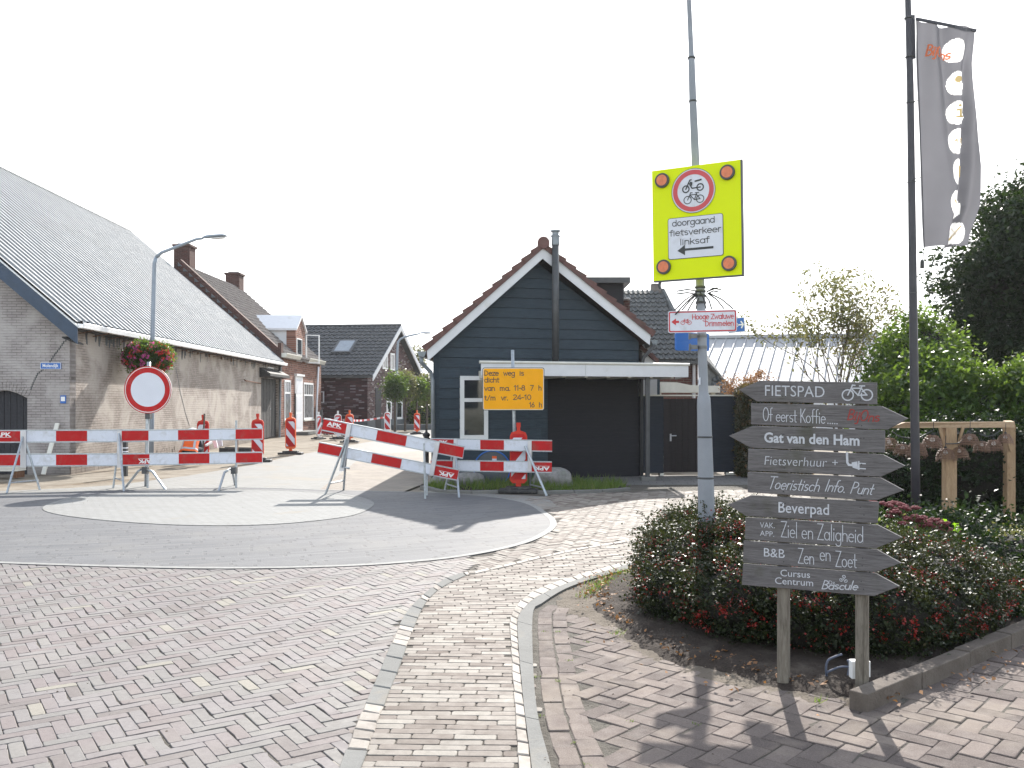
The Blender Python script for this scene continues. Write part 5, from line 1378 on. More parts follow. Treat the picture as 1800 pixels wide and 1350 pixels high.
# ================================================================ GREY TILED HOUSE BEHIND
hd_ = thing("tiled_house", S(1160, 706, 29), "brick house with mossy grey tile roof and small chimney behind the fence", "house")
e0, e1 = S(1085, 634, 28), S(1236, 634, 28); r0, r1 = S(1085, 512, 31.5), S(1165, 512, 31.5)
mb = MB(); mb.prism([e0, e1, r1, r0], (0, 0, -.12)); k = S(1291, 692, 29.5); mb.prism([e1, k, r1], (0, .05, -.12)); mb.prism([S(1236, 634, 28.02), S(1291, 692, 29.5), S(1240, 692, 28.05)], (0, .1, -.05)); mb.build("roof", M['oldtile'], hd_)
tiles("roof_tiles", M['oldtile'], hd_, e0 + V(0, 0, .02), V(e1.x - e0.x, 0, 0), V(0, 3.5, r0.z - e0.z), 16, 15, .05, .05, poly=[(0, -.1), (1.0, -.1), (1.0, .0), (.69, 1.05), (0, 1.05)])
a = S(1238, 640, 27.9); tiles("roof_tiles", M['oldtile'], hd_, S(1238, 692, 28.0), V(.95, .2, 0), V(0, .9, .95), 5, 5, .05, .05, poly=[(0, 0), (1.0, 0), (.0, 1.05)])
mb = MB(); mb.tube([e1 + V(.02, 0, .03), (r1 + e1) / 2 + V(-.12, 0, .1), r1 + V(0, 0, .03)], .09, 6); mb.tube([e1 + V(.02, 0, .03), k + V(0, 0, .03)], .07, 6); mb.build("hip_tiles", M['oldtile'], hd_)
mb = MB(); mb.prism([V(e0.x, 28.3, 0), V(e1.x - .1, 28.3, 0), V(e1.x - .1, 28.3, e0.z), V(e0.x, 28.3, e0.z)], (0, .3, 0)); mb.build("wall", M['rb_dx'], hd_)
p0, p1 = S(1147, 516, 31.3), S(1163, 500, 31.3); mb = MB(); mb.box(((p0.x + p1.x) / 2, 31.6, (p0.z + p1.z) / 2 - .1), (p1.x - p0.x, .4, p1.z - p0.z + .3)); mb.build("chimney", M['oldtile2'], hd_)
mb = MB(); q = S(1220, 640, 28.15); mb.tube([S(1222, 632, 28.1), S(1220, 640, 28.2), S(1219.5, 700, 28.2)], .06, 8); mb.build("downpipe", M['alu'], hd_)
mb = MB(); mb.prism([V(e0.x, 27.9, e0.z - .1), V(e1.x, 27.9, e1.z - .1), V(e1.x, 27.9, e1.z - .02), V(e0.x, 27.9, e0.z - .02)], (0, .12, 0)); mb.build("gutter", M['dusty'], hd_)
aw = thing("awning_roof", S(1215, 690, 23), "low white flat canopy edge just above the black fence", "canopy")
a, b = S(1162, 690, 23), S(1266, 677, 23)
mb = MB(); mb.prism([V(a.x, 23, a.z), V(b.x, 23, a.z), V(b.x, 23, b.z - .02), V((a.x + b.x) / 2, 23, b.z), V(a.x + .4, 23, b.z + .07), V(a.x, 23, b.z + .08)], (0, 1.2, 0)); mb.build("canopy_board", M['offwhite'], aw)
mb = MB(); mb.box((b.x - .05, 23.6, .95), (.1, .1, 1.9)); mb.box((a.x + .05, 23.6, .95), (.1, .1, 1.9)); mb.build("post", M['offwhite'], aw)

# ================================================================ WHITE METAL HALL
an = R(-11); hu_ = V(math.cos(an), math.sin(an), 0); hv = V(-hu_.y, hu_.x, 0)
O_ = S(1243, 706, 45); O_.z = 0
hall = thing("metal_hall", O_, "large hall with white standing seam metal roof behind the garden", "hall")
RZh, EZh, dpt, LEN = 1.6 + 112 / F * 45, 1.95, 6.0, 15.5
npn = 32
for i in range(npn):
    a = O_ + hu_ * (LEN * i / npn); w = LEN / npn; mb = MB()
    P0 = a - hv * dpt + V(0, 0, EZh) - hu_ * 1.2; P1 = a + V(0, 0, RZh)
    sd = (P1 - P0)
    mb.prism([P0, P0 + hu_ * (w - .05), P1 + hu_ * (w - .05), P1], (0, 0, -.04)); mb.prism([P0 + hu_ * (w - .05) + V(0, 0, .07), P0 + hu_ * w + V(0, 0, .07), P1 + hu_ * w + V(0, 0, .07), P1 + hu_ * (w - .05) + V(0, 0, .07)], (0, 0, -.11))
    mb.build("roof_panel", M['metalroof2'], hall)
mb = MB(); mb.prism([O_ + V(0, 0, RZh + .12) - hv * .2, O_ + V(0, 0, RZh + .12) + hv * .2, O_ + V(0, 0, RZh - .2) + hv * .2, O_ + V(0, 0, RZh - .02) - hv * .2], hu_ * LEN); mb.build("ridge_cap", M['metalroof2'], hall)
mb = MB(); b_ = O_ - hv * (dpt - .3) - hu_ * 1.1; mb.prism([b_, b_ + hu_ * LEN, b_ + hu_ * LEN + V(0, 0, EZh + .15), b_ + V(0, 0, EZh + .15)], hv * .2); mb.build("wall", M['fascia'], hall)
mb = MB(); mb.prism([O_ + V(0, 0, RZh - .05), O_ + hu_ * LEN + V(0, 0, RZh - .05), O_ + hu_ * LEN + hv * 6 + V(0, 0, EZh), O_ + hv * 6 + V(0, 0, EZh)], (0, 0, -.1)); mb.build("back_slope", M['metalroof2'], hall)

# low garden wall and blue tent far down the street
lw = thing("garden_wall", S(720, 754, 54), "low dark garden wall beneath the clipped hedge down the street", "wall")
a, b = S(688, 757, 50.5), S(764, 755, 52); mb = MB(); mb.prism([V(a.x, a.y, 0), V(b.x, b.y, 0), V(b.x, b.y, .32), V(a.x, a.y, .32)], (0, .3, 0)); mb.build("coping_wall", M['plinth'], lw)
tent = thing("blue_tent", S(765, 700, 60), "blue and white pitched tarpaulin roof glimpsed beside the timber house", "tent")
mb = MB(); mb.prism([S(748, 702, 60), S(775, 702, 60), S(775, 664, 60), S(766, 676, 60)], (0, 3, 0)); mb.build("roof_cloth", M['tarp'], tent)
mb = MB(); mb.prism([S(752, 757, 60), S(775, 757, 60), S(775, 702, 60), S(752, 702, 60)], (0, 2.9, 0)); mb.build("side_cloth", M['fascia'], tent)
# ================================================================ BARRIERS
def baseat(px, Y): return V((px - 900) / F * Y, Y, 0)
def plank_run(parent, pl, tl, tr, bl, br, cuts, first_red, thick=.03, off=0.0):
    """one barrier board: picture corners on plane pl, coloured fields, thin grey lips"""
    P = [pl.pt(*tl), pl.pt(*tr), pl.pt(*br), pl.pt(*bl)]; n = pl.n
    mb = MB(); mb.prism([p + n * off for p in P], -n * thick); bd = mb.build("board", M['white'], parent)
    lp = lambda a, b, t: a + (b - a) * t
    e = .055
    reds = MB(); k = 0
    for i in range(len(cuts) - 1):
        if (i % 2 == 0) == first_red:
            a, b = cuts[i], cuts[i + 1]
            m2 = MB(); q = [lp(lp(P[0], P[1], t), lp(P[3], P[2], t), h) + n * (off + .0025) for t, h in ((a, e), (b, e), (b, 1 - e), (a, 1 - e))]
            m2.poly(q); m2.build("red_field", M['red'], bd)
    for h0, h1 in ((-.05, e * .8), (1 - e * .8, 1.05)):
        m2 = MB(); q = [lp(lp(P[0], P[1], t), lp(P[3], P[2], t), h) + n * (off + .006) for t, h in ((0, h0), (1, h0), (1, h1), (0, h1))]
        m2.prism(q, -n * (thick + .012)); m2.build("rim", M['galv'], bd)
    U = (P[1] - P[0]).normalized(); W_ = (P[0] - P[3]).normalized()
    return bd, (lambda u, v, z=0.0: P[3] + U * u + W_ * v + n * (off + .005 + z)), (P[1] - P[0]).length, (P[0] - P[3]).length
def apk(bd, fr, L, H, side='l', flip=False, x=None):
    mb = MB(); w = .27
    if not flip: f2 = fr; x0 = .08 if x is None else x
    else:
        f2 = lambda u, v, z=0.0: fr(L - u, H - v, z); x0 = .06 if x is None else x
    text_on(mb, f2, "APK", x0, H * .48, x0 + w, H * .34, bold=.03)
    mb.poly([f2(x0, H * .40), f2(x0 + w, H * .40), f2(x0 + w, H * .43), f2(x0, H * .43)])
    mb.build("lettering", M['whitepaint'], bd)
def leg_tube(parent, name, pts, r=.018, m='galv'):
    mb = MB(); mb.tube(pts, r, 8); return mb.build(name, M[m], parent, smooth=False)

# A - far left, on folding A-frames
pa = Pl(baseat(-20, 16.35)[:2], baseat(262, 16.95)[:2])
ba = thing("road_barrier", pa.w(1.2, 0), "red and white barrier at the left edge of the plaza below the arched barn door", "barrier", "road barriers closing the street")
cuts = [0, .22, .42, .615, .81, 1.0]
for tl, tr, bl, br, up in (((-22, 757), (259, 755.5), (-22, 777.5), (259, 776), True), ((-22, 798.5), (259, 797.5), (-22, 819.5), (259, 818), False)):
    bd, fr, L, H = plank_run(ba, pa, tl, tr, bl, br, cuts, True)
    if up: apk(bd, fr, L, H, x=.12)
def aframe(parent, pl, top, f1, f2, Yd, cross, channel=None):
    """two splayed legs from one top point, a low cross bar and the upright channel that grips the boards"""
    T = pl.pt(*top, .03); a = G(*f1); b = G(*f2)
    a.z = 0; b.z = 0
    leg_tube(parent, "leg", [T, a], .019); leg_tube(parent, "leg", [T + V(0, .05, 0), b], .019)
    leg_tube(parent, "cross_bar", [T + (a - T) * cross, T + V(0, .05, 0) + (b - T) * cross], .013)
    if channel:
        mb = MB(); c0, c1, w = channel; p = [pl.pt(c0[0] - w, c0[1], .035), pl.pt(c0[0] + w, c0[1], .035), pl.pt(c1[0] + w, c1[1], .035), pl.pt(c1[0] - w, c1[1], .035)]
        mb.prism(p, -pl.n * .03); mb.build("channel", M['alu'], parent)
aframe(ba, pa, (40, 768), (12, 867), (70, 861), 0, .82, ((40.5, 757), (40.5, 822), 5))
aframe(ba, pa, (209, 762), (218, 864), (199, 858), 0, .82, ((210.5, 757), (210.5, 822), 4.5))

# B - middle, on tube uprights with U-shaped feet
pb = Pl(baseat(200, 16.78)[:2], baseat(465, 16.85)[:2])
bb = thing("road_barrier", pb.w(1.5, 0), "red and white barrier in front of the round no entry sign", "barrier", "road barriers closing the street")
cutsb = [0, .19, .40, .62, .79 + .02, 1.0]
for k, (tl, tr, bl, br) in enumerate((((214, 756.5), (461, 753.5), (214, 776), (461, 772)), ((216, 798), (461, 795), (216, 818), (461, 813.5)))):
    bd, fr, L, H = plank_run(bb, pb, tl, tr, bl, br, cutsb, True)
    if k == 1: 
        mb = MB(); f2 = lambda u, v, z=0.0: fr(.58 - u, H - v, z); text_on(mb, f2, "APK", .06, H * .5, .30, H * .34, bold=.03); mb.poly([f2(.06, H * .42), f2(.30, H * .42), f2(.30, H * .45), f2(.06, H * .45)]); mb.build("lettering", M['whitepaint'], bd)
for px, yt, fl_, fr_ in ((259, 745, (222, 855), (291, 861)), (410, 739, (384, 864), (413.5, 853))):
    yb = 858 if px < 300 else 859.5
    g_ = G(px, yb); T = V(g_.x, g_.y, pb.pt(px, yt).z + .0)
    mb = MB(); mb.beam(V(g_.x, 16.86, .0), V(g_.x, 16.86, T.z), .042, .03); mb.build("upright", M['galv'], bb)
    a, b = G(*fl_), G(*fr_); zt_ = .33; c1 = a + (b - a) * .32; c2 = a + (b - a) * .68; mid_ = V(g_.x, 16.80, zt_)
    if px > 300: c1 = a + (b - a) * .35; c2 = a + (b - a) * .8
    leg_tube(bb, "foot", [a, V(c1.x, c1.y, zt_ - .02), V(c1.x + .04, c1.y, zt_), V(c2.x - .04, c2.y, zt_), V(c2.x, c2.y, zt_ - .02), b], .022)
    mb = MB(); mb.box((g_.x - .02, 16.80, zt_), (.09, .12, .12)); mb.tube([(g_.x - .1, 16.75, zt_ + .03), (g_.x + .02, 16.75, zt_ + .03)], .012, 6); mb.build("clamp", M['dusty'], bb)

# C - tilted
pc = Pl(baseat(555, 15.75)[:2], baseat(818, 15.25)[:2])
bc = thing("road_barrier", pc.w(1.2, 0), "tilted red and white barrier with one end dropped, standing across the road", "barrier", "road barriers closing the street")
cutsc = [0, .175, .39, .60, .81, 1.0]
for k, (tl, tr, bl, br) in enumerate((((570, 736), (816, 785.5), (566, 756), (813, 805.5)), ((561, 777.5), (807, 826), (558, 795.5), (803, 844)))):
    bd, fr, L, H = plank_run(bc, pc, tl, tr, bl, br, cutsc, True)
    apk(bd, fr, L, H, flip=(k == 1), x=.07)
for c0, c1 in (((614, 745), (600, 828)), ((769, 777), (758, 836))):
    mb = MB(); mb.prism([pc.pt(c0[0] - 4, c0[1], .03), pc.pt(c0[0] + 4, c0[1], .03), pc.pt(c1[0] + 4, c1[1], .03), pc.pt(c1[0] - 4, c1[1], .03)], -pc.n * .028); mb.build("channel", M['alu'], bc)
T = pc.pt(609, 772, .06); a, b = G(572, 869), G(604, 862)
leg_tube(bc, "leg", [T, a], .019); leg_tube(bc, "leg", [T + V(0, .06, -.02), b], .019); leg_tube(bc, "cross_bar", [T + (a - T) * .8, T + (b - T) * .8], .013)
leg_tube(bc, "brace", [T + V(.02, .03, .04), T + V(-.09, .02, -.48), T + V(.05, .02, -.5)], .02)
q = G(747.5, 877); mb = MB(); mb.beam(q + V(0, 0, 0), V(q.x - .02, q.y, pc.pt(747, 777).z), .045, .03); mb.build("upright", M['galv'], bc)
q2 = G(750.5, 871); mb = MB(); mb.beam(q2, V(q2.x + .0, q2.y, .42), .04, .03); mb.beam(V(q.x, q.y, .38), V(q2.x, q2.y, .38), .02, .02); mb.build("upright", M['galv'], bc)

# D - right, before the timber house
pd = Pl(baseat(757, 15.9)[:2], baseat(971, 15.8)[:2])
bdd = thing("road_barrier", pd.w(1.0, 0), "red and white barrier standing level in front of the timber house window", "barrier", "road barriers closing the street")
cutsd = [0, .195, .41, .605, .81, 1.0]
for k, (tl, tr, bl, br) in enumerate((((757, 771), (970.5, 774.5), (757, 789), (970.5, 793.5)), ((757, 809), (970, 812), (757, 827), (970, 830.5)))):
    bd, fr, L, H = plank_run(bdd, pd, tl, tr, bl, br, cutsd, True)
    if k == 0: apk(bd, fr, L, H, x=.04)
    else: apk(bd, fr, L, H, flip=True, x=.04)
for a, b in (((801, 772), (799, 826)), ((931, 775), (931, 829))):
    mb = MB(); mb.prism([pd.pt(a[0] - 3.4, a[1], .03), pd.pt(a[0] + 3.4, a[1], .03), pd.pt(b[0] + 3.4, b[1], .03), pd.pt(b[0] - 3.4, b[1], .03)], -pd.n * .07); mb.build("channel", M['alu'], bdd)
T = pd.pt(799, 780, .06); a, b = G(807, 875), G(781, 866); leg_tube(bdd, "leg", [T, a], .019); leg_tube(bdd, "leg", [T + V(0, .06, 0), b], .019); leg_tube(bdd, "cross_bar", [T + (a - T) * .82, T + (b - T) * .82], .013)
T = pd.pt(923, 784, .07); a, b = G(961, 871.5), G(931, 862); leg_tube(bdd, "leg", [T, a], .022); leg_tube(bdd, "leg", [T + V(.12, .1, -.05), b], .019); leg_tube(bdd, "cross_bar", [T + (a - T) * .84, T + V(.12, .1, -.05) + (b - T - V(.12, .1, -.05)) * .86], .014)

# ================================================================ DELINEATOR BEACONS
def beacon_tree(col='orange', mirror=False):
    """plate 0.26 wide on a rubber foot, local coordinates, face towards -Y"""
    root = bpy.data.objects.new("delineator", None); COL.objects.link(root); root.empty_display_size = .1
    w, z0, z1 = .135, .15, .98
    def plate(w, z0, z1, y0, y1):
        pts = [(-w, z0 + .05), (-w + .04, z0), (w - .04, z0), (w, z0 + .05), (w, z1 - .09), (w - .025, z1 - .03), (.03, z1), (-.03, z1), (-w + .025, z1 - .03), (-w, z1 - .09)]
        mb = MB(); mb.prism([V(x, y0, z) for x, z in pts], (0, y1 - y0, 0)); return mb
    b = plate(w, z0, z1, -.03, .03); b.box((0, 0, z1 + .03), (.05, .04, .1)); b.box((0, 0, z1 + .09), (.065, .045, .07)); b.box((0, 0, .1), (.08, .05, .12))
    body = b.build("plate", M[{'orange': 'orange', 'red': 'redbody'}.get(col, 'whitepaint')], root, local=True)
    f = MB(); f.poly([V(x, -.0325, z) for x, z in [(-w + .02, z0 + .06), (w - .02, z0 + .06), (w - .02, z1 - .1), (w - .05, z1 - .055), (-w + .05, z1 - .055), (-w + .02, z1 - .1)]])
    f.build("red_face", M['red'], body, local=True)
    xs = w - .022; 
    for k in range(-1, 4):
        s = 1 if not mirror else -1
        zc = z0 + .1 + k * .40
        pts = [(-xs, zc + .28), (-xs, zc + .28 + .17), (xs, zc + .17), (xs, zc)]
        pts = clip(clip(pts, 0, 1, z1 - .11), 0, -1, -(z0 + .07))
        if len(pts) > 2:
            m2 = MB(); m2.poly([V(x * s, -.0345, z) for x, z in pts]); m2.build("white_stripe", M['white'], body, local=True)
    m2 = MB(); m2.box((0, 0, .03), (.62, .3, .06)); m2.box((0, 0, .075), (.4, .2, .05)); m2.build("foot", M['black'], root, local=True, bevel=.015)
    return root
M['redbody'] = mat('red_plastic', (0.5, 0.03, 0.015), .55, spec=.25, var=.1)
protos = {}
def beacon(px, ybase, ytop, col, mirror, label, rot=0.0, tilt=0.0):
    key = (col, mirror)
    if key not in protos: protos[key] = beacon_tree(col, mirror); o = protos[key]
    else: o = copy_tree(protos[key])
    g_ = G(px, ybase); o.location = g_; H = (ybase - ytop) / F * g_.y; s = H / 1.105
    o.scale = (s, s, s); o.rotation_euler = (0, tilt, rot)
    tag(o, label, "delineator", "delineator beacons along the roadworks"); return o
beacon(357, 811, 729, 'red', True, "beacon with stripes falling left behind the barrier, nearest the crouching worker", .15)
beacon(453, 812, 727, 'red', False, "beacon just behind the right end of the barrier before the black barn doors", .1)
beacon(511, 799, 725, 'orange', False, "beacon standing free in the road in front of the orange brick house")
beacon(614.5, 778, 721, 'orange', False, "orange beacon on the road above the tilted barrier")
beacon(733, 763, 721, 'orange', False, "far orange beacon beside the clipped hedge, left of the timber house")
beacon(911.5, 866, 743, 'red', True, "large beacon behind the level barrier in front of the dark carport", -.1)
beacon(681, 763, 719, 'white', False, "white framed beacon near the dark door of the purple brick house")
beacon(594, 772, 722, 'white', True, "small white framed beacon seen between the tape, before the purple side wall", .4)
beacon(560, 772, 724, 'white', True, "white framed beacon seen nearly edge on beside the downpipe", 1.1)
beacon(749, 750, 728, 'white', True, "tiny far white beacon at the end of the clipped hedge", .9)
# red and white tape and board
tp = thing("barrier_tape", S(620, 735, 47), "red and white warning tape strung between beacons before the purple house", "tape")
pts = [S(563, 737, 46), S(594, 738, 47), S(614, 739, 38), S(640, 739, 44), S(680, 733, 50)]
pp_ = smooth([tuple(p) for p in pts], 8)
for i in range(len(pp_) - 1):
    a, b = Vector(pp_[i]), Vector(pp_[i + 1]); mb = MB(); mb.prism([a + V(0, 0, -.04), b + V(0, 0, -.04), b + V(0, 0, .05), a + V(0, 0, .05)], (0, .01, 0)); mb.build("tape_field", M['red' if i % 2 else 'white'], tp)
rb = thing("barrier_board", S(590, 764, 44), "low dark red barrier board on the sand before the orange brick house", "barrier board")
a, b = S(565, 757, 44), S(612, 757, 41); mb = MB(); mb.prism([V(a.x, a.y, .06), V(b.x, b.y, .06), V(b.x, b.y, .38), V(a.x, a.y, .36)], (0, .05, 0)); mb.build("board", M['red'], rb)
for i in range(8):
    p = a + (b - a) * (i / 8); q = a + (b - a) * ((i + .5) / 8); mb = MB(); mb.prism([V(p.x, p.y - .03, .03), V(q.x, q.y - .03, .03), V(q.x, q.y - .03, .07), V(p.x, p.y - .03, .07)], (0, .03, 0)); mb.build("white_field", M['white'], rb)
mb = MB(); mb.box((a.x + .3, a.y, .03), (.3, .5, .06)); mb.box((b.x - .3, b.y, .03), (.3, .5, .06)); mb.build("foot", M['black'], rb)
ob = thing("marker_post", S(562.5, 750, 46), "small dark post with a white marking beside the edge on beacon", "marker post")
mb = MB(); p = S(565, 706, 45.5); mb.box((p.x, p.y, .6), (.12, .08, 1.2)); mb.build("post", M['dusty'], ob)
for z in (.15, .5): 
    mb = MB(); mb.box((p.x, p.y - .045, z), (.1, .01, .12)); mb.build("reflector", M['white'], ob)

# ================================================================ SIGNS AT THE BARRIERS
ns = thing("no_entry_sign", baseat(258, 17.25), "round white traffic sign with red rim on a steel pole behind the barrier", "traffic sign")
C = S(260, 685, 17.05); 
def disc(c, rad, y, n=40, ax=None): return [V(c.x + rad * math.cos(2 * math.pi * i / n), y, c.z + rad * math.sin(2 * math.pi * i / n)) for i in range(n)]
mb = MB(); mb.prism(disc(C, .44, 17.05), (0, .03, 0)); rim = mb.build("rim", M['whitepaint'], ns)
def ringf(mb, c, r0, r1, y, n=40):
    a, b = disc(c, r0, y, n), disc(c, r1, y, n); mb.add(a + b, [(i, (i + 1) % n, n + (i + 1) % n, n + i) for i in range(n)])
mb = MB(); ringf(mb, C, .445, .43, 17.046); mb.build("edge", M['red'], rim)
mb = MB(); ringf(mb, C, .415, .32, 17.046); mb.build("red_ring", M['red'], rim)
M['cleanwhite'] = mat('clean_white_sheeting', (0.6, 0.61, 0.67), .5, spec=.3, var=.02)
mb = MB(); mb.poly(disc(C, .32, 17.0455)); mb.build("face", M['cleanwhite'], rim)
mb = MB(); mb.tube([baseat(257, 17.2), V(baseat(257, 17.2).x + .05, 17.2, S(0, 636, 17.2).z)], .036, 10); mb.build("pole", M['galv'], ns, smooth=True)
mb = MB(); mb.box((C.x - .03, 17.16, C.z - .46), (.09, .12, .18)); mb.build("clamp", M['dusty'], ns)

ws = thing("roadwork_text_sign", baseat(902, 16.7), "orange yellow notice board with black text about the closed road, on a pole", "notice board")
pw = Pl(baseat(848, 16.45)[:2], baseat(956, 16.45)[:2])
def rrect(pl, x0, x1, yt, yb, r, off):
    P = [pl.pt(x0, yb, off), pl.pt(x1, yb, off), pl.pt(x1, yt, off), pl.pt(x0, yt, off)]; U = (P[1] - P[0]); W_ = (P[3] - P[0]); L, H = U.length, W_.length; U.normalize(); W_.normalize(); out = []
    for cx, cy, a0 in ((L - r, r, -90), (L - r, H - r, 0), (r, H - r, 90), (r, r, 180)):
        for k in range(5): a = R(a0 + k * 22.5); out.append(P[0] + U * (cx + r * math.cos(a)) + W_ * (cy + r * math.sin(a)))
    return out, P[0], U, W_, L, H
M['yellow'] = mat("orange_yellow_reflective", (0.8, 0.35, 0.003), .55, spec=.2, var=.04)
o_, P0, U0, W0, L, H = rrect(pw, 848, 957, 646, 721.5, .04, 0); mb = MB(); mb.prism(o_, (0, .022, 0)); fc_ = mb.build("panel", M['ink'], ws)
o2_, *_r = rrect(pw, 849, 956, 647, 720.5, .035, .0015); mb = MB(); mb.poly(o2_); mb.build("rim", M['dustyellow'] if 'dustyellow' in M else M['offwhite'], fc_)
o2_, *_r = rrect(pw, 850, 955, 648, 719.5, .03, .003); mb = MB(); mb.poly(o2_); mb.build("face", M['yellow'], fc_)
fr = lambda u, v, z=0.0: P0 + U0 * u + W0 * v + pw.n * (.005 + z)
px2 = L / 109.0
def wl(s, x0, x1, yb, h): text_on(mb, fr, s, (x0 - 848) * px2, (721.5 - yb) * px2, (x1 - 848) * px2, h * px2)
mb = MB()
for s_, x0, x1, yb, h in (("Deze", 850.8, 877, 660, 8.2), ("weg", 884.5, 905.5, 660, 8.2), ("is", 912.8, 921.5, 660, 8.2), ("dicht", 851, 878, 672, 8.2), ("van", 851, 870.5, 686.6, 8.2), ("ma.", 878, 897.5, 686.6, 8.2), ("11-8", 903, 923.5, 686, 8.4), ("7", 931.5, 938.5, 686, 8.4), ("h", 946, 952, 686, 8.4), ("t/m", 851, 872, 703.4, 8.2), ("vr.", 880.5, 893.5, 703.4, 8.2), ("24-10", 901.5, 934.5, 702.5, 8.4), ("16", 930, 940, 715.6, 8.2), ("h", 947, 953, 715.6, 8.2)):
    script_on(mb, fr, s_, (x0 - 847.5) * px2, (721.5 - yb) * px2, (x1 - 848) * px2, h * px2, .0135, xh=.68)
mb.build("lettering", M['ink'], fc_)
mb = MB(); p = baseat(906, 16.6); q = S(901, 615, 16.5); mb.tube([p, q + V(0, .03, 0)], .03, 10); mb.build("pole", M['galv'], ws, smooth=True)
bsd = thing("leaning_disc_sign", baseat(865, 17.9), "grey back of a round sign with blue rim and small sticker, leaning behind the barrier", "sign back")
C2 = V(S(865, 824, 17.9).x, 17.9, S(865, 824, 17.9).z)
mb = MB(); mb.prism(disc(C2, .35, 17.9), (0, .02, 0)); bk_ = mb.build("disc", M['plinth'], bsd)
mb = MB(); c_ = disc(C2, .355, 17.89); mb.tube(c_ + [c_[0]], .014, 6, cap=False); mb.build("blue_rim", M['blue'], bk_)
mb = MB(); mb.poly([V(C2.x - .0, 17.897, C2.z + .12), V(C2.x + .09, 17.897, C2.z + .12), V(C2.x + .09, 17.897, C2.z + .25), V(C2.x, 17.897, C2.z + .25)]); mb.build("sticker", M['white'], bk_)
mb = MB(); mb.poly([V(C2.x - .0, 17.895, C2.z + .2), V(C2.x + .09, 17.895, C2.z + .2), V(C2.x + .09, 17.895, C2.z + .25), V(C2.x, 17.895, C2.z + .25)]); mb.build("sticker_band", M['orange'], bk_)

# small street furniture
bo = thing("bollard", baseat(749, 21.5), "black bollard with pointed knob top at the left corner of the timber house", "bollard")
mb = MB(); p = baseat(749.5, 21.5); mb.lathe([(.09, 0), (.075, .1), (.06, .15), (.058, .68), (.09, .70), (.095, .73), (.06, .76), (.09, .80), (.085, .84), (.03, .88), (.025, .93), (.0, .96)], p, 12); mb.build("shaft", M['black'], bo, smooth=True)
bo2 = thing("bollard", baseat(220, 19.5), "black bollard with two thin white bands behind the joint of two barriers", "bollard")
p = baseat(219, 19.5); mb = MB(); mb.box((p.x, p.y, .42), (.11, .11, .84)); b_ = mb.build("shaft", M['black'], bo2, bevel=.01)
for z in (.53, .61): mb = MB(); mb.box((p.x, p.y, z), (.114, .114, .022)); mb.build("white_band", M['white'], bo2)
plt = thing("pallet", baseat(5, 19.3), "small stack of pale timber boards lying before the arched barn door", "timber stack")
p = baseat(4, 19.2)
for i in range(4):
    mb = MB(); mb.box((p.x + .1, p.y, .16 + i * .035), (.62, .35, .03), .1 * (i % 2)); mb.build("board", M['oldwood'] if 'oldwood' in M else M['offwhite'], plt)
for s_ in (-.2, .35): mb = MB(); mb.box((p.x + s_, p.y, .07), (.08, .3, .14)); mb.build("block", M['rust'], plt)
lp_ = thing("leaning_plank", baseat(83, 19.8), "weathered timber plank leaning against the whitewashed gable", "plank")
mb = MB(); mb.beam(S(76, 834, 19.7) * 1.0, S(101, 744, 20.2), .09, .03, up=(0, 1, 0)); mb.build("plank", M['oldwood'] if 'oldwood' in M else M['offwhite'], lp_)
# trench edge: black formwork, insulating boards
tr = thing("trench_trough", baseat(410, 24.5), "long black open trough lying by the barn wall behind the barriers", "trough")
a, b = G(386, 803), G(442, 801); a.y = 25.6; b.y = 26.4; a.x, b.x = S(385, 706, 25.6).x, S(441, 706, 26.4).x
d = (b - a); d.z = 0
mb = MB(); mb.prism([a, b, b + V(0, 0, .24), a + V(0, 0, .3)], (0, .04, 0)); mb.prism([a + V(0, .5, 0), b + V(0, .5, 0), b + V(0, .5, .24), a + V(0, .5, .3)], (0, .04, 0)); mb.build("side_board", M['blackwood'], tr)
mb = MB(); mb.box(((a.x + b.x) / 2, (a.y + b.y) / 2 + .27, .03), (d.length, .46, .05)); mb.build("base_board", M['black'], tr)
mb = MB(); q = S(417, 706, 25.5); mb.beam(V(q.x, q.y, 0), V(q.x, q.y, .55), .05, .05); mb.build("stake", M['rust'], tr)
wb = thing("white_board", baseat(378, 24.8), "white board leaning beside the black trough near the barn wall", "board")
mb = MB(); mb.prism([S(377, 787, 24.8), S(383, 787, 24.8), S(379, 770, 24.9), S(372, 770, 24.9)], (0, .05, 0)); mb.build("panel", M['whitepaint'], wb)
wb = thing("grey_board", baseat(388, 25.4), "pale blue grey board standing behind the leaning white board", "board")
mb = MB(); mb.prism([S(382, 785, 25.4), S(391, 784, 25.4), S(389, 768, 25.4), S(381, 768, 25.4)], (0, .05, 0)); mb.build("panel", M['white'], wb)
wb = thing("white_lath", baseat(368, 24.3), "short white lath propped beside the falling stripe beacon", "lath")
mb = MB(); mb.beam(S(362, 783, 24.2), S(372, 777, 24.5), .05, .05); mb.build("lath", M['whitepaint'], wb)
sk = thing("survey_stake", baseat(359, 23.4), "thin brown wooden stake in front of the falling stripe beacon", "stake")
mb = MB(); p = S(356, 706, 23.3); mb.beam(V(p.x, 23.3, 0), V(p.x + .05, 23.3, S(0, 727, 23.3).z), .035, .035); mb.build("stake", M['bark'], sk)
bl_ = thing("boulder", baseat(985, 17.4), "large smooth grey boulder lying in the grass by the timber house", "boulder")
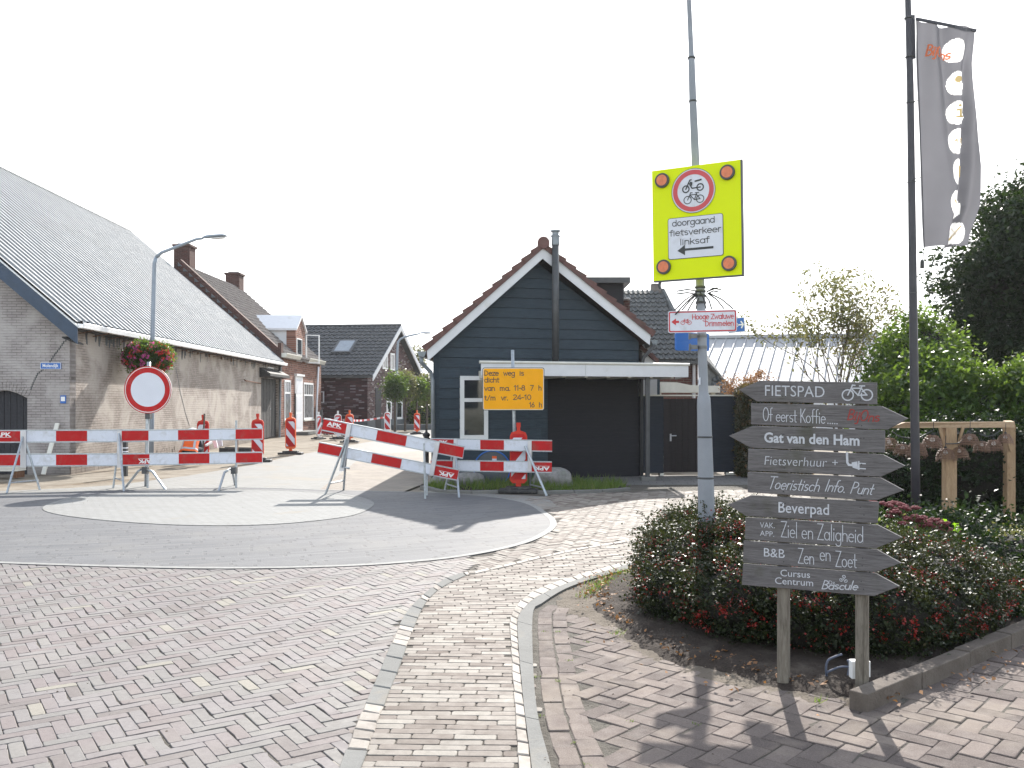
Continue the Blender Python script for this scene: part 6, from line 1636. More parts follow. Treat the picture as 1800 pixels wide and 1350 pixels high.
def rock(par, c, rx, ry, rz, seed, nm="stone"):
    r = random.Random(seed); mb = MB(); nu, nv = 22, 12; vs = []
    for j in range(nv + 1):
        for i in range(nu):
            th = math.pi * j / nv; ph = 2 * math.pi * i / nu; q = V(math.sin(th) * math.cos(ph), math.sin(th) * math.sin(ph), math.cos(th))
            k = 1 + .09 * math.sin(3 * q.x + seed) * math.cos(2.5 * q.y) + .06 * math.sin(6 * q.z + 4 * q.x) ; e = .8
            vs.append(V(c[0] + rx * k * math.copysign(abs(q.x) ** e, q.x), c[1] + ry * k * math.copysign(abs(q.y) ** e, q.y), c[2] + rz * k * math.copysign(abs(q.z) ** e, q.z)))
    mb.add(vs, [(j * nu + i, (j + 1) * nu + i, (j + 1) * nu + (i + 1) % nu, j * nu + (i + 1) % nu) for j in range(nv) for i in range(nu)]); return mb.build(nm, M['stone'], par, smooth=True)
M['stone'] = mat("granite", (0.22, 0.21, 0.2), .85, var=.3, scale=12, bmp=.6, bscale=30, dirt=(0.12, 0.13, 0.1), dirtscale=6)
rock(bl_, (baseat(972, 17.3).x, 17.3, .1), .42, .3, .24, 2)
b2 = thing("boulder", baseat(795, 17.5), "low weathered grey boulder in the grass behind the joined barriers", "boulder")
rock(b2, (baseat(805, 17.4).x, 17.4, .06), .5, .25, .2, 5)
kb2 = thing("verge_kerb", baseat(745, 17.2), None, None, kind='structure'); r = random.Random(3)
vk = hull2([(738, 858), (770, 866), (830, 868), (900, 866), (960, 868), (1060, 866), (1110, 862)])
for i in range(len(vk) - 1):
    a, b = Vector(vk[i]), Vector(vk[i + 1]); n = max(1, int((b - a).length / .45))
    for k in range(n):
        p = a + (b - a) * k / n; q = a + (b - a) * (k + .97) / n; nn = Vector((-(b - a).y, (b - a).x)).normalized() * .1; mb = MB()
        mb.prism([V(p.x, p.y, .05), V(q.x, q.y, .05), V(q.x + nn.x, q.y + nn.y, .05), V(p.x + nn.x, p.y + nn.y, .05)], (0, 0, -.12)); mb.build("kerb_stone", M['kerb'], kb2, bevel=.008)
gp = hull2([(745, 856), (770, 864), (900, 864), (960, 866), (1060, 864), (1108, 860), (1085, 850), (1000, 846), (765, 846)])
sheet("verge_soil", gp, .02, M['soil'], thick=.06)
r = random.Random(12); pts = []
while len(pts) < 5200:
    x = r.uniform(-1.8, 2.8); y = r.uniform(15.8, 18.4)
    if inside(gp, [x], [y])[0] and (r.random() < .35 + .65 * (math.sin(x * 5) * math.sin(y * 3 + x) > -.3)): pts.append((x, y, .02))
q_ = NPM(); blades(q_, pts, .16, .012, 4, lean=.5); build_np(q_, "verge_grass", M['grassm'], kind='stuff')

# ================================================================ WORKER
def skinbody(name, verts, edges, radii, m, parent, root_i=0, sub=2):
    me = bpy.data.meshes.new(name); me.from_pydata([tuple(v) for v in verts], edges, []); me.materials.append(m)
    o = bpy.data.objects.new(name, me); COL.objects.link(o); o.parent = parent
    me.skin_vertices.new(name="skin") if hasattr(me.skin_vertices, 'new') and not me.skin_vertices else None
    md = o.modifiers.new("skin", 'SKIN'); md.use_smooth_shade = True
    if not me.skin_vertices: return o
    for i, sv in enumerate(me.skin_vertices[0].data):
        r_ = radii[i]; sv.radius = r_ if isinstance(r_, tuple) else (r_, r_); sv.use_root = (i == root_i)
    s = o.modifiers.new("sub", 'SUBSURF'); s.levels = sub; s.render_levels = sub
    return o
M['trouser'] = mat("dark_work_clothes", (0.025, 0.028, 0.04), .9, var=.2)
M['vest'] = mat("orange_safety_vest", (0.85, 0.13, 0.015), .7, var=.1, scale=8, trans=.2)
M['reflect'] = mat("silver_reflective_tape", (0.42, 0.42, 0.44), .5, var=.1)
M['skin'] = mat("skin", (0.45, 0.25, 0.18), .6, var=.05)
pl_ = G(336, 817); pl_.x = (333 - 900) / F * 22.6; pl_.y = 22.6
wk = thing("person", pl_, "crouching worker in an orange safety vest seen from behind between the barrier boards", "person")
J = dict(pelvis=(0, 0, .40), belly=(-.01, .10, .52), chest=(-.03, .23, .66), neck=(-.06, .36, .78), head=(-.08, .44, .80), top=(-.085, .46, .86),
         lhip=(-.11, .02, .38), lknee=(-.24, .36, .46), lank=(-.16, .10, .10), ltoe=(-.18, .30, .05), rhip=(.11, .02, .38), rknee=(.17, .36, .40), rank=(.18, .02, .12), rtoe=(.2, .22, .05),
         lsh=(-.21, .28, .68), lel=(-.27, .46, .46), lwr=(-.17, .60, .26), rsh=(.12, .28, .66), rel=(.13, .46, .44), rwr=(.12, .62, .26))
Rd = dict(pelvis=(.15, .12), belly=(.14, .11), chest=(.17, .12), neck=.06, head=(.085, .1), top=.06, lhip=.1, lknee=.07, lank=.05, ltoe=.045, rhip=.1, rknee=.07, rank=.05, rtoe=.045, lsh=.07, lel=.05, lwr=.035, rsh=.07, rel=.05, rwr=.035)
names = list(J); ed = [("pelvis", "belly"), ("belly", "chest"), ("chest", "neck"), ("neck", "head"), ("head", "top"), ("pelvis", "lhip"), ("lhip", "lknee"), ("lknee", "lank"), ("lank", "ltoe"), ("pelvis", "rhip"), ("rhip", "rknee"), ("rknee", "rank"), ("rank", "rtoe"), ("chest", "lsh"), ("lsh", "lel"), ("lel", "lwr"), ("chest", "rsh"), ("rsh", "rel"), ("rel", "rwr")]
vs = [J[n] for n in names]; es = [(names.index(a), names.index(b)) for a, b in ed]; rs = [Rd[n] for n in names]
for s_, wn in ((-1, "lwr"), (1, "rwr")):
    w_ = J[wn]
    for k, (dx, ln) in enumerate(((-.035, .06), (-.012, .075), (.012, .078), (.033, .068), (.05, .04))):
        i0 = len(vs); vs.append((w_[0] + dx, w_[1] + .03, w_[2] - .04)); vs.append((w_[0] + dx * 1.2, w_[1] + .05, w_[2] - .04 - ln * .6)); vs.append((w_[0] + dx * 1.1, w_[1] + .035, w_[2] - .04 - ln))
        es += [(names.index(wn), i0), (i0, i0 + 1), (i0 + 1, i0 + 2)]; rs += [.012, .01, .008]
skinbody("body", vs, es, rs, M['trouser'], wk)
# vest: loft of ovals from hem to shoulders, following the bent back
rings = [(-.0, -.10, .33, .245, .155), (0, -.02, .42, .215, .15), (-.01, .08, .53, .20, .15), (-.02, .18, .63, .205, .15), (-.04, .27, .71, .215, .13), (-.05, .33, .77, .16, .09)]
mb = MB(); vs = []; n = 20
def vring(k, grow=0.0):
    cx, cy, cz, rx, ry = k; return [V(cx + (rx + grow) * math.cos(2 * math.pi * i / n), cy + (ry + grow) * math.sin(2 * math.pi * i / n) * .8, cz - (ry + grow) * math.sin(2 * math.pi * i / n) * .45 + .01 * math.sin(5 * i)) for i in range(n)]
for k in rings: vs += vring(k)
mb.add(vs, [(j * n + i, j * n + (i + 1) % n, (j + 1) * n + (i + 1) % n, (j + 1) * n + i) for j in range(len(rings) - 1) for i in range(n)])
ve = mb.build("safety_vest", M['vest'], wk, smooth=True, local=True)
def lerp5(a, b, t): return tuple(x + (y - x) * t for x, y in zip(a, b))
for j, t0, t1 in ((0, .5, .95), (1, .55, .9)):
    a, b = vring(lerp5(rings[j], rings[j + 1], t0), .004), vring(lerp5(rings[j], rings[j + 1], t1), .004); mb = MB(); mb.add(a + b, [(i, (i + 1) % n, n + (i + 1) % n, n + i) for i in range(n)])
    if j == 0: mb.build("reflective_band", M['reflect'], ve, local=True)
for sx in (12, 17):
    mb = MB(); cols = [vring(k, .006) for k in rings[1:]]; vv = [p for c in cols for p in (c[sx % n], c[(sx + 1) % n])]; mb.add(vv, [(2 * i, 2 * i + 1, 2 * i + 3, 2 * i + 2) for i in range(len(cols) - 1)]); mb.build("reflective_band", M['reflect'], ve, local=True)
mb = MB(); mb.lathe([(.155, 0), (.15, .012), (.125, .02), (.12, .07), (.09, .115), (.04, .135), (0, .14)], V(-.09, .46, .80), 18); mb.build("helmet", M['whitepaint'], wk, smooth=True, local=True)
mb = MB(); mb.lathe([(0, -.10), (.06, -.09), (.085, -.03), (.088, .03), (.07, .06), (0, .07)], V(-.085, .455, .79), 14); hd2 = mb.build("head", M['skin'], wk, smooth=True, local=True)
mb = MB(); mb.lathe([(0, -.03), (.012, -.02), (.014, .0), (0, .012)], V(-.085, .545, .78), 8); mb.build("nose", M['skin'], hd2, local=True)
# ================================================================ LAMP POSTS
def lamp_head(parent, base, d, L):
    """flat LED head: base point, direction"""
    d = d.normalized(); s = V(-d.y, d.x, 0).normalized(); up = V(0, 0, 1)
    prof = [(0, .035, .03), (.12, .06, .055), (.35, .115, .06), (.8, .12, .05), (.95, .09, .035), (1, .04, .015)]
    mb = MB(); vs = []; n = 10
    for t, w, h in prof:
        for i in range(n):
            a = 2 * math.pi * i / n; vs.append(base + d * L * t + s * w * math.cos(a) + up * (h * math.sin(a) * (1 if math.sin(a) > 0 else .55) + .02))
    mb.add(vs, [(j * n + i, j * n + (i + 1) % n, (j + 1) * n + (i + 1) % n, (j + 1) * n + i) for j in range(len(prof) - 1) for i in range(n)] + [tuple(range(n))[::-1], tuple((len(prof) - 1) * n + i for i in range(n))])
    h = mb.build("lamp_head", M['lampgrey'], parent, smooth=True)
    mb = MB(); mb.prism([base + d * L * .38 + s * .08 - up * .02, base + d * L * .9 + s * .07 - up * .015, base + d * L * .9 - s * .07 - up * .015, base + d * L * .38 - s * .08 - up * .02], (0, 0, -.02)); mb.build("lens", M['whitepaint'], h)
M['lampgrey'] = mat("grey_lamp_paint", (0.25, 0.29, 0.34), .5, metal=.2, var=.08)
M['polegrey'] = mat("weathered_pole_paint", (0.235, 0.25, 0.28), .6, metal=.1, var=.1, scale=5, dirt=(0.14, 0.14, 0.14), dirtscale=4, dirtpos=(.6, .85))
M['clampm'] = mat('dull_clamp_steel', (0.16, 0.165, 0.17), .6, metal=.3)
YL = 23.0
l1 = thing("street_lamp", baseat(264, YL), "tall grey street lamp with curved arm carrying the flower basket beside the barn", "street lamp")
pts = [(264.5, 818), (266, 740), (268, 600), (270.5, 500), (271.5, 463), (275, 452), (284, 444), (310, 434), (345, 420.5), (357, 419)]
P3 = []
for i, (px, py) in enumerate(pts):
    y = YL - (max(0, px - 271) / 86) * .35; p = S(px, py, y); P3.append(p)
P3[0].z = 0
mb = MB(); mb.tube(P3[:6], [.075, .07, .058, .052, .048, .045], 12); mb.tube(P3[5:], [.045, .042, .038, .034, .03], 10); mb.build("pole", M['lampgrey'], l1, smooth=True)
lamp_head(l1, P3[-1], V(1, -.25, .03), .66)
YB = 50.5
l2 = thing("street_lamp", baseat(695, YB), "far grey street lamp in front of the purple brick gable", "street lamp")
pts = [(694.5, 757), (696, 700), (698.5, 615), (700, 601), (704, 596), (712, 592), (738, 586)]
P3 = [S(a, b, YB) for a, b in pts]; P3[0].z = 0; mb = MB(); mb.tube(P3, [.1, .09, .07, .065, .06, .055, .05], 10); mb.build("pole", M['lampgrey'], l2, smooth=True); lamp_head(l2, P3[-1], V(1, 0, .02), .68)
sb = thing("traffic_sign", S(701, 688, 50.3), "blue grey back of a traffic sign hanging on the far lamp post", "sign back")
mb = MB(); mb.prism([S(698, 690, 50.4), S(703.5, 694, 50.4), S(703.5, 672, 50.4), S(698, 672, 50.4)], (0, .03, 0)); mb.build("plate", M['plinth'], sb)

# flower basket
fb_ = thing("flower_basket", S(260, 627, YL), "round hanging basket of pink and red geraniums on the street lamp", "flower basket")
cb = S(260, 628, YL - .02)
mb = MB(); mb.lathe([(.0, -.3), (.18, -.28), (.32, -.16), (.38, -.04), (.36, 0), (0, 0)], cb, 18); mb.build("bowl", M['dusty'], fb_, smooth=True)
q_ = NPM(); leaf_cloud(q_, [(cb.x, cb.y, cb.z, .56, .5, .37)], 18000, .055, 21, clump=.07, nclump=300, shell=.75); leaf_cloud(q_, [(cb.x, cb.y, cb.z + .02, .4, .4, .2)], 3500, .07, 22, clump=.09, nclump=80, shell=.3); build_np(q_, "foliage", M['leaf_green'], fb_)
M['pink'] = leafmat("pink_petals", [(0, (0.55, 0.06, 0.28)), (1, (0.75, 0.16, 0.42))], (.8, .2, .5), .3); M['redfl'] = leafmat("red_petals", [(0, (0.6, 0.02, 0.03)), (1, (0.8, 0.09, 0.07))], (.9, .1, .1), .3)
r = random.Random(31)
for i in range(170):
    th = r.uniform(0, 2 * math.pi); ph = math.acos(r.uniform(-.75, .85)); dx, dy, dz = math.sin(ph) * math.cos(th), math.sin(ph) * math.sin(th), math.cos(ph)
    p = V(cb.x + .61 * dx, cb.y + .53 * dy, cb.z + .41 * dz)
    red = dx > .4 or dz < -.6
    if r.random() < .25: red = not red
    q_ = NPM(); g = np.random.default_rng(i); n_ = 12; P = np.array(p) + g.normal(size=(n_, 3)) * .022; N = g.normal(size=(n_, 3)); N /= np.linalg.norm(N, axis=1)[:, None]; A_ = np.cross(N, g.normal(size=(n_, 3))); A_ /= np.linalg.norm(A_, axis=1)[:, None]; B_ = np.cross(N, A_); s_ = .025
    v = np.stack([P - A_ * s_, P + B_ * s_, P + A_ * s_, P - B_ * s_], 1).reshape(-1, 3); mb_add_np(q_, v, g.random(n_)); build_np(q_, "flower_head", M['redfl' if red else 'pink'], fb_)

# ================================================================ BIG POLE WITH SIGNS
YP = 7.5; KP = 7.5 / 8.5
bp = thing("sign_pole", baseat(1243, YP), "thick grey lamp pole rising from the berry hedge and carrying four signs", "pole")
kp = [(1245, 1007, .083), (1242, 900, .078), (1239.5, 800, .070), (1237.5, 712, .063), (1237.2, 700, .060), (1236.8, 692, .046), (1236.5, 686, .044), (1233, 560, .042), (1230, 480, .040), (1222, 270, .037), (1218, 180, .034), (1215.5, 102, .030), (1215.2, 96, .024), (1211, 0, .021), (1208, -80, .02)]
P3 = [S(a, b, YP) for a, b, _ in kp]; P3[0].z = 0
mb = MB(); mb.tube(P3, [c * KP for *_q, c in kp], 24); mb.build("pole", M['polegrey'], bp, smooth=True)
def polex(py):
    for (a, b, _), (c, d, _2) in zip(kp, kp[1:]):
        if d <= py <= b: return a + (c - a) * (b - py) / (b - d)
for py, rr_ in ((768, .0695), (840, .0745), (102, .034), (178, .036)):
    c = S(polex(py), py, YP); mb = MB(); rr_ *= KP; mb.lathe([(rr_, -.008), (rr_ + .003, 0), (rr_, .008)], c, 20); mb.build("joint_ring", M['dusty'], bp)
mb = MB(); c = S(polex(670), 670, YP); mb.prism([c + V(-.039, -.022, -.03), c + V(-.030, -.035, -.03), c + V(-.030, -.035, .03), c + V(-.039, -.022, .03)], (.002, .004, 0)); mb.build("sticker", M['white'], bp)
# yellow diversion board
TL, TR, BL, BR_ = S(1143, 302, 8.52 * KP), S(1300, 281, 8.14 * KP), S(1150, 496, 8.52 * KP), S(1307, 484.5, 8.14 * KP)
M['fluo'] = mat("fluorescent_yellow_board", (0.64, 0.74, 0.006), .6, spec=.15, var=.03, scale=2)
yb_ = thing("diversion_sign", (BL + BR_) / 2, "large fluorescent yellow board with no cycling disc and arrow, high on the grey pole", "traffic sign")
U = (BR_ - BL).normalized(); Wd = (BR_ - BL).length; Vv = (TL - BL); Vv -= U * Vv.dot(U); Hh = Vv.length; Vv.normalize(); Nn = U.cross(Vv)
if Nn.y > 0: Nn = -Nn
Wd /= KP; Hh /= KP
fo = lambda u, v, z=0.0: BL + U * u * KP + Vv * v * KP + Nn * z
mb = MB(); mb.prism([fo(0, 0, .02), fo(Wd, 0, .02), fo(Wd, Hh, .02), fo(0, Hh, .02)], -Nn * .04); bod = mb.build("board", M['fluo'], yb_, bevel=.002)
mb = MB()
for a, b, c, d in ((0, Wd, 0, .008), (Wd - .008, Wd, .008, Hh)): mb.poly([fo(a, c, .021), fo(b, c, .021), fo(b, d, .021), fo(a, d, .021)])
mb.prism([fo(Wd, -.002, .021), fo(Wd + .004, -.002, .021), fo(Wd + .004, Hh, .021), fo(Wd, Hh, .021)], -Nn * .045); mb.prism([fo(-.002, -.004, .021), fo(Wd + .004, -.004, .021), fo(Wd + .004, 0, .021), fo(-.002, 0, .021)], -Nn * .045)
mb.build("edge_profile", M['dusty'], bod)
k = Wd / .83
def circ(u, v, r, n=40): return [(u + r * math.cos(2 * math.pi * i / n), v + r * math.sin(2 * math.pi * i / n)) for i in range(n)]
def rng_(mb, u, v, r0, r1, z, n=40):
    a = [fo(x, y, z) for x, y in circ(u, v, r0, n)]; b = [fo(x, y, z) for x, y in circ(u, v, r1, n)]; mb.add(a + b, [(i, (i + 1) % n, n + (i + 1) % n, n + i) for i in range(n)])
M['red2'] = mat("faded_red_print", (0.5, 0.06, 0.07), .5, var=.05)
M['lampor'] = mat("amber_lamp_lens", (0.62, 0.17, 0.07), .35, var=.15, scale=30, bmp=.3, bscale=200)
cu, cv = .393, .804
mb = MB(); mb.prism([fo(x, y, .026) for x, y in circ(cu, cv, .203)], -Nn * .004); dsc = mb.build("disc", M['white'], bod)
mb = MB(); rng_(mb, cu, cv, .204, .2, .0275); mb.build("disc_edge", M['ink'], dsc)
mb = MB(); rng_(mb, cu, cv, .19, .148, .0275); mb.build("red_ring", M['red2'], dsc)
mb = MB(); bike_on(mb, lambda u, v, z=0.0: fo(u, v, .028 + z), cu + .005, cv - .115, .185, .0075)
mo = lambda u, v, z=0.0: fo(u, v, .0285 + z)
for i, pts in enumerate((circ(cu - .068, cv + .02, .03, 20) + [(cu - .038, cv + .02)], circ(cu + .065, cv + .025, .03, 20) + [(cu + .095, cv + .025)], [(cu - .068, cv + .02), (cu - .03, cv + .098), (cu - .018, cv + .1)], [(cu - .04, cv + .075), (cu - .01, cv + .022), (cu + .065, cv + .025)])): ribbon(mb, mo, pts, .011, .0002 * i)
mb.poly([mo(cu + .015, cv + .075), mo(cu + .08, cv + .085), mo(cu + .08, cv + .1), mo(cu + .015, cv + .09)]); mb.poly([mo(cu - .03, cv + .05, .0009), mo(cu - .01, cv + .045, .0009), mo(cu - .005, cv + .075, .0009), mo(cu - .028, cv + .085, .0009)])
mb.build("cycle_pictograms", M['ink'], dsc)
pu0, pu1, pv0, pv1 = .148, .662, .192, .573
def rr2(u0, u1, v0, v1, r, z):
    out = []
    for cx, cy, a0 in ((u1 - r, v0 + r, -90), (u1 - r, v1 - r, 0), (u0 + r, v1 - r, 90), (u0 + r, v0 + r, 180)):
        for q in range(5): a = R(a0 + q * 22.5); out.append(fo(cx + r * math.cos(a), cy + r * math.sin(a), z))
    return out
mb = MB(); mb.prism(rr2(pu0, pu1, pv0, pv1, .022, .024), -Nn * .003); pnl = mb.build("text_panel", M['ink'], bod)
mb = MB(); mb.poly(rr2(pu0 + .005, pu1 - .005, pv0 + .005, pv1 - .005, .018, .0255)); mb.build("face", M['white'], pnl)
mb = MB(); ft = lambda u, v, z=0.0: fo(u, v, .027 + z)
script_on(mb, ft, "doorgaand", .19, .497, .592, .053, .0069, xh=.7); script_on(mb, ft, "fietsverkeer", .165, .408, .646, .053, .0069, xh=.7); script_on(mb, ft, "linksaf", .262, .32, .54, .053, .0069, xh=.7)
mb.poly([ft(.32, .263), ft(.572, .263), ft(.572, .284), ft(.32, .284)]); mb.poly([ft(.236, .268, .0002), ft(.308, .222, .0002), ft(.308, .318, .0002)]); mb.poly([ft(.308, .262, .0004), ft(.321, .2625, .0004), ft(.321, .2845, .0004), ft(.308, .285, .0004)])
mb.build("lettering", M['ink'], pnl)
for u, v in ((.103, .93), (.708, .93), (.105, .13), (.712, .115)):
    mb = MB(); mb.prism([fo(x, y, .045) for x, y in circ(u, v, .068, 28)], -Nn * .024); lm = mb.build("warning_lamp", M['dusty'], bod, bevel=.004)
    mb = MB(); mb.poly([fo(x, y, .0475) for x, y in circ(u, v, .05, 28)]); mb.build("lens", M['lampor'], lm)
mb = MB(); c = S(polex(380), 380, YP); mb.box((c.x, 7.43, c.z + .3), (.2, .1, .03)); mb.box((c.x, 7.43, c.z - .3), (.2, .1, .03)); mb.build("bracket", M['galv'], bod)
mb = MB(); c = fo(.06, 0, 0); mb.tube([c, c + V(-.01, 0, -.03), c + V(.0, 0, -.06)], .012, 6); mb.build("cable_gland", M['dusty'], bod)
# cycle route plate
def boardsign(name, TLp, TRp, BRp, BLp, YL_, YR_, lab, cat, m, th=.02):
    YL_ *= KP; YR_ *= KP
    a, b, c, d = S(*BLp, YL_), S(*BRp, YR_), S(*TRp, YR_), S(*TLp, YL_); o = thing(name, (a + b) / 2, lab, cat)
    U = (b - a).normalized(); W_ = (d - a); W_ -= U * W_.dot(U); H = W_.length; W_.normalize(); N = U.cross(W_); N = -N if N.y > 0 else N
    f = lambda u, v, z=0.0: a + U * u * KP + W_ * v * KP + N * z
    L = (b - a).length / KP; H /= KP
    def rr(u0, u1, v0, v1, r, z):
        out = []
        for cx, cy, a0 in ((u1 - r, v0 + r, -90), (u1 - r, v1 - r, 0), (u0 + r, v1 - r, 90), (u0 + r, v0 + r, 180)):
            for q in range(5): t = R(a0 + q * 22.5); out.append(f(cx + r * math.cos(t), cy + r * math.sin(t), z))
        return out
    mb = MB(); mb.prism(rr(0, L, 0, H, .018, .0), -N * th); pl = mb.build("plate", m, o)
    return o, pl, f, L, H, rr
M['redprint'] = mat("red_sign_print", (0.48, 0.02, 0.03), .45, var=.04)
o, pl, f, L, H, rr = boardsign("cycle_route_sign", (1172.5, 547), (1296, 545.5), (1295.5, 583), (1174.5, 585.5), 8.4, 8.3, "white cycle route sign with red border pointing left to Hooge Zwaluwe and Drimmelen", "direction sign", M['white'])
mb = MB(); mb.poly(rr(.007, L - .007, .007, H - .007, .015, .0015)); mb.build("border", M['redprint'], pl); mb = MB(); mb.poly(rr(.018, L - .018, .018, H - .018, .01, .003)); mb.build("face", M['white'], pl)
mb = MB(); f2 = lambda u, v, z=0.0: f(u, v, .0045 + z); script_on(mb, f2, "Hooge Zwaluwe", .218, H * .6, L - .026, H * .215, .0062, xh=.72); script_on(mb, f2, "Drimmelen", .335, H * .28, L - .026, H * .215, .0062, xh=.72)
mb.poly([f2(.03, H * .5), f2(.072, H * .34), f2(.072, H * .66)]); mb.poly([f2(.072, H * .45), f2(.1, H * .45), f2(.1, H * .55), f2(.072, H * .55)]); mb.build("lettering", M['redprint'], pl)
mb = MB(); bike_on(mb, lambda u, v, z=0.0: f(u, v, .0045 + z), .163, H * .37, .095, .0045); mb.build("cycle_pictogram", M['redprint'], pl)
o, pl, f, L, H, rr = boardsign("arrow_sign", (1280, 560), (1311, 557.5), (1310.5, 583), (1280, 586), 8.75, 8.7, "blue sign with white arrow half hidden behind the red bordered route sign", "direction sign", M['blue'])
mb = MB(); f2 = lambda u, v, z=0.0: f(u, v, .002 + z); ribbon(mb, f2, [(L * .68, H * .5), (L * .88, H * .5)], .012); ribbon(mb, f2, [(L * .8, H * .7), (L * .9, H * .5), (L * .8, H * .3)], .012, .0003)
for a, b, c, d in ((.0, L, 0, .006), (0, L, H - .006, H), (L - .006, L, .006, H - .006)): mb.poly([f2(a, c, .0004), f2(b, c, .0004), f2(b, d, .0004), f2(a, d, .0004)])
ribbon(mb, f2, arc(L * .5, H * .5, .018, .018, 0, 360, 12), .006, .0006); mb.build("arrow", M['whitepaint'], pl)
o, pl, f, L, H, rr = boardsign("blue_sign_back", (1186, 584), (1247, 587), (1247, 617.5), (1188.5, 616), 8.62, 8.75, "plain blue back of a sign clamped to the grey pole below the route sign", "sign back", M['blue'])
for py in (591, 610.5):
    c = S(polex(py), py, YP); mb = MB(); mb.lathe([(.0415, -.012), (.0415, .012), (.037, .012)], c, 20); mb.box((c.x - .075, c.y - .03, c.z), (.05, .05, .035)); mb.box((c.x - .105, c.y - .02, c.z), (.014, .03, .055)); mb.build("clamp", M['clampm'], bp)
for py in (505, 512, 520, 532):
    c = S(polex(py), py, YP); mb = MB(); mb.lathe([(.042, -.01), (.046, 0), (.042, .01)], c, 20); mb.build("strap", M['dusty'], bp)
ties = [((1226, 512), (1189, 512)), ((1226, 518), (1189, 517)), ((1224, 514), (1186, 545)), ((1224, 516), (1187, 553)), ((1225, 518), (1199, 545)), ((1226, 520), (1209, 546)), ((1228, 524), (1223, 543)), ((1231, 514), (1241, 542)), ((1240, 519), (1251, 543)), ((1243, 513), (1262, 506)), ((1243, 512), (1268, 509)), ((1244, 516), (1262, 513)), ((1245, 516), (1273, 543)), ((1246, 515), (1289, 543))]
for i, (a, b) in enumerate(ties):
    p, q = S(*a, YP - .05), S(*b, YP - .12 - .02 * (i % 3)); mid_ = (p + q) / 2 + V(0, -.02, .012); mb = MB(); mb.tube([p, mid_, q], .0058, 5); mb.build("cable_tie", M['black'], bp)

# ================================================================ WOODEN FINGERPOST
M['oldwood'] = None
def woodmat(name, c1, c2, c3, sc=(1.2, 1.2, 22), green=True, rnd_=True):
    m, t, p, o = newmat(name); co = coords(t); mp = node(t, "ShaderNodeMapping"); mp.inputs["Scale"].default_value = sc; t.links.new(co, mp.inputs["Vector"])
    oi = node(t, "ShaderNodeObjectInfo"); ad = node(t, "ShaderNodeVectorMath", operation='ADD'); t.links.new(mp.outputs[0], ad.inputs[0])
    cmb = node(t, "ShaderNodeCombineXYZ"); t.links.new(mathn(t, 'MULTIPLY', oi.outputs["Random"], 37.0), cmb.inputs[0]); t.links.new(mathn(t, 'MULTIPLY', oi.outputs["Random"], 19.0), cmb.inputs[2]); t.links.new(cmb.outputs[0], ad.inputs[1])
    n = noise(t, ad.outputs[0], 3.5, 9, .68, 1.2); c = ramp(t, n, [(.3, c1), (.5, c2), (.72, c3)])
    fine = noise(t, ad.outputs[0], 17, 5, .7, .3); c = mixc(t, .7, c, ramp(t, fine, [(.35, .6), (.6, 1.0)]), 'MULTIPLY')
    if green: c = mixc(t, ramp(t, noise(t, co, 5, 6, .6), [(.56, 0), (.75, .55)]), c, (0.06, 0.062, 0.035))
    c = mixc(t, .35, c, ramp(t, oi.outputs["Random"], [(0, .8), (1, 1.0)]), 'MULTIPLY')
    t.links.new(c, p.inputs["Base Color"]); p.inputs["Roughness"].default_value = .8; p.inputs["Specular IOR Level"].default_value = .2; bump(t, p, mathn(t, 'ADD', n, fine), .5, .004); return m
M['oldwood'] = woodmat("silver_weathered_plank", (0.085, 0.078, 0.078), (0.145, 0.135, 0.138), (0.19, 0.18, 0.183))
M['postwood'] = woodmat("weathered_post", (0.09, 0.075, 0.06), (0.17, 0.15, 0.125), (0.24, 0.215, 0.18), sc=(12, 12, 1))
M['newwood'] = woodmat("fresh_pine", (0.38, 0.26, 0.17), (0.46, 0.33, 0.22), (0.52, 0.39, 0.27), sc=(1, 8, 8), green=False)
M['paint'] = mat("sign_white_paint", (0.45, 0.46, 0.5), .7, var=.12, scale=60)
M['redpaint'] = mat("sign_red_paint", (0.26, 0.035, 0.03), .7, var=.15, scale=60)
A_, B_ = V((1307 - 900) / F * 5.22, 5.22, 0), V((1530 - 900) / F * 4.86, 4.86, 0)
fp_ = Pl((A_.x, A_.y), (B_.x, B_.y))
sp = thing("fingerpost", fp_.pt(1447, 706) * 1.0 - V(0, 0, 0), "weathered wooden fingerpost of nine arrow planks on two posts beside the berry hedge", "signpost")
def fpx(px, py): p = fp_.pt(px, py); return ((p - fp_.A).dot(fp_.u), p.z)
boards = [
 [(1336, 669), (1541, 672.5), (1541, 711), (1330, 705.5), (1298, 685)],
 [(1320, 708.5), (1550, 714), (1596, 736), (1560, 755.5), (1320, 746)],
 [(1323, 748.5), (1555, 756.5), (1554.5, 796), (1319, 787), (1281, 766)],
 [(1315, 788.5), (1552, 799), (1591, 819), (1548, 838), (1314, 827)],
 [(1314, 829.5), (1548, 840), (1589, 862), (1540, 880), (1314, 865.5)],
 [(1320, 870.5), (1544, 882.5), (1542, 920), (1312, 907.5), (1279, 887)],
 [(1310, 909.5), (1543, 923), (1586, 945), (1540, 964), (1309, 948.5)],
 [(1307, 950.5), (1541, 966), (1584, 990), (1538, 1006), (1306, 989)],
 [(1306, 991), (1539, 1008), (1581, 1031), (1536, 1048), (1304, 1028)]]
arrow_labels = ["top plank pointing left, FIETSPAD with bicycle"]
pls = []
for i, b in enumerate(boards):
    mb = MB(); mb.prism([fp_.w(*fpx(*q), .0) for q in b], -fp_.n * .022); pls.append(mb.build("arrow_plank", M['oldwood'], sp, bevel=.0025))
fr = lambda u, v, z=0.0: fp_.w(u, v, .0016 + z)
def ux(px, py): return fpx(px, py)
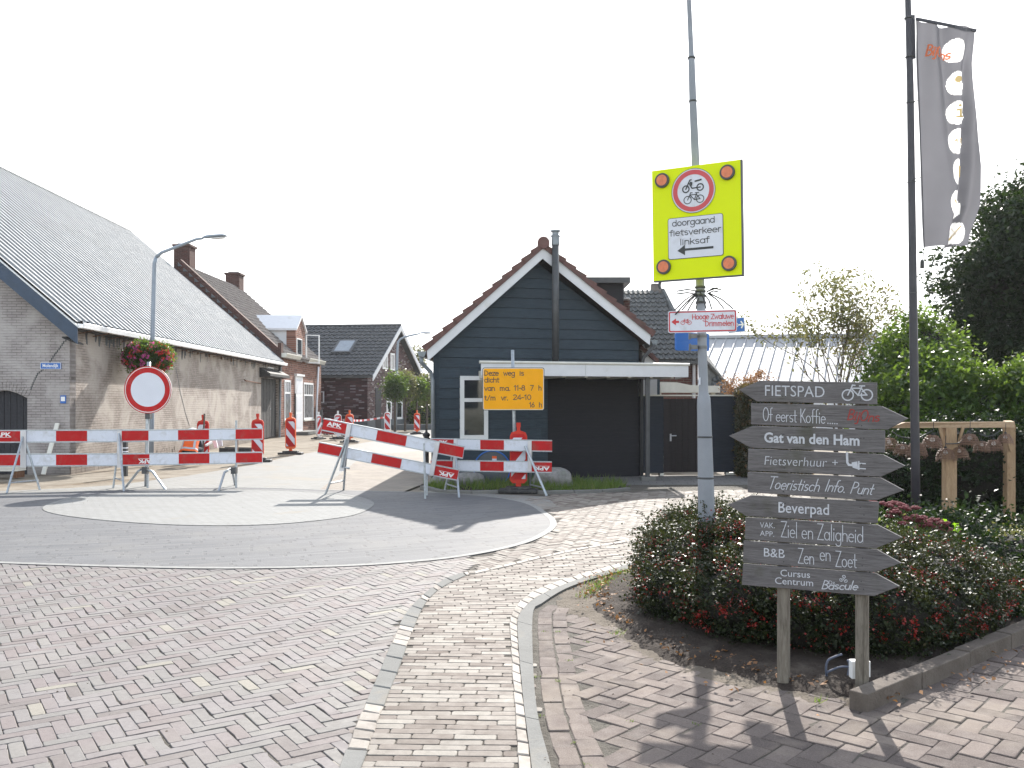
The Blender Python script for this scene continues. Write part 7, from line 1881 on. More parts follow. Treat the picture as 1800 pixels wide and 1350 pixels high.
def T_(i, s, x0, y0, x1, y1, h, m='paint', **kw):
    mb = MB(); a, b = ux(x0, y0), ux(x1, y1); hh = h / F * fp_.pt(x0, y0).y; text_on(mb, fr, s, a[0], a[1], b[0], hh, dy=b[1] - a[1], **kw); mb.build("lettering", M[m], pls[i])
def Sc(i, s, x0, y0, x1, y1, h, w=.0045, m='paint', **kw):
    mb = MB(); a, b = ux(x0, y0), ux(x1, y1); hh = h / F * fp_.pt(x0, y0).y; script_on(mb, fr, s, a[0], a[1], b[0], hh, w, dy=b[1] - a[1], **kw); mb.build("lettering", M[m], pls[i])
T_(0, "FIETSPAD", 1345, 695.5, 1449.5, 698.5, 18.5, bold=-.004)
mb = MB(); a = ux(1507, 705); bike_on(mb, fr, a[0], a[1] + .004, 50 / F * 4.95, .0068); mb.build("cycle_pictogram", M['paint'], pls[0])
Sc(1, "Of eerst Koffie", 1341, 739.5, 1452, 744.5, 23, .0042); Sc(1, ".....", 1454, 744.5, 1474, 745.5, 23, .004)
Sc(1, "BijOns", 1489, 738, 1546, 741, 18, .0068, 'redpaint', shear=.18, wob=.03)
T_(2, "Gat van den Ham", 1343.5, 777, 1511, 783, 16.5, bold=.026)
T_(3, "Fietsverhuur", 1344, 817, 1454, 821, 15.5, bold=-.012, shear=.12); T_(3, "+", 1463, 820, 1473, 820.5, 14, bold=-.01)
mb = MB()
def w2(px, py, z=0.0): u, v = ux(px, py); return fr(u, v, z)
ribbon(mb, fr, [ux(1489, 797), ux(1489.5, 813), ux(1492, 817), ux(1498, 817.5)], .012)
mb.poly([w2(1497, 813, .0002), w2(1507, 811, .0002), w2(1508.5, 825, .0002), w2(1499, 822, .0002)]); mb.poly([w2(1508.2, 810.5, .0003), w2(1511, 810.5, .0003), w2(1511, 826, .0003), w2(1508.2, 825.8, .0003)])
ribbon(mb, fr, [ux(1511, 814.5), ux(1521, 815)], .006, .0004); ribbon(mb, fr, [ux(1511, 823.5), ux(1521, 824)], .006, .0004); mb.build("plug_pictogram", M['paint'], pls[3])
Sc(4, "Toeristisch", 1349, 858.5, 1440, 864, 21, .0048, shear=.3); Sc(4, "Info.", 1449, 863, 1486, 866, 20, .0048, shear=.3); Sc(4, "Punt", 1494, 867, 1534, 869.5, 20, .0048, shear=.3)
T_(5, "Beverpad", 1368.5, 900.5, 1457.5, 905, 18, bold=.008)
T_(6, "VAK.", 1336, 927.5, 1362, 928.5, 9.5, bold=-.004); T_(6, "APP.", 1336, 941.5, 1361, 943.5, 9, bold=-.004)
Sc(6, "Ziel en Zaligheid", 1373, 943.5, 1519, 954, 27, .0042)
T_(7, "B&B", 1343, 978, 1379.5, 981, 15, bold=.0); Sc(7, "Zen", 1403, 989.5, 1432, 992, 26, .0042); Sc(7, "en", 1441, 984.5, 1461, 986, 27, .0042); Sc(7, "Zoet", 1469, 995.5, 1507, 998, 27, .0042)
T_(8, "Cursus", 1372, 1012.5, 1424, 1016, 11.5, bold=.0); T_(8, "Centrum", 1362.5, 1026, 1429.5, 1030.5, 11.5, bold=.0)
Sc(8, "Bascule", 1444, 1034.5, 1508, 1036, 15, .0052, shear=.2, wob=.04); T_(8, "De", 1457, 1027, 1468, 1027.5, 6.5, bold=-.004)
mb = MB(); c = ux(1483, 1018)
for k_ in range(3):
    a0 = 90 + 120 * k_; cx_, cy_ = c[0] + .013 * math.cos(R(a0)), c[1] + .013 * math.sin(R(a0)); sp_ = [(cx_ + (.0105 - .0008 * j) * math.cos(R(a0 - 90 + 33 * j)), cy_ + (.0105 - .0008 * j) * math.sin(R(a0 - 90 + 33 * j))) for j in range(12)]
    ribbon(mb, fr, [c] + sp_, .0032, .0001 * k_)
mb.build("spiral_emblem", M['paint'], pls[8])
r = random.Random(17)
for i, b in enumerate(boards):
    mb = MB()
    for px in (1376, 1379, 1514, 1517):
        u, v = fpx(px + r.uniform(-2, 2), (b[0][1] + b[3][1]) / 2 + (px - 1320) * .05 + r.choice((-9, 8)) * .8); mb.poly([fr(u + .0035 * math.cos(k * 1.05), v + .0035 * math.sin(k * 1.05), .0006) for k in range(6)])
    mb.build("screw_head", M['ink'], pls[i])
for px, w_, yb in ((1377.5, .062, 1198), (1515.5, .064, 1237)):
    p = fp_.pt(px, HZ, -.056); mb = MB(); top = fp_.pt(px, 671).z - .01
    rot = math.atan2(fp_.u.y, fp_.u.x)
    mb.box((p.x, p.y, (top - .08) / 2), (w_, .06, top + .08), rot + .05); mb.build("post", M['postwood'], sp, bevel=.004)
# socket box and cables behind the right post
sx = thing("socket_box", fp_.w(fp_.U(1505), 0, -.2), "small white weatherproof socket box half hidden behind the right signpost leg", "socket box")
p = fp_.pt(1504, 1176, -.13); mb = MB(); mb.box((p.x, p.y, p.z), (.03 + .03, .05, .1)); mb.build("case", M['whitepaint'], sx, bevel=.006)
p = fp_.pt(1524.5, 1176, -.11); mb = MB(); mb.box((p.x, p.y, p.z), (.03, .01, .085)); mb.build("lid", M['whitepaint'], sx)
mb = MB(); p = fp_.pt(1512, 1176, -.14); mb.beam(V(p.x, p.y, -.03), V(p.x, p.y, p.z - .0), .03, .03); mb.build("stake", M['postwood'], sx)
M['cable'] = mat("blue_grey_cable", (0.07, 0.085, 0.13), .5, var=.1)
cbn = thing("garden_cable", fp_.w(fp_.U(1470), 0, -.3), "loose loop of blue grey cable on the soil between the signpost legs", "cable")
p5 = lambda px, py, Y=5.15: S(px, py, Y)
for pts in ([(1500, 1173), (1480, 1172), (1462, 1178), (1453, 1184), (1455, 1198), (1466, 1212), (1480, 1219), (1498, 1212), (1508, 1203)], [(1480, 1150), (1466, 1155), (1455, 1162), (1452, 1180), (1458, 1200), (1470, 1217)], [(1490, 1190), (1493, 1170), (1490, 1160)]):
    q = smooth([tuple(p5(a, b)) for a, b in pts], 5); q = [(x, y - .0 , max(.015, z)) for x, y, z in q]; mb = MB(); mb.tube(q, .0065, 7); mb.build("cable", M['cable'], cbn, smooth=True)
st_ = thing("fallen_stick", G(1430, 1178), "thin pale dry stick lying on the soil behind the signpost legs", "stick")
mb = MB(); mb.tube([G(1405, 1166, .03), G(1440, 1175, .035), G(1485, 1180, .03)], .004, 5); mb.build("stick", M['newwood'], st_)

# ================================================================ FLAGPOLE WITH BANNER
YF = 10.6
fpn = thing("flagpole", baseat(1610, YF), "tall dark square flagpole standing in the planting right of the fingerpost", "flagpole")
mb = MB(); kpf = [(1610, 950, .052), (1609, 800, .05), (1606, 600, .047), (1602, 300, .041), (1600, 150, .039), (1596, 0, .034), (1594, -80, .033)]
P3 = [S(a, b, YF) for a, b, _ in kpf]; P3[0].z = 0; mb.tube(P3, [c for *_q, c in kpf], 12)
M['dkpole'] = mat("dark_anodised_pole", (0.035, 0.033, 0.042), .45, metal=.2, var=.15)
mb.build("pole", M['dkpole'], fpn, smooth=True)
def fpxx(py):
    for (a, b, _), (c, d, _2) in zip(kpf, kpf[1:]):
        if d <= py <= b: return a + (c - a) * (b - py) / (b - d)
mb = MB(); a, b = S(1605, 103, YF), S(1603.5, 27, YF); mb.beam(a, b, .03, .05); mb.build("arm_housing", M['dkpole'], fpn)
for py in (100, 180, 32, 320, 515): 
    c = S(fpxx(py), py, YF); mb = MB(); mb.lathe([(.047, -.006), (.05, 0), (.047, .006)], c, 12); mb.build("band", M['dusty'], fpn)
ban = thing("banner_flag", S(1612, 33, YF), "grey vertical banner with white discs hanging from the dark flagpole", "banner")
M['banner'] = mat("thin_grey_banner_cloth", (0.13, 0.13, 0.145), .8, var=.06, scale=2, trans=.55)
M['bannerwhite'] = mat("white_banner_print", (0.8, 0.8, 0.8), .8, var=.02, trans=.65)
M['bannergold'] = mat("gold_banner_print", (0.55, 0.42, 0.2), .8, var=.05, trans=.5)
M['bannerorange'] = mat("orange_banner_print", (0.8, 0.22, 0.1), .8, var=.05, trans=.5)
edgeL = [(33, 1612), (100, 1613.5), (175, 1616.5), (260, 1619.5), (350, 1623), (433, 1625.5)]
edgeR = [(54, 1716), (75, 1714.5), (110, 1711), (140, 1712), (190, 1716), (240, 1720), (290, 1727), (330, 1728), (360, 1727), (385, 1718), (410, 1709), (432, 1705)]
def itp(T, x):
    for (a, b), (c, d) in zip(T, T[1:]):
        if a <= x <= c: return b + (d - b) * (x - a) / (c - a)
    return T[0][1] if x < T[0][0] else T[-1][1]
def flag(u, v, off=0.0):
    """u 0..1 across, v 0..1 from the top"""
    yl = 33 + (434 - 33) * v; yr = 54 + (430 - 54) * v
    py = yl + (yr - yl) * u; px = itp(edgeL, yl) + (itp(edgeR, yr) - itp(edgeL, yl)) * u
    # deep diagonal folds in the cloth
    c1 = .40 + .35 * math.sin(2.6 * v + .2); c1 = .86 - .5 * max(0, v - .35) if v < .6 else .735 - .85 * (v - .6) * .45
    d = .2 * math.exp(-((u - c1) / .07) ** 2) * min(1, v * 3) + .1 * math.exp(-((u - .45 - .15 * v) / .10) ** 2) * (1 - v) + .07 * math.sin(5.2 * u + 2.0 * v + .6) * (.3 + .5 * v) + .03 * math.sin(14 * u * (1 - .4 * v) + 3 * v) * (1 - v) + .015 * math.sin(9 * v + 7 * u)
    p = S(px, py, YF - .05); p.y += d - off; return p
nu, nv = 84, 230; mb = MB(); mb.v = [tuple(flag(i / nu, j / nv)) for j in range(nv + 1) for i in range(nu + 1)]
DISCS = [(1678, 90, 17, 21), (1684, 147, 17, 21), (1685, 198, 18.5, 20.5), (1684.5, 248, 15.5, 22), (1685, 302, 10, 22.5), (1682, 358, 14, 23), (1682.5, 408, 17, 20)]
for j in range(nv):
    for i in range(nu):
        u, v = (i + .5) / nu, (j + .5) / nv; yl = 33 + 401 * v; yr = 54 + 376 * v; x = itp(edgeL, yl) + (itp(edgeR, yr) - itp(edgeL, yl)) * u; y = yl + (yr - yl) * u
        mb.f.append((j * (nu + 1) + i, (j + 1) * (nu + 1) + i, (j + 1) * (nu + 1) + i + 1, j * (nu + 1) + i + 1)); mb.t.append(.5)
        mb.m.append(1 if any(((x - a) / c) ** 2 + ((y - b) / d) ** 2 < 1 for a, b, c, d in DISCS) else 0)
cl = mb.build("cloth", [M['banner'], M['bannerwhite']], ban, smooth=True)
mb = MB(); mb.beam(S(1610, 33, YF - .05), S(1716, 54, YF - .05), .02, .03); mb.build("top_rod", M['dkpole'], ban)
mb = MB(); mb.tube([S(itp(edgeL, y) - 1, y, YF - .05) for y in (33, 100, 175, 260, 350, 434)], .006, 6); mb.build("hem_cord", M['dkpole'], ban)
for y in (177, 313):
    mb = MB(); mb.tube([S(fpxx(y), y + 3, YF - .05), S(itp(edgeL, y), y - 2, YF - .06)], .005, 5); mb.build("tie", M['dusty'], ban)
mb = MB(); mb.tube([S(1625, 434, YF - .05), S(1624, 445, YF - .05), S(1622, 456, YF - .05)], .005, 5); mb.build("cord", M['dusty'], ban)
mb = MB(); p = S(1621, 464, YF - .05); mb.lathe([(.018, -.05), (.024, -.045), (.022, .03), (.012, .05)], p, 10); mb.build("weight", M['black'], ban)
def fuv(px, py):
    v = (py - 33) / 401.0
    for _ in range(12):
        yl = 33 + 401 * v; yr = 54 + 376 * v; u = (px - itp(edgeL, yl)) / (itp(edgeR, yr) - itp(edgeL, yl)); v -= (yl + (yr - yl) * u - py) / 401.0
    return u, v
for k_, (px, py, rx, ry) in enumerate(DISCS):
    g2 = lambda x, y, z=0.0: flag(*fuv(px + x, py - y), .026 + z)
    mb = MB()
    if k_ == 1: mb.add([g2(5.5 * math.cos(t * .524) - 2, 6 * math.sin(t * .524) + 6) for t in range(12)], [tuple(range(12))]); ribbon(mb, g2, [(-1, 0), (-1, -12)], 1.2, .0006)
    elif k_ == 2: ribbon(mb, g2, [(-3, 4), (1, 4), (1, -7)], 3.6); ribbon(mb, g2, [(-4, -7.5), (5, -7.5)], 3, .0006); mb.add([g2(2.6 * math.cos(t * .785) + 0, 2.6 * math.sin(t * .785) + 11, .0006) for t in range(8)], [tuple(range(8))])
    elif k_ == 3: bike_on(mb, lambda u, v, z=0.0: g2(u, v, z), 0, -7, 22, 1.0)
    elif k_ == 4: ribbon(mb, g2, [(0, 7), (0, -8)], 4.5)
    elif k_ == 5: ribbon(mb, g2, [(-8, 4), (-6, -1), (6, 1)], 2.6)
    elif k_ == 6: ribbon(mb, g2, [(-5, 11), (6, -11)], 1.8); ribbon(mb, g2, [(7, 11), (-6, -11)], 1.8, .0006)
    if mb.v: mb.build("printed_symbol", M['bannergold'], cl)
mb = MB(); script_on(mb, lambda u, v, z=0.0: flag(*fuv(1628 + u, 97 - v + u * .16), .03 + z), "BijOns", 0, 0, 42, 19, 2.6, shear=.2, wob=.02); mb.build("lettering", M['bannerorange'], cl)

# ================================================================ PERGOLA WITH LAMPSHADES
YG = 11.0
pg_ = thing("pergola", baseat(1670, YG), "fresh pine pergola frame with braces in the dark planting", "pergola")
zb = S(0, 747, YG).z
a, b = S(1592, 747, YG - .15), S(1782, 747, YG + .1)
mb = MB(); 
mb.prism([V(a.x - .22, a.y, zb - .035), V(a.x, a.y, zb + .035), V(b.x, b.y, zb + .035), V(b.x, b.y, zb - .035)], (0, .09, 0)); mb.build("beam", M['newwood'], pg_, bevel=.003)
M['newpost'] = woodmat("fresh_pine_post", (0.3, 0.19, 0.11), (0.38, 0.26, 0.16), (0.45, 0.32, 0.2), sc=(8, 8, 1), green=False)
c1, c2 = S(1670, 747, YG), S(1774, 747, YG + .9)
mb = MB(); mb.box((c1.x, YG + .02, (zb - .035) / 2), (.13, .12, zb - .035)); mb.build("post", M['newpost'], pg_, bevel=.004)
mb = MB(); mb.box((c2.x, YG + .9, zb / 2), (.11, .11, zb - .04)); mb.build("post", M['newpost'], pg_, bevel=.004)
mb = MB(); mb.beam(V(b.x - .04, b.y, zb - .0), V(c2.x, YG + .95, zb - .0), .09, .07); mb.build("cross_beam", M['newwood'], pg_)
for s_, w_ in ((-1, .14), (1, .14)):
    mb = MB(); mb.beam(V(c1.x + s_ * .05, YG - .03, zb - .36), V(c1.x + s_ * w_, YG - .03, zb - .03), .03, .022, up=(0, 1, 0)); mb.build("brace", M['newpost'], pg_)
mb = MB(); mb.beam(V(c2.x - .02, YG + .8, zb - .36), V(c2.x - .12, YG + .8, zb - .03), .05, .03, up=(0, 1, 0)); mb.build("brace", M['newpost'], pg_)
M['rattan'] = mat("rattan", (0.25, 0.15, 0.105), .55, var=.3, scale=40, trans=.25)
lcab = thing("light_cable", S(1620, 770, YG), "sagging black light string hanging below the pergola beam", "cable")
for pts in ([(1568, 758), (1584, 768), (1612, 770), (1626, 764), (1638, 757)], [(1662, 780), (1684, 779), (1694, 771), (1702, 757)], [(1722, 763), (1735, 767), (1748, 764), (1758, 757)]):
    q = smooth([tuple(S(a, b, YG - .08)) for a, b in pts], 5); mb = MB(); mb.tube(q, .0075, 6); mb.build("cable", M['dusty'], lcab, smooth=True)
shades = [(1563, 784, 16, "leftmost rattan lampshade, half hidden by the fingerpost tips"), (1586, 793, 14, "rattan lampshade between the plank tips and the flagpole"), (1611, 794, 17.5, "rattan lampshade hanging directly before the dark flagpole"), (1638.5, 780, 17, "higher rattan lampshade between the flagpole and the pergola post"), (1662, 802, 15.5, "rattan lampshade just left of the pergola centre post, hanging lowest"), (1686, 799.5, 15.5, "rattan lampshade just right of the pergola centre post"), (1704.5, 777, 16, "higher rattan lampshade right of the centre post"), (1725.5, 787.5, 13.5, "smaller rattan lampshade in the middle of the right bay"), (1747, 786, 14.5, "rattan lampshade left of the rightmost one, partly overlapping its neighbour"), (1767, 774, 13, "rightmost rattan lampshade beside the right pergola post")]
def shade_mesh(m=1.0):
    mb = MB(); Rr = .11; n = 20; rr = random.Random(5); prof = [(.012, .10), (.04, .094), (.066, .078), (.085, .056), (.098, .028), (.106, 0.0), (.11, -.03)]
    for j, (a, z) in enumerate(prof[1:]):
        pts = [(a * (1 + .04 * math.sin(3 * t)) * math.cos(t), a * math.sin(t), z + .003 * math.sin(5 * t)) for t in [2 * math.pi * i / n for i in range(n + 1)]]; mb.tube(pts, .0042, 4, cap=False)
        if j: mb.tube([(x * .97, y * .97, q + .012) for x, y, q in pts], .003, 3, cap=False)
    for i in range(22):
        t = 2 * math.pi * i / 22; tw = .25 * (-1) ** i
        mb.tube([(a * math.cos(t + tw * k / 5), a * math.sin(t + tw * k / 5), z) for k, (a, z) in enumerate(prof)], .0024, 3, cap=False)
    fr_ = MB()
    for i in range(44):
        t = rr.uniform(0, 6.283); L = rr.uniform(.012, .04); fr_.tube([(.108 * math.cos(t), .108 * math.sin(t), -.035), (.115 * math.cos(t + .1), .115 * math.sin(t + .1), -.035 - L * .5), (.112 * math.cos(t + rr.uniform(-.3, .3)), .112 * math.sin(t), -.035 - L)], .0016, 3, cap=False)
    return mb, fr_
first = None
for px, py, w_, lab in shades:
    if first is None:
        first = bpy.data.objects.new("rattan_lampshade", None); COL.objects.link(first); m1, m2 = shade_mesh(); m1.build("woven_dome", M['rattan'], first, local=True); m2.build("fringe", M['rattan'], first, local=True)
        mb = MB(); mb.lathe([(.0, .02), (.025, .03), (.03, .05), (.015, .075), (.014, .09), (0, .09)], (0, 0, 0), 10); mb.build("bulb", M['bannerwhite'], first, local=True, smooth=True)
        mb = MB(); mb.lathe([(.018, .08), (.018, .12), (.008, .125), (.004, .13), (.004, .26)], (0, 0, 0), 8); mb.build("lamp_holder", M['black'], first, local=True); o = first
    else: o = copy_tree(first)
    p = S(px, py, YG - .08 + .05 * rnd.uniform(-1, 1)); o.location = p; s_ = w_ / 1600 * YG / .112; o.scale = (s_, s_, s_); o.rotation_euler = (rnd.uniform(-.08, .08), rnd.uniform(-.1, .1), rnd.uniform(0, 6)); tag(o, lab, "lampshade", "rattan lampshades under the pergola")
# ================================================================ PLANTING
M['hull'] = mat("dark_foliage_core", (0.012, 0.011, 0.008), .95, var=.4, scale=30, bmp=.8, bscale=50)  # for solid dark cores added inside foliage to stop light showing through
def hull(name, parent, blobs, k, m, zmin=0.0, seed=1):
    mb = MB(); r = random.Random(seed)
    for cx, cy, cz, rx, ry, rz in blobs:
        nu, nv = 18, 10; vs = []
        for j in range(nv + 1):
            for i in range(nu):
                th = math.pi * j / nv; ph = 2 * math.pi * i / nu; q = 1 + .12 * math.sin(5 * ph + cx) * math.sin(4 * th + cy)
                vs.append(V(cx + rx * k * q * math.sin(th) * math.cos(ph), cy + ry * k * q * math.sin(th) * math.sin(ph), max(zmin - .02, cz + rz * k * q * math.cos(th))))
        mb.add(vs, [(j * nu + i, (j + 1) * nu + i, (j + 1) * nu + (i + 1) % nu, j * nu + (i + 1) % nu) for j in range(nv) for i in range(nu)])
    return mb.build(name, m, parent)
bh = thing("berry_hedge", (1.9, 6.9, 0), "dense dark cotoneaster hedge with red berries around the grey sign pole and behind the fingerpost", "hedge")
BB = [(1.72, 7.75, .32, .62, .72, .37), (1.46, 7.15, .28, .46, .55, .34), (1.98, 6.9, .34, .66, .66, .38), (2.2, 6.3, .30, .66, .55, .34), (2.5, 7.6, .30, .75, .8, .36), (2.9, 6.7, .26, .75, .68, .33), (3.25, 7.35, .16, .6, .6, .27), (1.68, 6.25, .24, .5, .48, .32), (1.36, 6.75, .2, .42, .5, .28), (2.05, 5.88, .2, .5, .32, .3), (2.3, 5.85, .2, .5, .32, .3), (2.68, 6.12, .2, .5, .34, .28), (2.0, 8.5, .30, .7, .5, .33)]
hull("foliage_core", bh, BB, .74, M['hull'])
q_ = NPM()
leaf_cloud(q_, BB, 220000, .025, 101, clump=.05, nclump=3400, shell=.86, aspect=.62, tint=(0, .95), zmin=.02)
leaf_cloud(q_, BB, 16000, .024, 102, clump=.05, nclump=260, shell=1.0, aspect=.6, tint=(.4, 1))
build_np(q_, "foliage", M['leaf_small'], bh)
q_ = NPM(); leaf_cloud(q_, BB, 42000, .0125, 103, clump=.03, nclump=1300, shell=.97, aspect=1.0, zmin=.07); build_np(q_, "berries", M['berry'], bh)
# arching sprays that break the outline
r = random.Random(55); mb = MB(); q_ = NPM(); q2_ = NPM()
for i in range(230):
    b = BB[r.randrange(len(BB))]; th = r.uniform(0, 6.283); ph = math.acos(r.uniform(0.05, 1)); p = V(b[0] + b[3] * math.sin(ph) * math.cos(th), b[1] + b[4] * math.sin(ph) * math.sin(th), b[2] + b[5] * math.cos(ph))
    d = (p - V(b[0], b[1], b[2] - .3)).normalized(); L = r.uniform(.08, .2); q1 = p + d * L * .6; q2 = p + d * L - V(0, 0, .03)
    mb.tube([p, q1, q2], [.003, .0022, .0012], 4, cap=False)
    pts = np.array([tuple(p + (q1 - p) * t if t < 1 else q1 + (q2 - q1) * (t - 1)) for t in np.linspace(.1, 2, 14)]); g = np.random.default_rng(i)
    pts = np.repeat(pts, 2, 0) + g.normal(size=(28, 3)) * .012; N = g.normal(size=(28, 3)) + [0, 0, .6]; N /= np.linalg.norm(N, axis=1)[:, None]; A_ = np.cross(N, g.normal(size=(28, 3))); A_ /= np.linalg.norm(A_, axis=1)[:, None]; B_ = np.cross(N, A_) * .55; s_ = .011
    mb_add_np(q_, np.stack([pts - A_ * s_, pts + B_ * s_, pts + A_ * s_, pts - B_ * s_], 1).reshape(-1, 3), .3 + .6 * g.random(28))
mb.build("sprays", M['twig'], bh); build_np(q_, "foliage", M['leaf_small'], bh)
# sedum
M['sedum'] = mat("maroon_sedum_heads", (0.17, 0.04, 0.045), .9, var=.35, scale=60, bmp=.8, bscale=120)
M['sedleaf'] = leafmat("sedum_leaves", [(0, (0.05, 0.09, 0.03)), (1, (0.14, 0.18, 0.05))], (0.4, 0.5, 0.1), .4)
r = random.Random(77)
sed = [(1556, 892, 6, "sedum clump furthest left, its maroon heads right behind the Beverpad plank"), (1582, 905, 9, "maroon sedum clump between the plank tips and the flagpole foot"), (1588, 884, 4, "higher darker sedum clump left of the flagpole foot"), (1612, 912, 8, "maroon sedum clump right below the flagpole foot"), (1640, 922, 9, "maroon sedum clump in front of the pergola centre post, left side"), (1662, 935, 8, "maroon sedum clump below the pergola centre post"), (1682, 955, 7, "maroon sedum clump right of the pergola centre post"), (1698, 968, 6, "maroon sedum clump beside the bright lime leaf"), (1712, 1000, 5, "dark sedum clump furthest right, low in the shade")]
for px, py, nh, lab in sed:
    Yc = 8.6; c = S(px, py, Yc); sd = thing("sedum", V(c.x, c.y, 0), lab, "sedum plant", "flowering sedum clumps behind the hedge"); q_ = NPM(); mb = MB()
    for i in range(nh):
        hx, hy, hz = c.x + r.uniform(-.11, .11), c.y + r.uniform(-.2, .2), c.z + r.uniform(-.06, .05); rr_ = r.uniform(.035, .058); h = MB()
        for k_ in range(26):
            a = r.uniform(0, 6.283); d = rr_ * math.sqrt(r.random()); s_ = r.uniform(.008, .014); z = .016 * (1 - (d / rr_) ** 2)
            h.lathe([(0, -s_), (s_ * .8, -s_ * .5), (s_, 0), (s_ * .7, s_ * .6), (0, s_ * .8)], (hx + d * math.cos(a), hy + d * math.sin(a), hz + z), 5)
        h.lathe([(0, -.02), (rr_ * .5, -.012), (rr_ * .9, -.002), (rr_ * .6, .008), (0, .012)], (hx, hy, hz), 9)
        h.build("flower_head", M['sedum'], sd)
        bx_ = V(c.x + (hx - c.x) * .4, c.y + (hy - c.y) * .4, .02); mb.tube([bx_, V(hx, hy, hz - .015)], .004, 4, cap=False)
        for k_ in range(3): mb.tube([V(hx, hy, hz - .05), V(hx + r.uniform(-.03, .03), hy + r.uniform(-.03, .03), hz - .008)], .002, 3, cap=False)
        leaf_cloud(q_, [((bx_.x + hx) / 2, (bx_.y + hy) / 2, hz * .55, .02, .02, hz * .4)], 26, .05, i + px, clump=.02, nclump=9, shell=.2)
    mb.build("stems", M['sedleaf'], sd); build_np(q_, "foliage", M['sedleaf'], sd)
# lime coloured big leaves
def bigleaf(mb, c, s, rot, tilt):
    Mx = Matrix.Rotation(rot, 3, 'Z') @ Matrix.Rotation(tilt, 3, 'X'); pts = []
    for k_ in range(15):
        a = 2 * math.pi * k_ / 15; rd = s * (.75 + .25 * math.cos(5 * a)); pts.append(Vector(c) + Mx @ V(rd * math.cos(a), rd * math.sin(a) * .8, .12 * s * math.cos(2 * a)))
    mb.add([Vector(c)] + pts, [(0, 1 + i, 1 + (i + 1) % 15) for i in range(15)])
M['lime'] = mat("lime_leaf", (0.22, 0.42, 0.02), .5, var=.12, trans=.6)
sqp = thing("lime_leaf_plant", S(1713, 980, 8.3), "plant with single bright lime coloured lobed leaves catching the sun", "plant")
for px, py, s_ in ((1708, 979, .06), (1722, 975, .065), (1683, 930, .045), (1680, 922, .035), (1661, 914, .025)):
    mb = MB(); p = S(px, py, 8.25); bigleaf(mb, p, s_, px, 1.0); mb.build("leaf", M['lime'], sqp)
mb = MB(); 
for px, py in ((1708, 979), (1722, 975), (1683, 930)): p = S(px, py, 8.25); mb.tube([V(p.x + .05, 8.3, .0), p], .004, 4)
mb.build("stems", M['sedleaf'], sqp)
M['yellowfl'] = mat("curled_yellow_bloom", (0.5, 0.32, 0.06), .6, var=.2, trans=.4)
yf = thing("curled_flowers", S(1755, 1035, 7.6), "pale yellow curled flower stems in the dark planting at the right", "flowers")
for px, py in ((1741, 1029), (1760, 1032), (1768, 1022), (1743, 1040)):
    p = S(px, py, 7.6); mb = MB(); mb.tube([V(p.x, p.y, .05), p] + [p + V(.02 + .02 * math.cos(R(180 - 40 * k_)), 0, .022 * math.sin(R(180 - 40 * k_))) for k_ in range(7)], [.004] * 2 + [.006] * 7, 5); mb.build("bloom", M['yellowfl'], yf)
# low planting between hedge and kerb
def bush(name, blobs, n, size, clump, nclump, m, lab, cat, seed, k=.72, shell=.8, aspect=.6, group=None, hullz=0.0, tint=(0, 1), fly=0):
    b0 = blobs[0]; o = thing(name, (b0[0], b0[1], 0), lab, cat, group)
    if k: hull("foliage_core", o, blobs, k, M['hull'], hullz)
    q_ = NPM(); leaf_cloud(q_, blobs, n, size, seed, clump=clump, nclump=nclump, shell=shell, aspect=aspect, tint=tint, zmin=.02)
    if fly: leaf_cloud(q_, blobs, fly, size, seed + 1, clump=clump * 1.1, nclump=max(8, nclump // 8), shell=1.08, aspect=aspect, tint=tint, zmin=.02)
    build_np(q_, "foliage", m, o); return o
bush("low_shrub", [(3.75, 7.6, .14, .45, .5, .2), (4.3, 8.1, .18, .5, .5, .24), (3.5, 6.9, .09, .4, .4, .14), (4.6, 7.4, .12, .45, .5, .18)], 17000, .042, .06, 480, M['leaf_dark'], "low glossy dark green ground shrub beside the stone kerb at the right edge", "shrub", 111)
bush("low_shrub", [(4.7, 9.6, .2, .8, .5, .24), (4.0, 9.4, .2, .6, .5, .22)], 12000, .05, .09, 360, M['leaf_dark'], "dark low shrub spreading at the feet of the pergola posts", "shrub", 112)
bush("silver_shrub", [(4.5, 8.1, .3, .22, .3, .16), (4.95, 8.3, .32, .25, .3, .16)], 2200, .03, .05, 160, M['leaf_thin'], "grey green frothy shrub at the right edge above the low planting", "shrub", 113)
bush("leafy_shrub", [(6.45, 14.2, 1.1, .7, .8, 1.05), (6.0, 14.0, .6, .45, .6, .65), (6.75, 14.6, 1.9, .45, .6, .55)], 30000, .085, .13, 520, M['leaf_green'], "tall bright green leafy shrub behind the flagpole, below the thin tree", "shrub", 114, fly=2500, aspect=.5)
bush("leafy_shrub", [(7.2, 14.0, 1.0, .85, .8, 1.05), (7.9, 13.6, 1.15, .7, .8, 1.05)], 30000, .085, .13, 520, M['leaf_green'], "bright green leafy shrub right behind the pergola lampshades", "shrub", 115, fly=2500, aspect=.5)
bush("leafy_shrub", [(7.0, 15.6, 2.3, .7, .7, .75), (6.7, 15.5, 1.6, .7, .7, .8)], 15000, .08, .13, 260, M['leaf_green'], "sunlit yellow green shrub top between flagpole and big dark tree", "shrub", 116, fly=2000, aspect=.5, tint=(.3, 1))
bush("dark_shrub", [(6.3, 12.6, .7, 1.0, .6, .75), (7.6, 12.4, .7, .9, .6, .8), (5.4, 12.6, .45, .6, .5, .55)], 24000, .06, .11, 400, M['leaf_dark'], "shaded dark shrub directly behind the pergola posts", "shrub", 117)
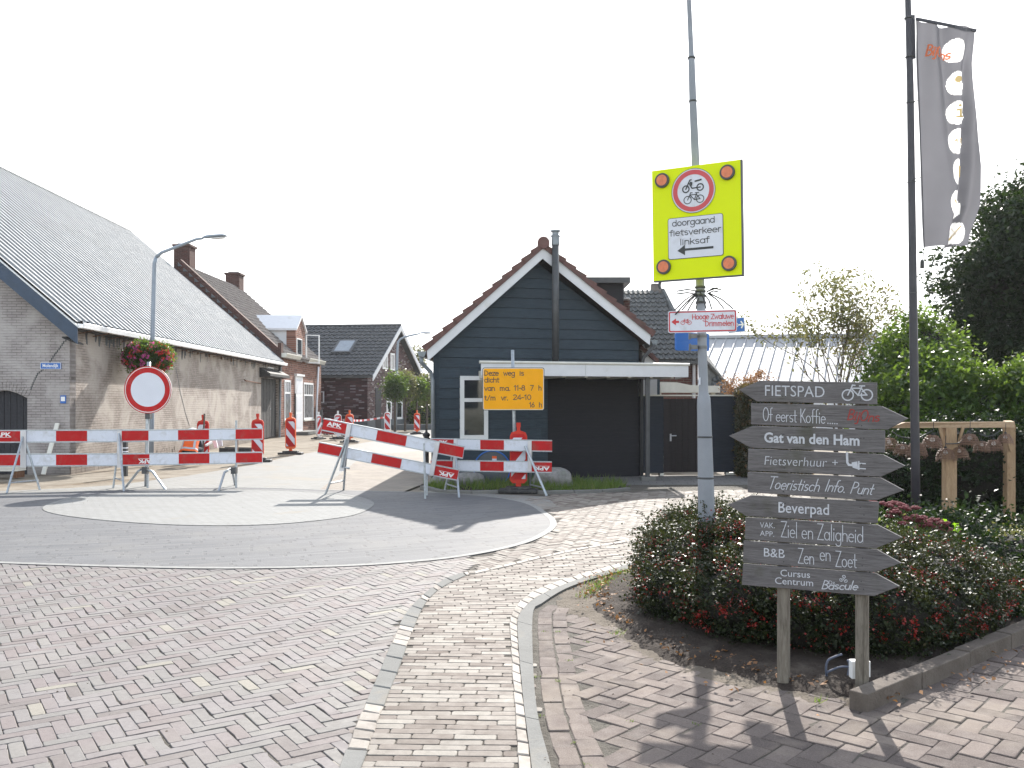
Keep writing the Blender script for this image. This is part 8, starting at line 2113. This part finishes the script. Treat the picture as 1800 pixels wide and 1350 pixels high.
# big tree
bt = thing("broadleaf_tree", (11.8, 20.4, 0), "large dark broadleaf tree at the right edge beyond the garden", "tree")
TB = [(11.6, 20.2, 4.3, 2.0, 1.9, 2.3), (10.4, 19.7, 4.1, .95, 1, 1.0), (10.2, 19.7, 3.0, .85, .9, .75), (12.6, 20.4, 5.6, 1.6, 1.5, 1.5), (11.3, 20, 5.5, .8, .9, .8), (10.9, 19.6, 2.5, 1.3, 1, .8), (12.2, 19.4, 2.4, 1.3, 1, .9), (13.0, 20.2, 3.2, 1.8, 1.4, 1.4)]
mb = MB(); r = random.Random(3); mb.tube([(11.9, 20.4, 0), (11.85, 20.4, 1.2), (11.8, 20.3, 2.4), (11.7, 20.3, 3.6)], [.2, .17, .15, .11], 10); mb.build("trunk", M['bark'], bt, smooth=True)
mb = MB(); tips = []
for a in range(6): branch(mb, V(11.8, 20.3, 1.9 + .25 * a), V(math.cos(a * 2.1), math.sin(a * 2.1), .8).normalized(), 1.1, .06, 3, r, tips)
mb.build("limbs", M['bark'], bt)
q_ = NPM(); leaf_cloud(q_, TB, 70000, .11, 131, clump=.2, nclump=900, shell=.5, aspect=.62); leaf_cloud(q_, TB, 16000, .1, 132, clump=.17, nclump=240, shell=1.1, aspect=.6); build_np(q_, "crown", M['leaf_dark'], bt)
hull("crown_core", bt, TB[:2] + TB[3:5], .38, M['hull'])  # added dark cores that block light inside the crown
# thin tree
tt = thing("thin_tree", (6.0, 17, 0), "sparse young multi stemmed tree with small brownish leaves before the white metal roof", "tree")
mb = MB(); mb2 = MB(); r = random.Random(41); tips = []
mb.tube([(6.05, 17, 0), (6.05, 17, .8)], [.05, .045], 8); mb.build("trunk", M['bark'], tt)
for a, (dx, L) in enumerate(((-.38, .95), (-.16, 1.15), (.02, 1.25), (.16, 1.1), (.36, 1.0), (-.05, 1.0), (.25, .9))):
    branch(mb2, V(6.12, 17, .75), V(dx * .8, r.uniform(-.15, .15), 1).normalized(), L * .93, .022, 4, r, tips, spread=.33, keep=.72)
mb2.build("limbs", M['twig'], tt)
q_ = NPM(); g = np.random.default_rng(9); P = np.repeat(np.array([tuple(t) for t in tips]), 14, 0); P = P + g.normal(size=P.shape) * .085; n_ = len(P); N = g.normal(size=(n_, 3)); N /= np.linalg.norm(N, axis=1)[:, None]; A_ = np.cross(N, g.normal(size=(n_, 3))); A_ /= np.linalg.norm(A_, axis=1)[:, None]; B_ = np.cross(N, A_) * .45; s_ = .036 * (.5 + g.random(n_))[:, None]
mb_add_np(q_, np.stack([P - A_ * s_, P + B_ * s_, P + A_ * s_, P - B_ * s_], 1).reshape(-1, 3), g.random(n_)); build_np(q_, "crown", M['leaf_thin'], tt)
# clipped hedge at the fence
def boxhedge(name, x0, x1, y0, y1, z1, n, size, m, lab, seed, z0=0.0, cat="hedge"):
    o = thing(name, ((x0 + x1) / 2, (y0 + y1) / 2, 0), lab, cat); mb = MB(); mb.box(((x0 + x1) / 2, (y0 + y1) / 2, (z0 + z1) / 2), (x1 - x0 - .1, y1 - y0 - .1, z1 - z0 - .1)); mb.build("foliage_core", M['hull'], o)  # the inner box is an added dark core against light between leaves
    g = np.random.default_rng(seed); P = g.random((n, 3)); f = g.integers(0, 4, n); P[f == 0, 1] = g.normal(0, .03, (f == 0).sum()); P[f == 1, 0] = g.normal(0, .02, (f == 1).sum()); P[f == 2, 2] = 1 + g.normal(0, .03, (f == 2).sum()); P[f == 3, 0] = 1 + g.normal(0, .02, (f == 3).sum())
    P = P * [x1 - x0, y1 - y0, z1 - z0] + [x0, y0, z0]; P += g.normal(size=P.shape) * .03; N = g.normal(size=(n, 3)) + [0, -.4, .4]; N /= np.linalg.norm(N, axis=1)[:, None]; A_ = np.cross(N, g.normal(size=(n, 3))); A_ /= np.linalg.norm(A_, axis=1)[:, None]; B_ = np.cross(N, A_) * .6; s_ = size / 2 * (.5 + g.random(n))[:, None]
    q_ = NPM(); mb_add_np(q_, np.stack([P - A_ * s_, P + B_ * s_, P + A_ * s_, P - B_ * s_], 1).reshape(-1, 3), g.random(n)); build_np(q_, "foliage", m, o); return o
boxhedge("beech_hedge", 4.93, 6.3, 19.2, 19.9, 1.85, 26000, .06, M['hedge_leaf'], "clipped dark beech hedge with rusty top leaves right of the black board fence", 51)
o = thing("rusty_shrub", (5.2, 20.3, 0), "loose rusty brown shrub top poking above the beech hedge", "shrub"); q_ = NPM(); leaf_cloud(q_, [(5.1, 20.3, 1.95, .4, .3, .25), (5.5, 20.3, 2.0, .3, .3, .3)], 2600, .045, 52, clump=.07, nclump=90, shell=.4, tint=(.6, 1)); build_np(q_, "foliage", M['deadleaf'], o)
mb = MB(); mb.tube([(5.2, 20.3, 0), (5.2, 20.3, 1.9)], .02, 5); mb.build("stem", M['bark'], o)
# pleached trees down the street
labs = ["pleached tree nearest the purple house gable, behind the far lamp", "second pleached tree right of the far street lamp", "third pleached tree with bare straight trunk, left of the blue tent", "last pleached tree partly hidden by the timber house downpipe"]
for i, px in enumerate((694, 712, 732, 750)):
    Yt = 48 + i * 1.2; x = (px - 900) / F * Yt; t_ = thing("pleached_tree", (x, Yt, 0), labs[i], "tree", "pleached street trees"); mb = MB(); mb.tube([(x, Yt, 0), (x + .03, Yt, 1.9)], [.07, .05], 7); mb.build("trunk", M['bark'], t_)
    q_ = NPM(); leaf_cloud(q_, [(x, Yt, 2.35 + .12 * math.sin(i * 2), .55, .35, .72 + .1 * (i % 2))], 5200, .11, 60 + i, clump=.17, nclump=90, shell=.1, tint=(0, .8)); build_np(q_, "crown", M['leaf_thin'] if i % 2 else M['leaf_green'], t_)
bush("street_hedge", [((740 - 900) / F * 58, 58, .7, .9, .6, .9), ((757 - 900) / F * 58, 58.4, .8, .9, .6, 1.0)], 6000, .14, .16, 120, M['leaf_green'], "informal green hedge at the end of the street beside the blue tent", "hedge", 71)
o = thing("distant_tree", ((728 - 900) / F * 80, 80, 0), "small sparse tree above the purple house gable end", "tree"); x = (730 - 900) / F * 80; mb = MB(); mb.tube([(x, 80, 0), (x, 80, 4)], .12, 6); r = random.Random(5); tips = []; branch(mb, V(x, 80, 3.2), V(0, 0, 1), 1.3, .07, 3, r, tips); mb.build("trunk", M['bark'], o)
q_ = NPM(); leaf_cloud(q_, [(x, 80, 5.0, .9, .9, 1.5)], 1300, .2, 81, clump=.22, nclump=45, shell=.2); build_np(q_, "crown", M['leaf_thin'], o)
q_ = NPM(); leaf_cloud(q_, [((650 + i * 22 - 900) / F * 130, 130 + 3 * math.sin(i * 3), 1.5, 2.6, 2, 2.2 + .6 * math.sin(i * 1.7)) for i in range(9)], 9000, .5, 82, clump=.7, nclump=200, shell=.2); build_np(q_, "distant_woods", M['leaf_green'], kind='stuff')
# ---------------------------------------------------------------- litter, crumbs, tufts
def scatter(name, polys, n, size, m, seed, z, kind='stuff', tint=(0, 1), lift=.006):
    g = np.random.default_rng(seed); P = []
    for poly, k_ in polys:
        xs = [p[0] for p in poly]; ys = [p[1] for p in poly]; c = 0
        while c < k_:
            X = g.uniform(min(xs), max(xs), k_ * 3); Y = g.uniform(min(ys), max(ys), k_ * 3); ok = inside(poly, X, Y)
            for x, y in list(zip(X[ok], Y[ok]))[:k_ - c]: P.append((x, y, z)); c += 1
    P = np.array(P); n = len(P); N = g.normal(size=(n, 3)) * .45 + [0, 0, 1]; N /= np.linalg.norm(N, axis=1)[:, None]; A_ = np.cross(N, g.normal(size=(n, 3))); A_ /= np.linalg.norm(A_, axis=1)[:, None]; B_ = np.cross(N, A_) * .6; s_ = size / 2 * (.4 + g.random(n))[:, None]; P = P + [0, 0, lift]
    q_ = NPM(); mb_add_np(q_, np.stack([P - A_ * s_, P + B_ * s_ + N * s_ * .3, P + A_ * s_, P - B_ * s_ + N * s_ * .3], 1).reshape(-1, 3), tint[0] + (tint[1] - tint[0]) * g.random(n)); return build_np(q_, name, m, kind=kind)
lit = hull2([(1010, 1030), (1060, 1008), (1110, 1000), (1130, 1060), (1150, 1100), (1100, 1105), (1060, 1085), (1035, 1060)])
scatter("leaf_litter", [(lit, 420), (hull2([(985, 1050), (1100, 1000), (1200, 1150), (1500, 1230), (1500, 1290), (1100, 1180)]), 60), (hull2([(1500, 1230), (1800, 1110), (1800, 1200), (1560, 1260)]), 70), (bedp[:20] if False else hull2([(1150, 1110), (1380, 1170), (1500, 1190), (1480, 1225), (1380, 1205), (1160, 1150)]), 160)], 0, .035, M['deadleaf'], 5, .03)
M['crumbm'] = leafmat("soil_crumbs", [(0, (0.05, 0.035, 0.025)), (1, (0.2, 0.16, 0.12))], (0.1, 0.08, 0.06), .0, .9)
scatter("soil_crumbs", [(dustp, 420), (hull2([(940, 1350), (930, 1100), (1000, 1040), (1100, 1200), (1300, 1350)]), 90), (hull2([(0, 862), (560, 862), (620, 930), (60, 930)]), 60), (hull2([(0, 1000), (700, 1000), (600, 1350), (0, 1350)]), 50)], 0, .014, M['crumbm'], 6, .012)
q_ = NPM(); g = np.random.default_rng(44)
tuft = []
for px, py, n_, s_ in ((1085, 1024, 260, .10), (1060, 1034, 160, .07), (1042, 1044, 90, .05), (1100, 1012, 160, .08), (1106, 1040, 60, .05), (1170, 1090, 30, .03), (1020, 1052, 25, .03), (1440, 1239, 16, .015), (1085, 1118, 20, .02), (1130, 1075, 24, .03)):
    c = G(px, py)
    for _ in range(n_): tuft.append((c.x + g.normal() * s_, c.y + g.normal() * s_, .015))
blades(q_, tuft, .05, .006, 45, lean=.6); build_np(q_, "grass_tufts", M['grassm'], kind='stuff')
# moss and weeds in the joints of the near pavement
q_ = NPM(); pts = []
for px, py in ((955, 1110), (1034, 1128), (946, 1189), (981, 1197), (980, 1110), (1015, 1060), (1030, 1345), (1110, 1268), (1222, 1271), (1005, 1305), (948, 1258), (1000, 1160)):
    c = G(px, py)
    for _ in range(16): pts.append((c.x + g.normal() * .012, c.y + g.normal() * .012, -.003))
blades(q_, pts, .014, .004, 46, lean=.8, tint=(.3, 1)); build_np(q_, "joint_weeds", M['grassm'], kind='stuff')
for o in list(bpy.data.objects):
    if o.name.startswith("tmp_text"): bpy.data.objects.remove(o)

# ---------------------------------------------------------------- air
mh = bpy.data.materials.new("thin_air"); mh.use_nodes = True; th = mh.node_tree; th.nodes.clear(); ho = th.nodes.new("ShaderNodeOutputMaterial"); hv_ = th.nodes.new("ShaderNodeVolumePrincipled")
hv_.inputs["Color"].default_value = (0.93, 0.96, 1, 1); hv_.inputs["Density"].default_value = 0.0003; hv_.inputs["Anisotropy"].default_value = 0.5; th.links.new(hv_.outputs[0], ho.inputs["Volume"])
mb = MB(); mb.box((0, 720, 5), (1820, 1600, 12.2)); hz_ = mb.build("haze", mh, kind='stuff')
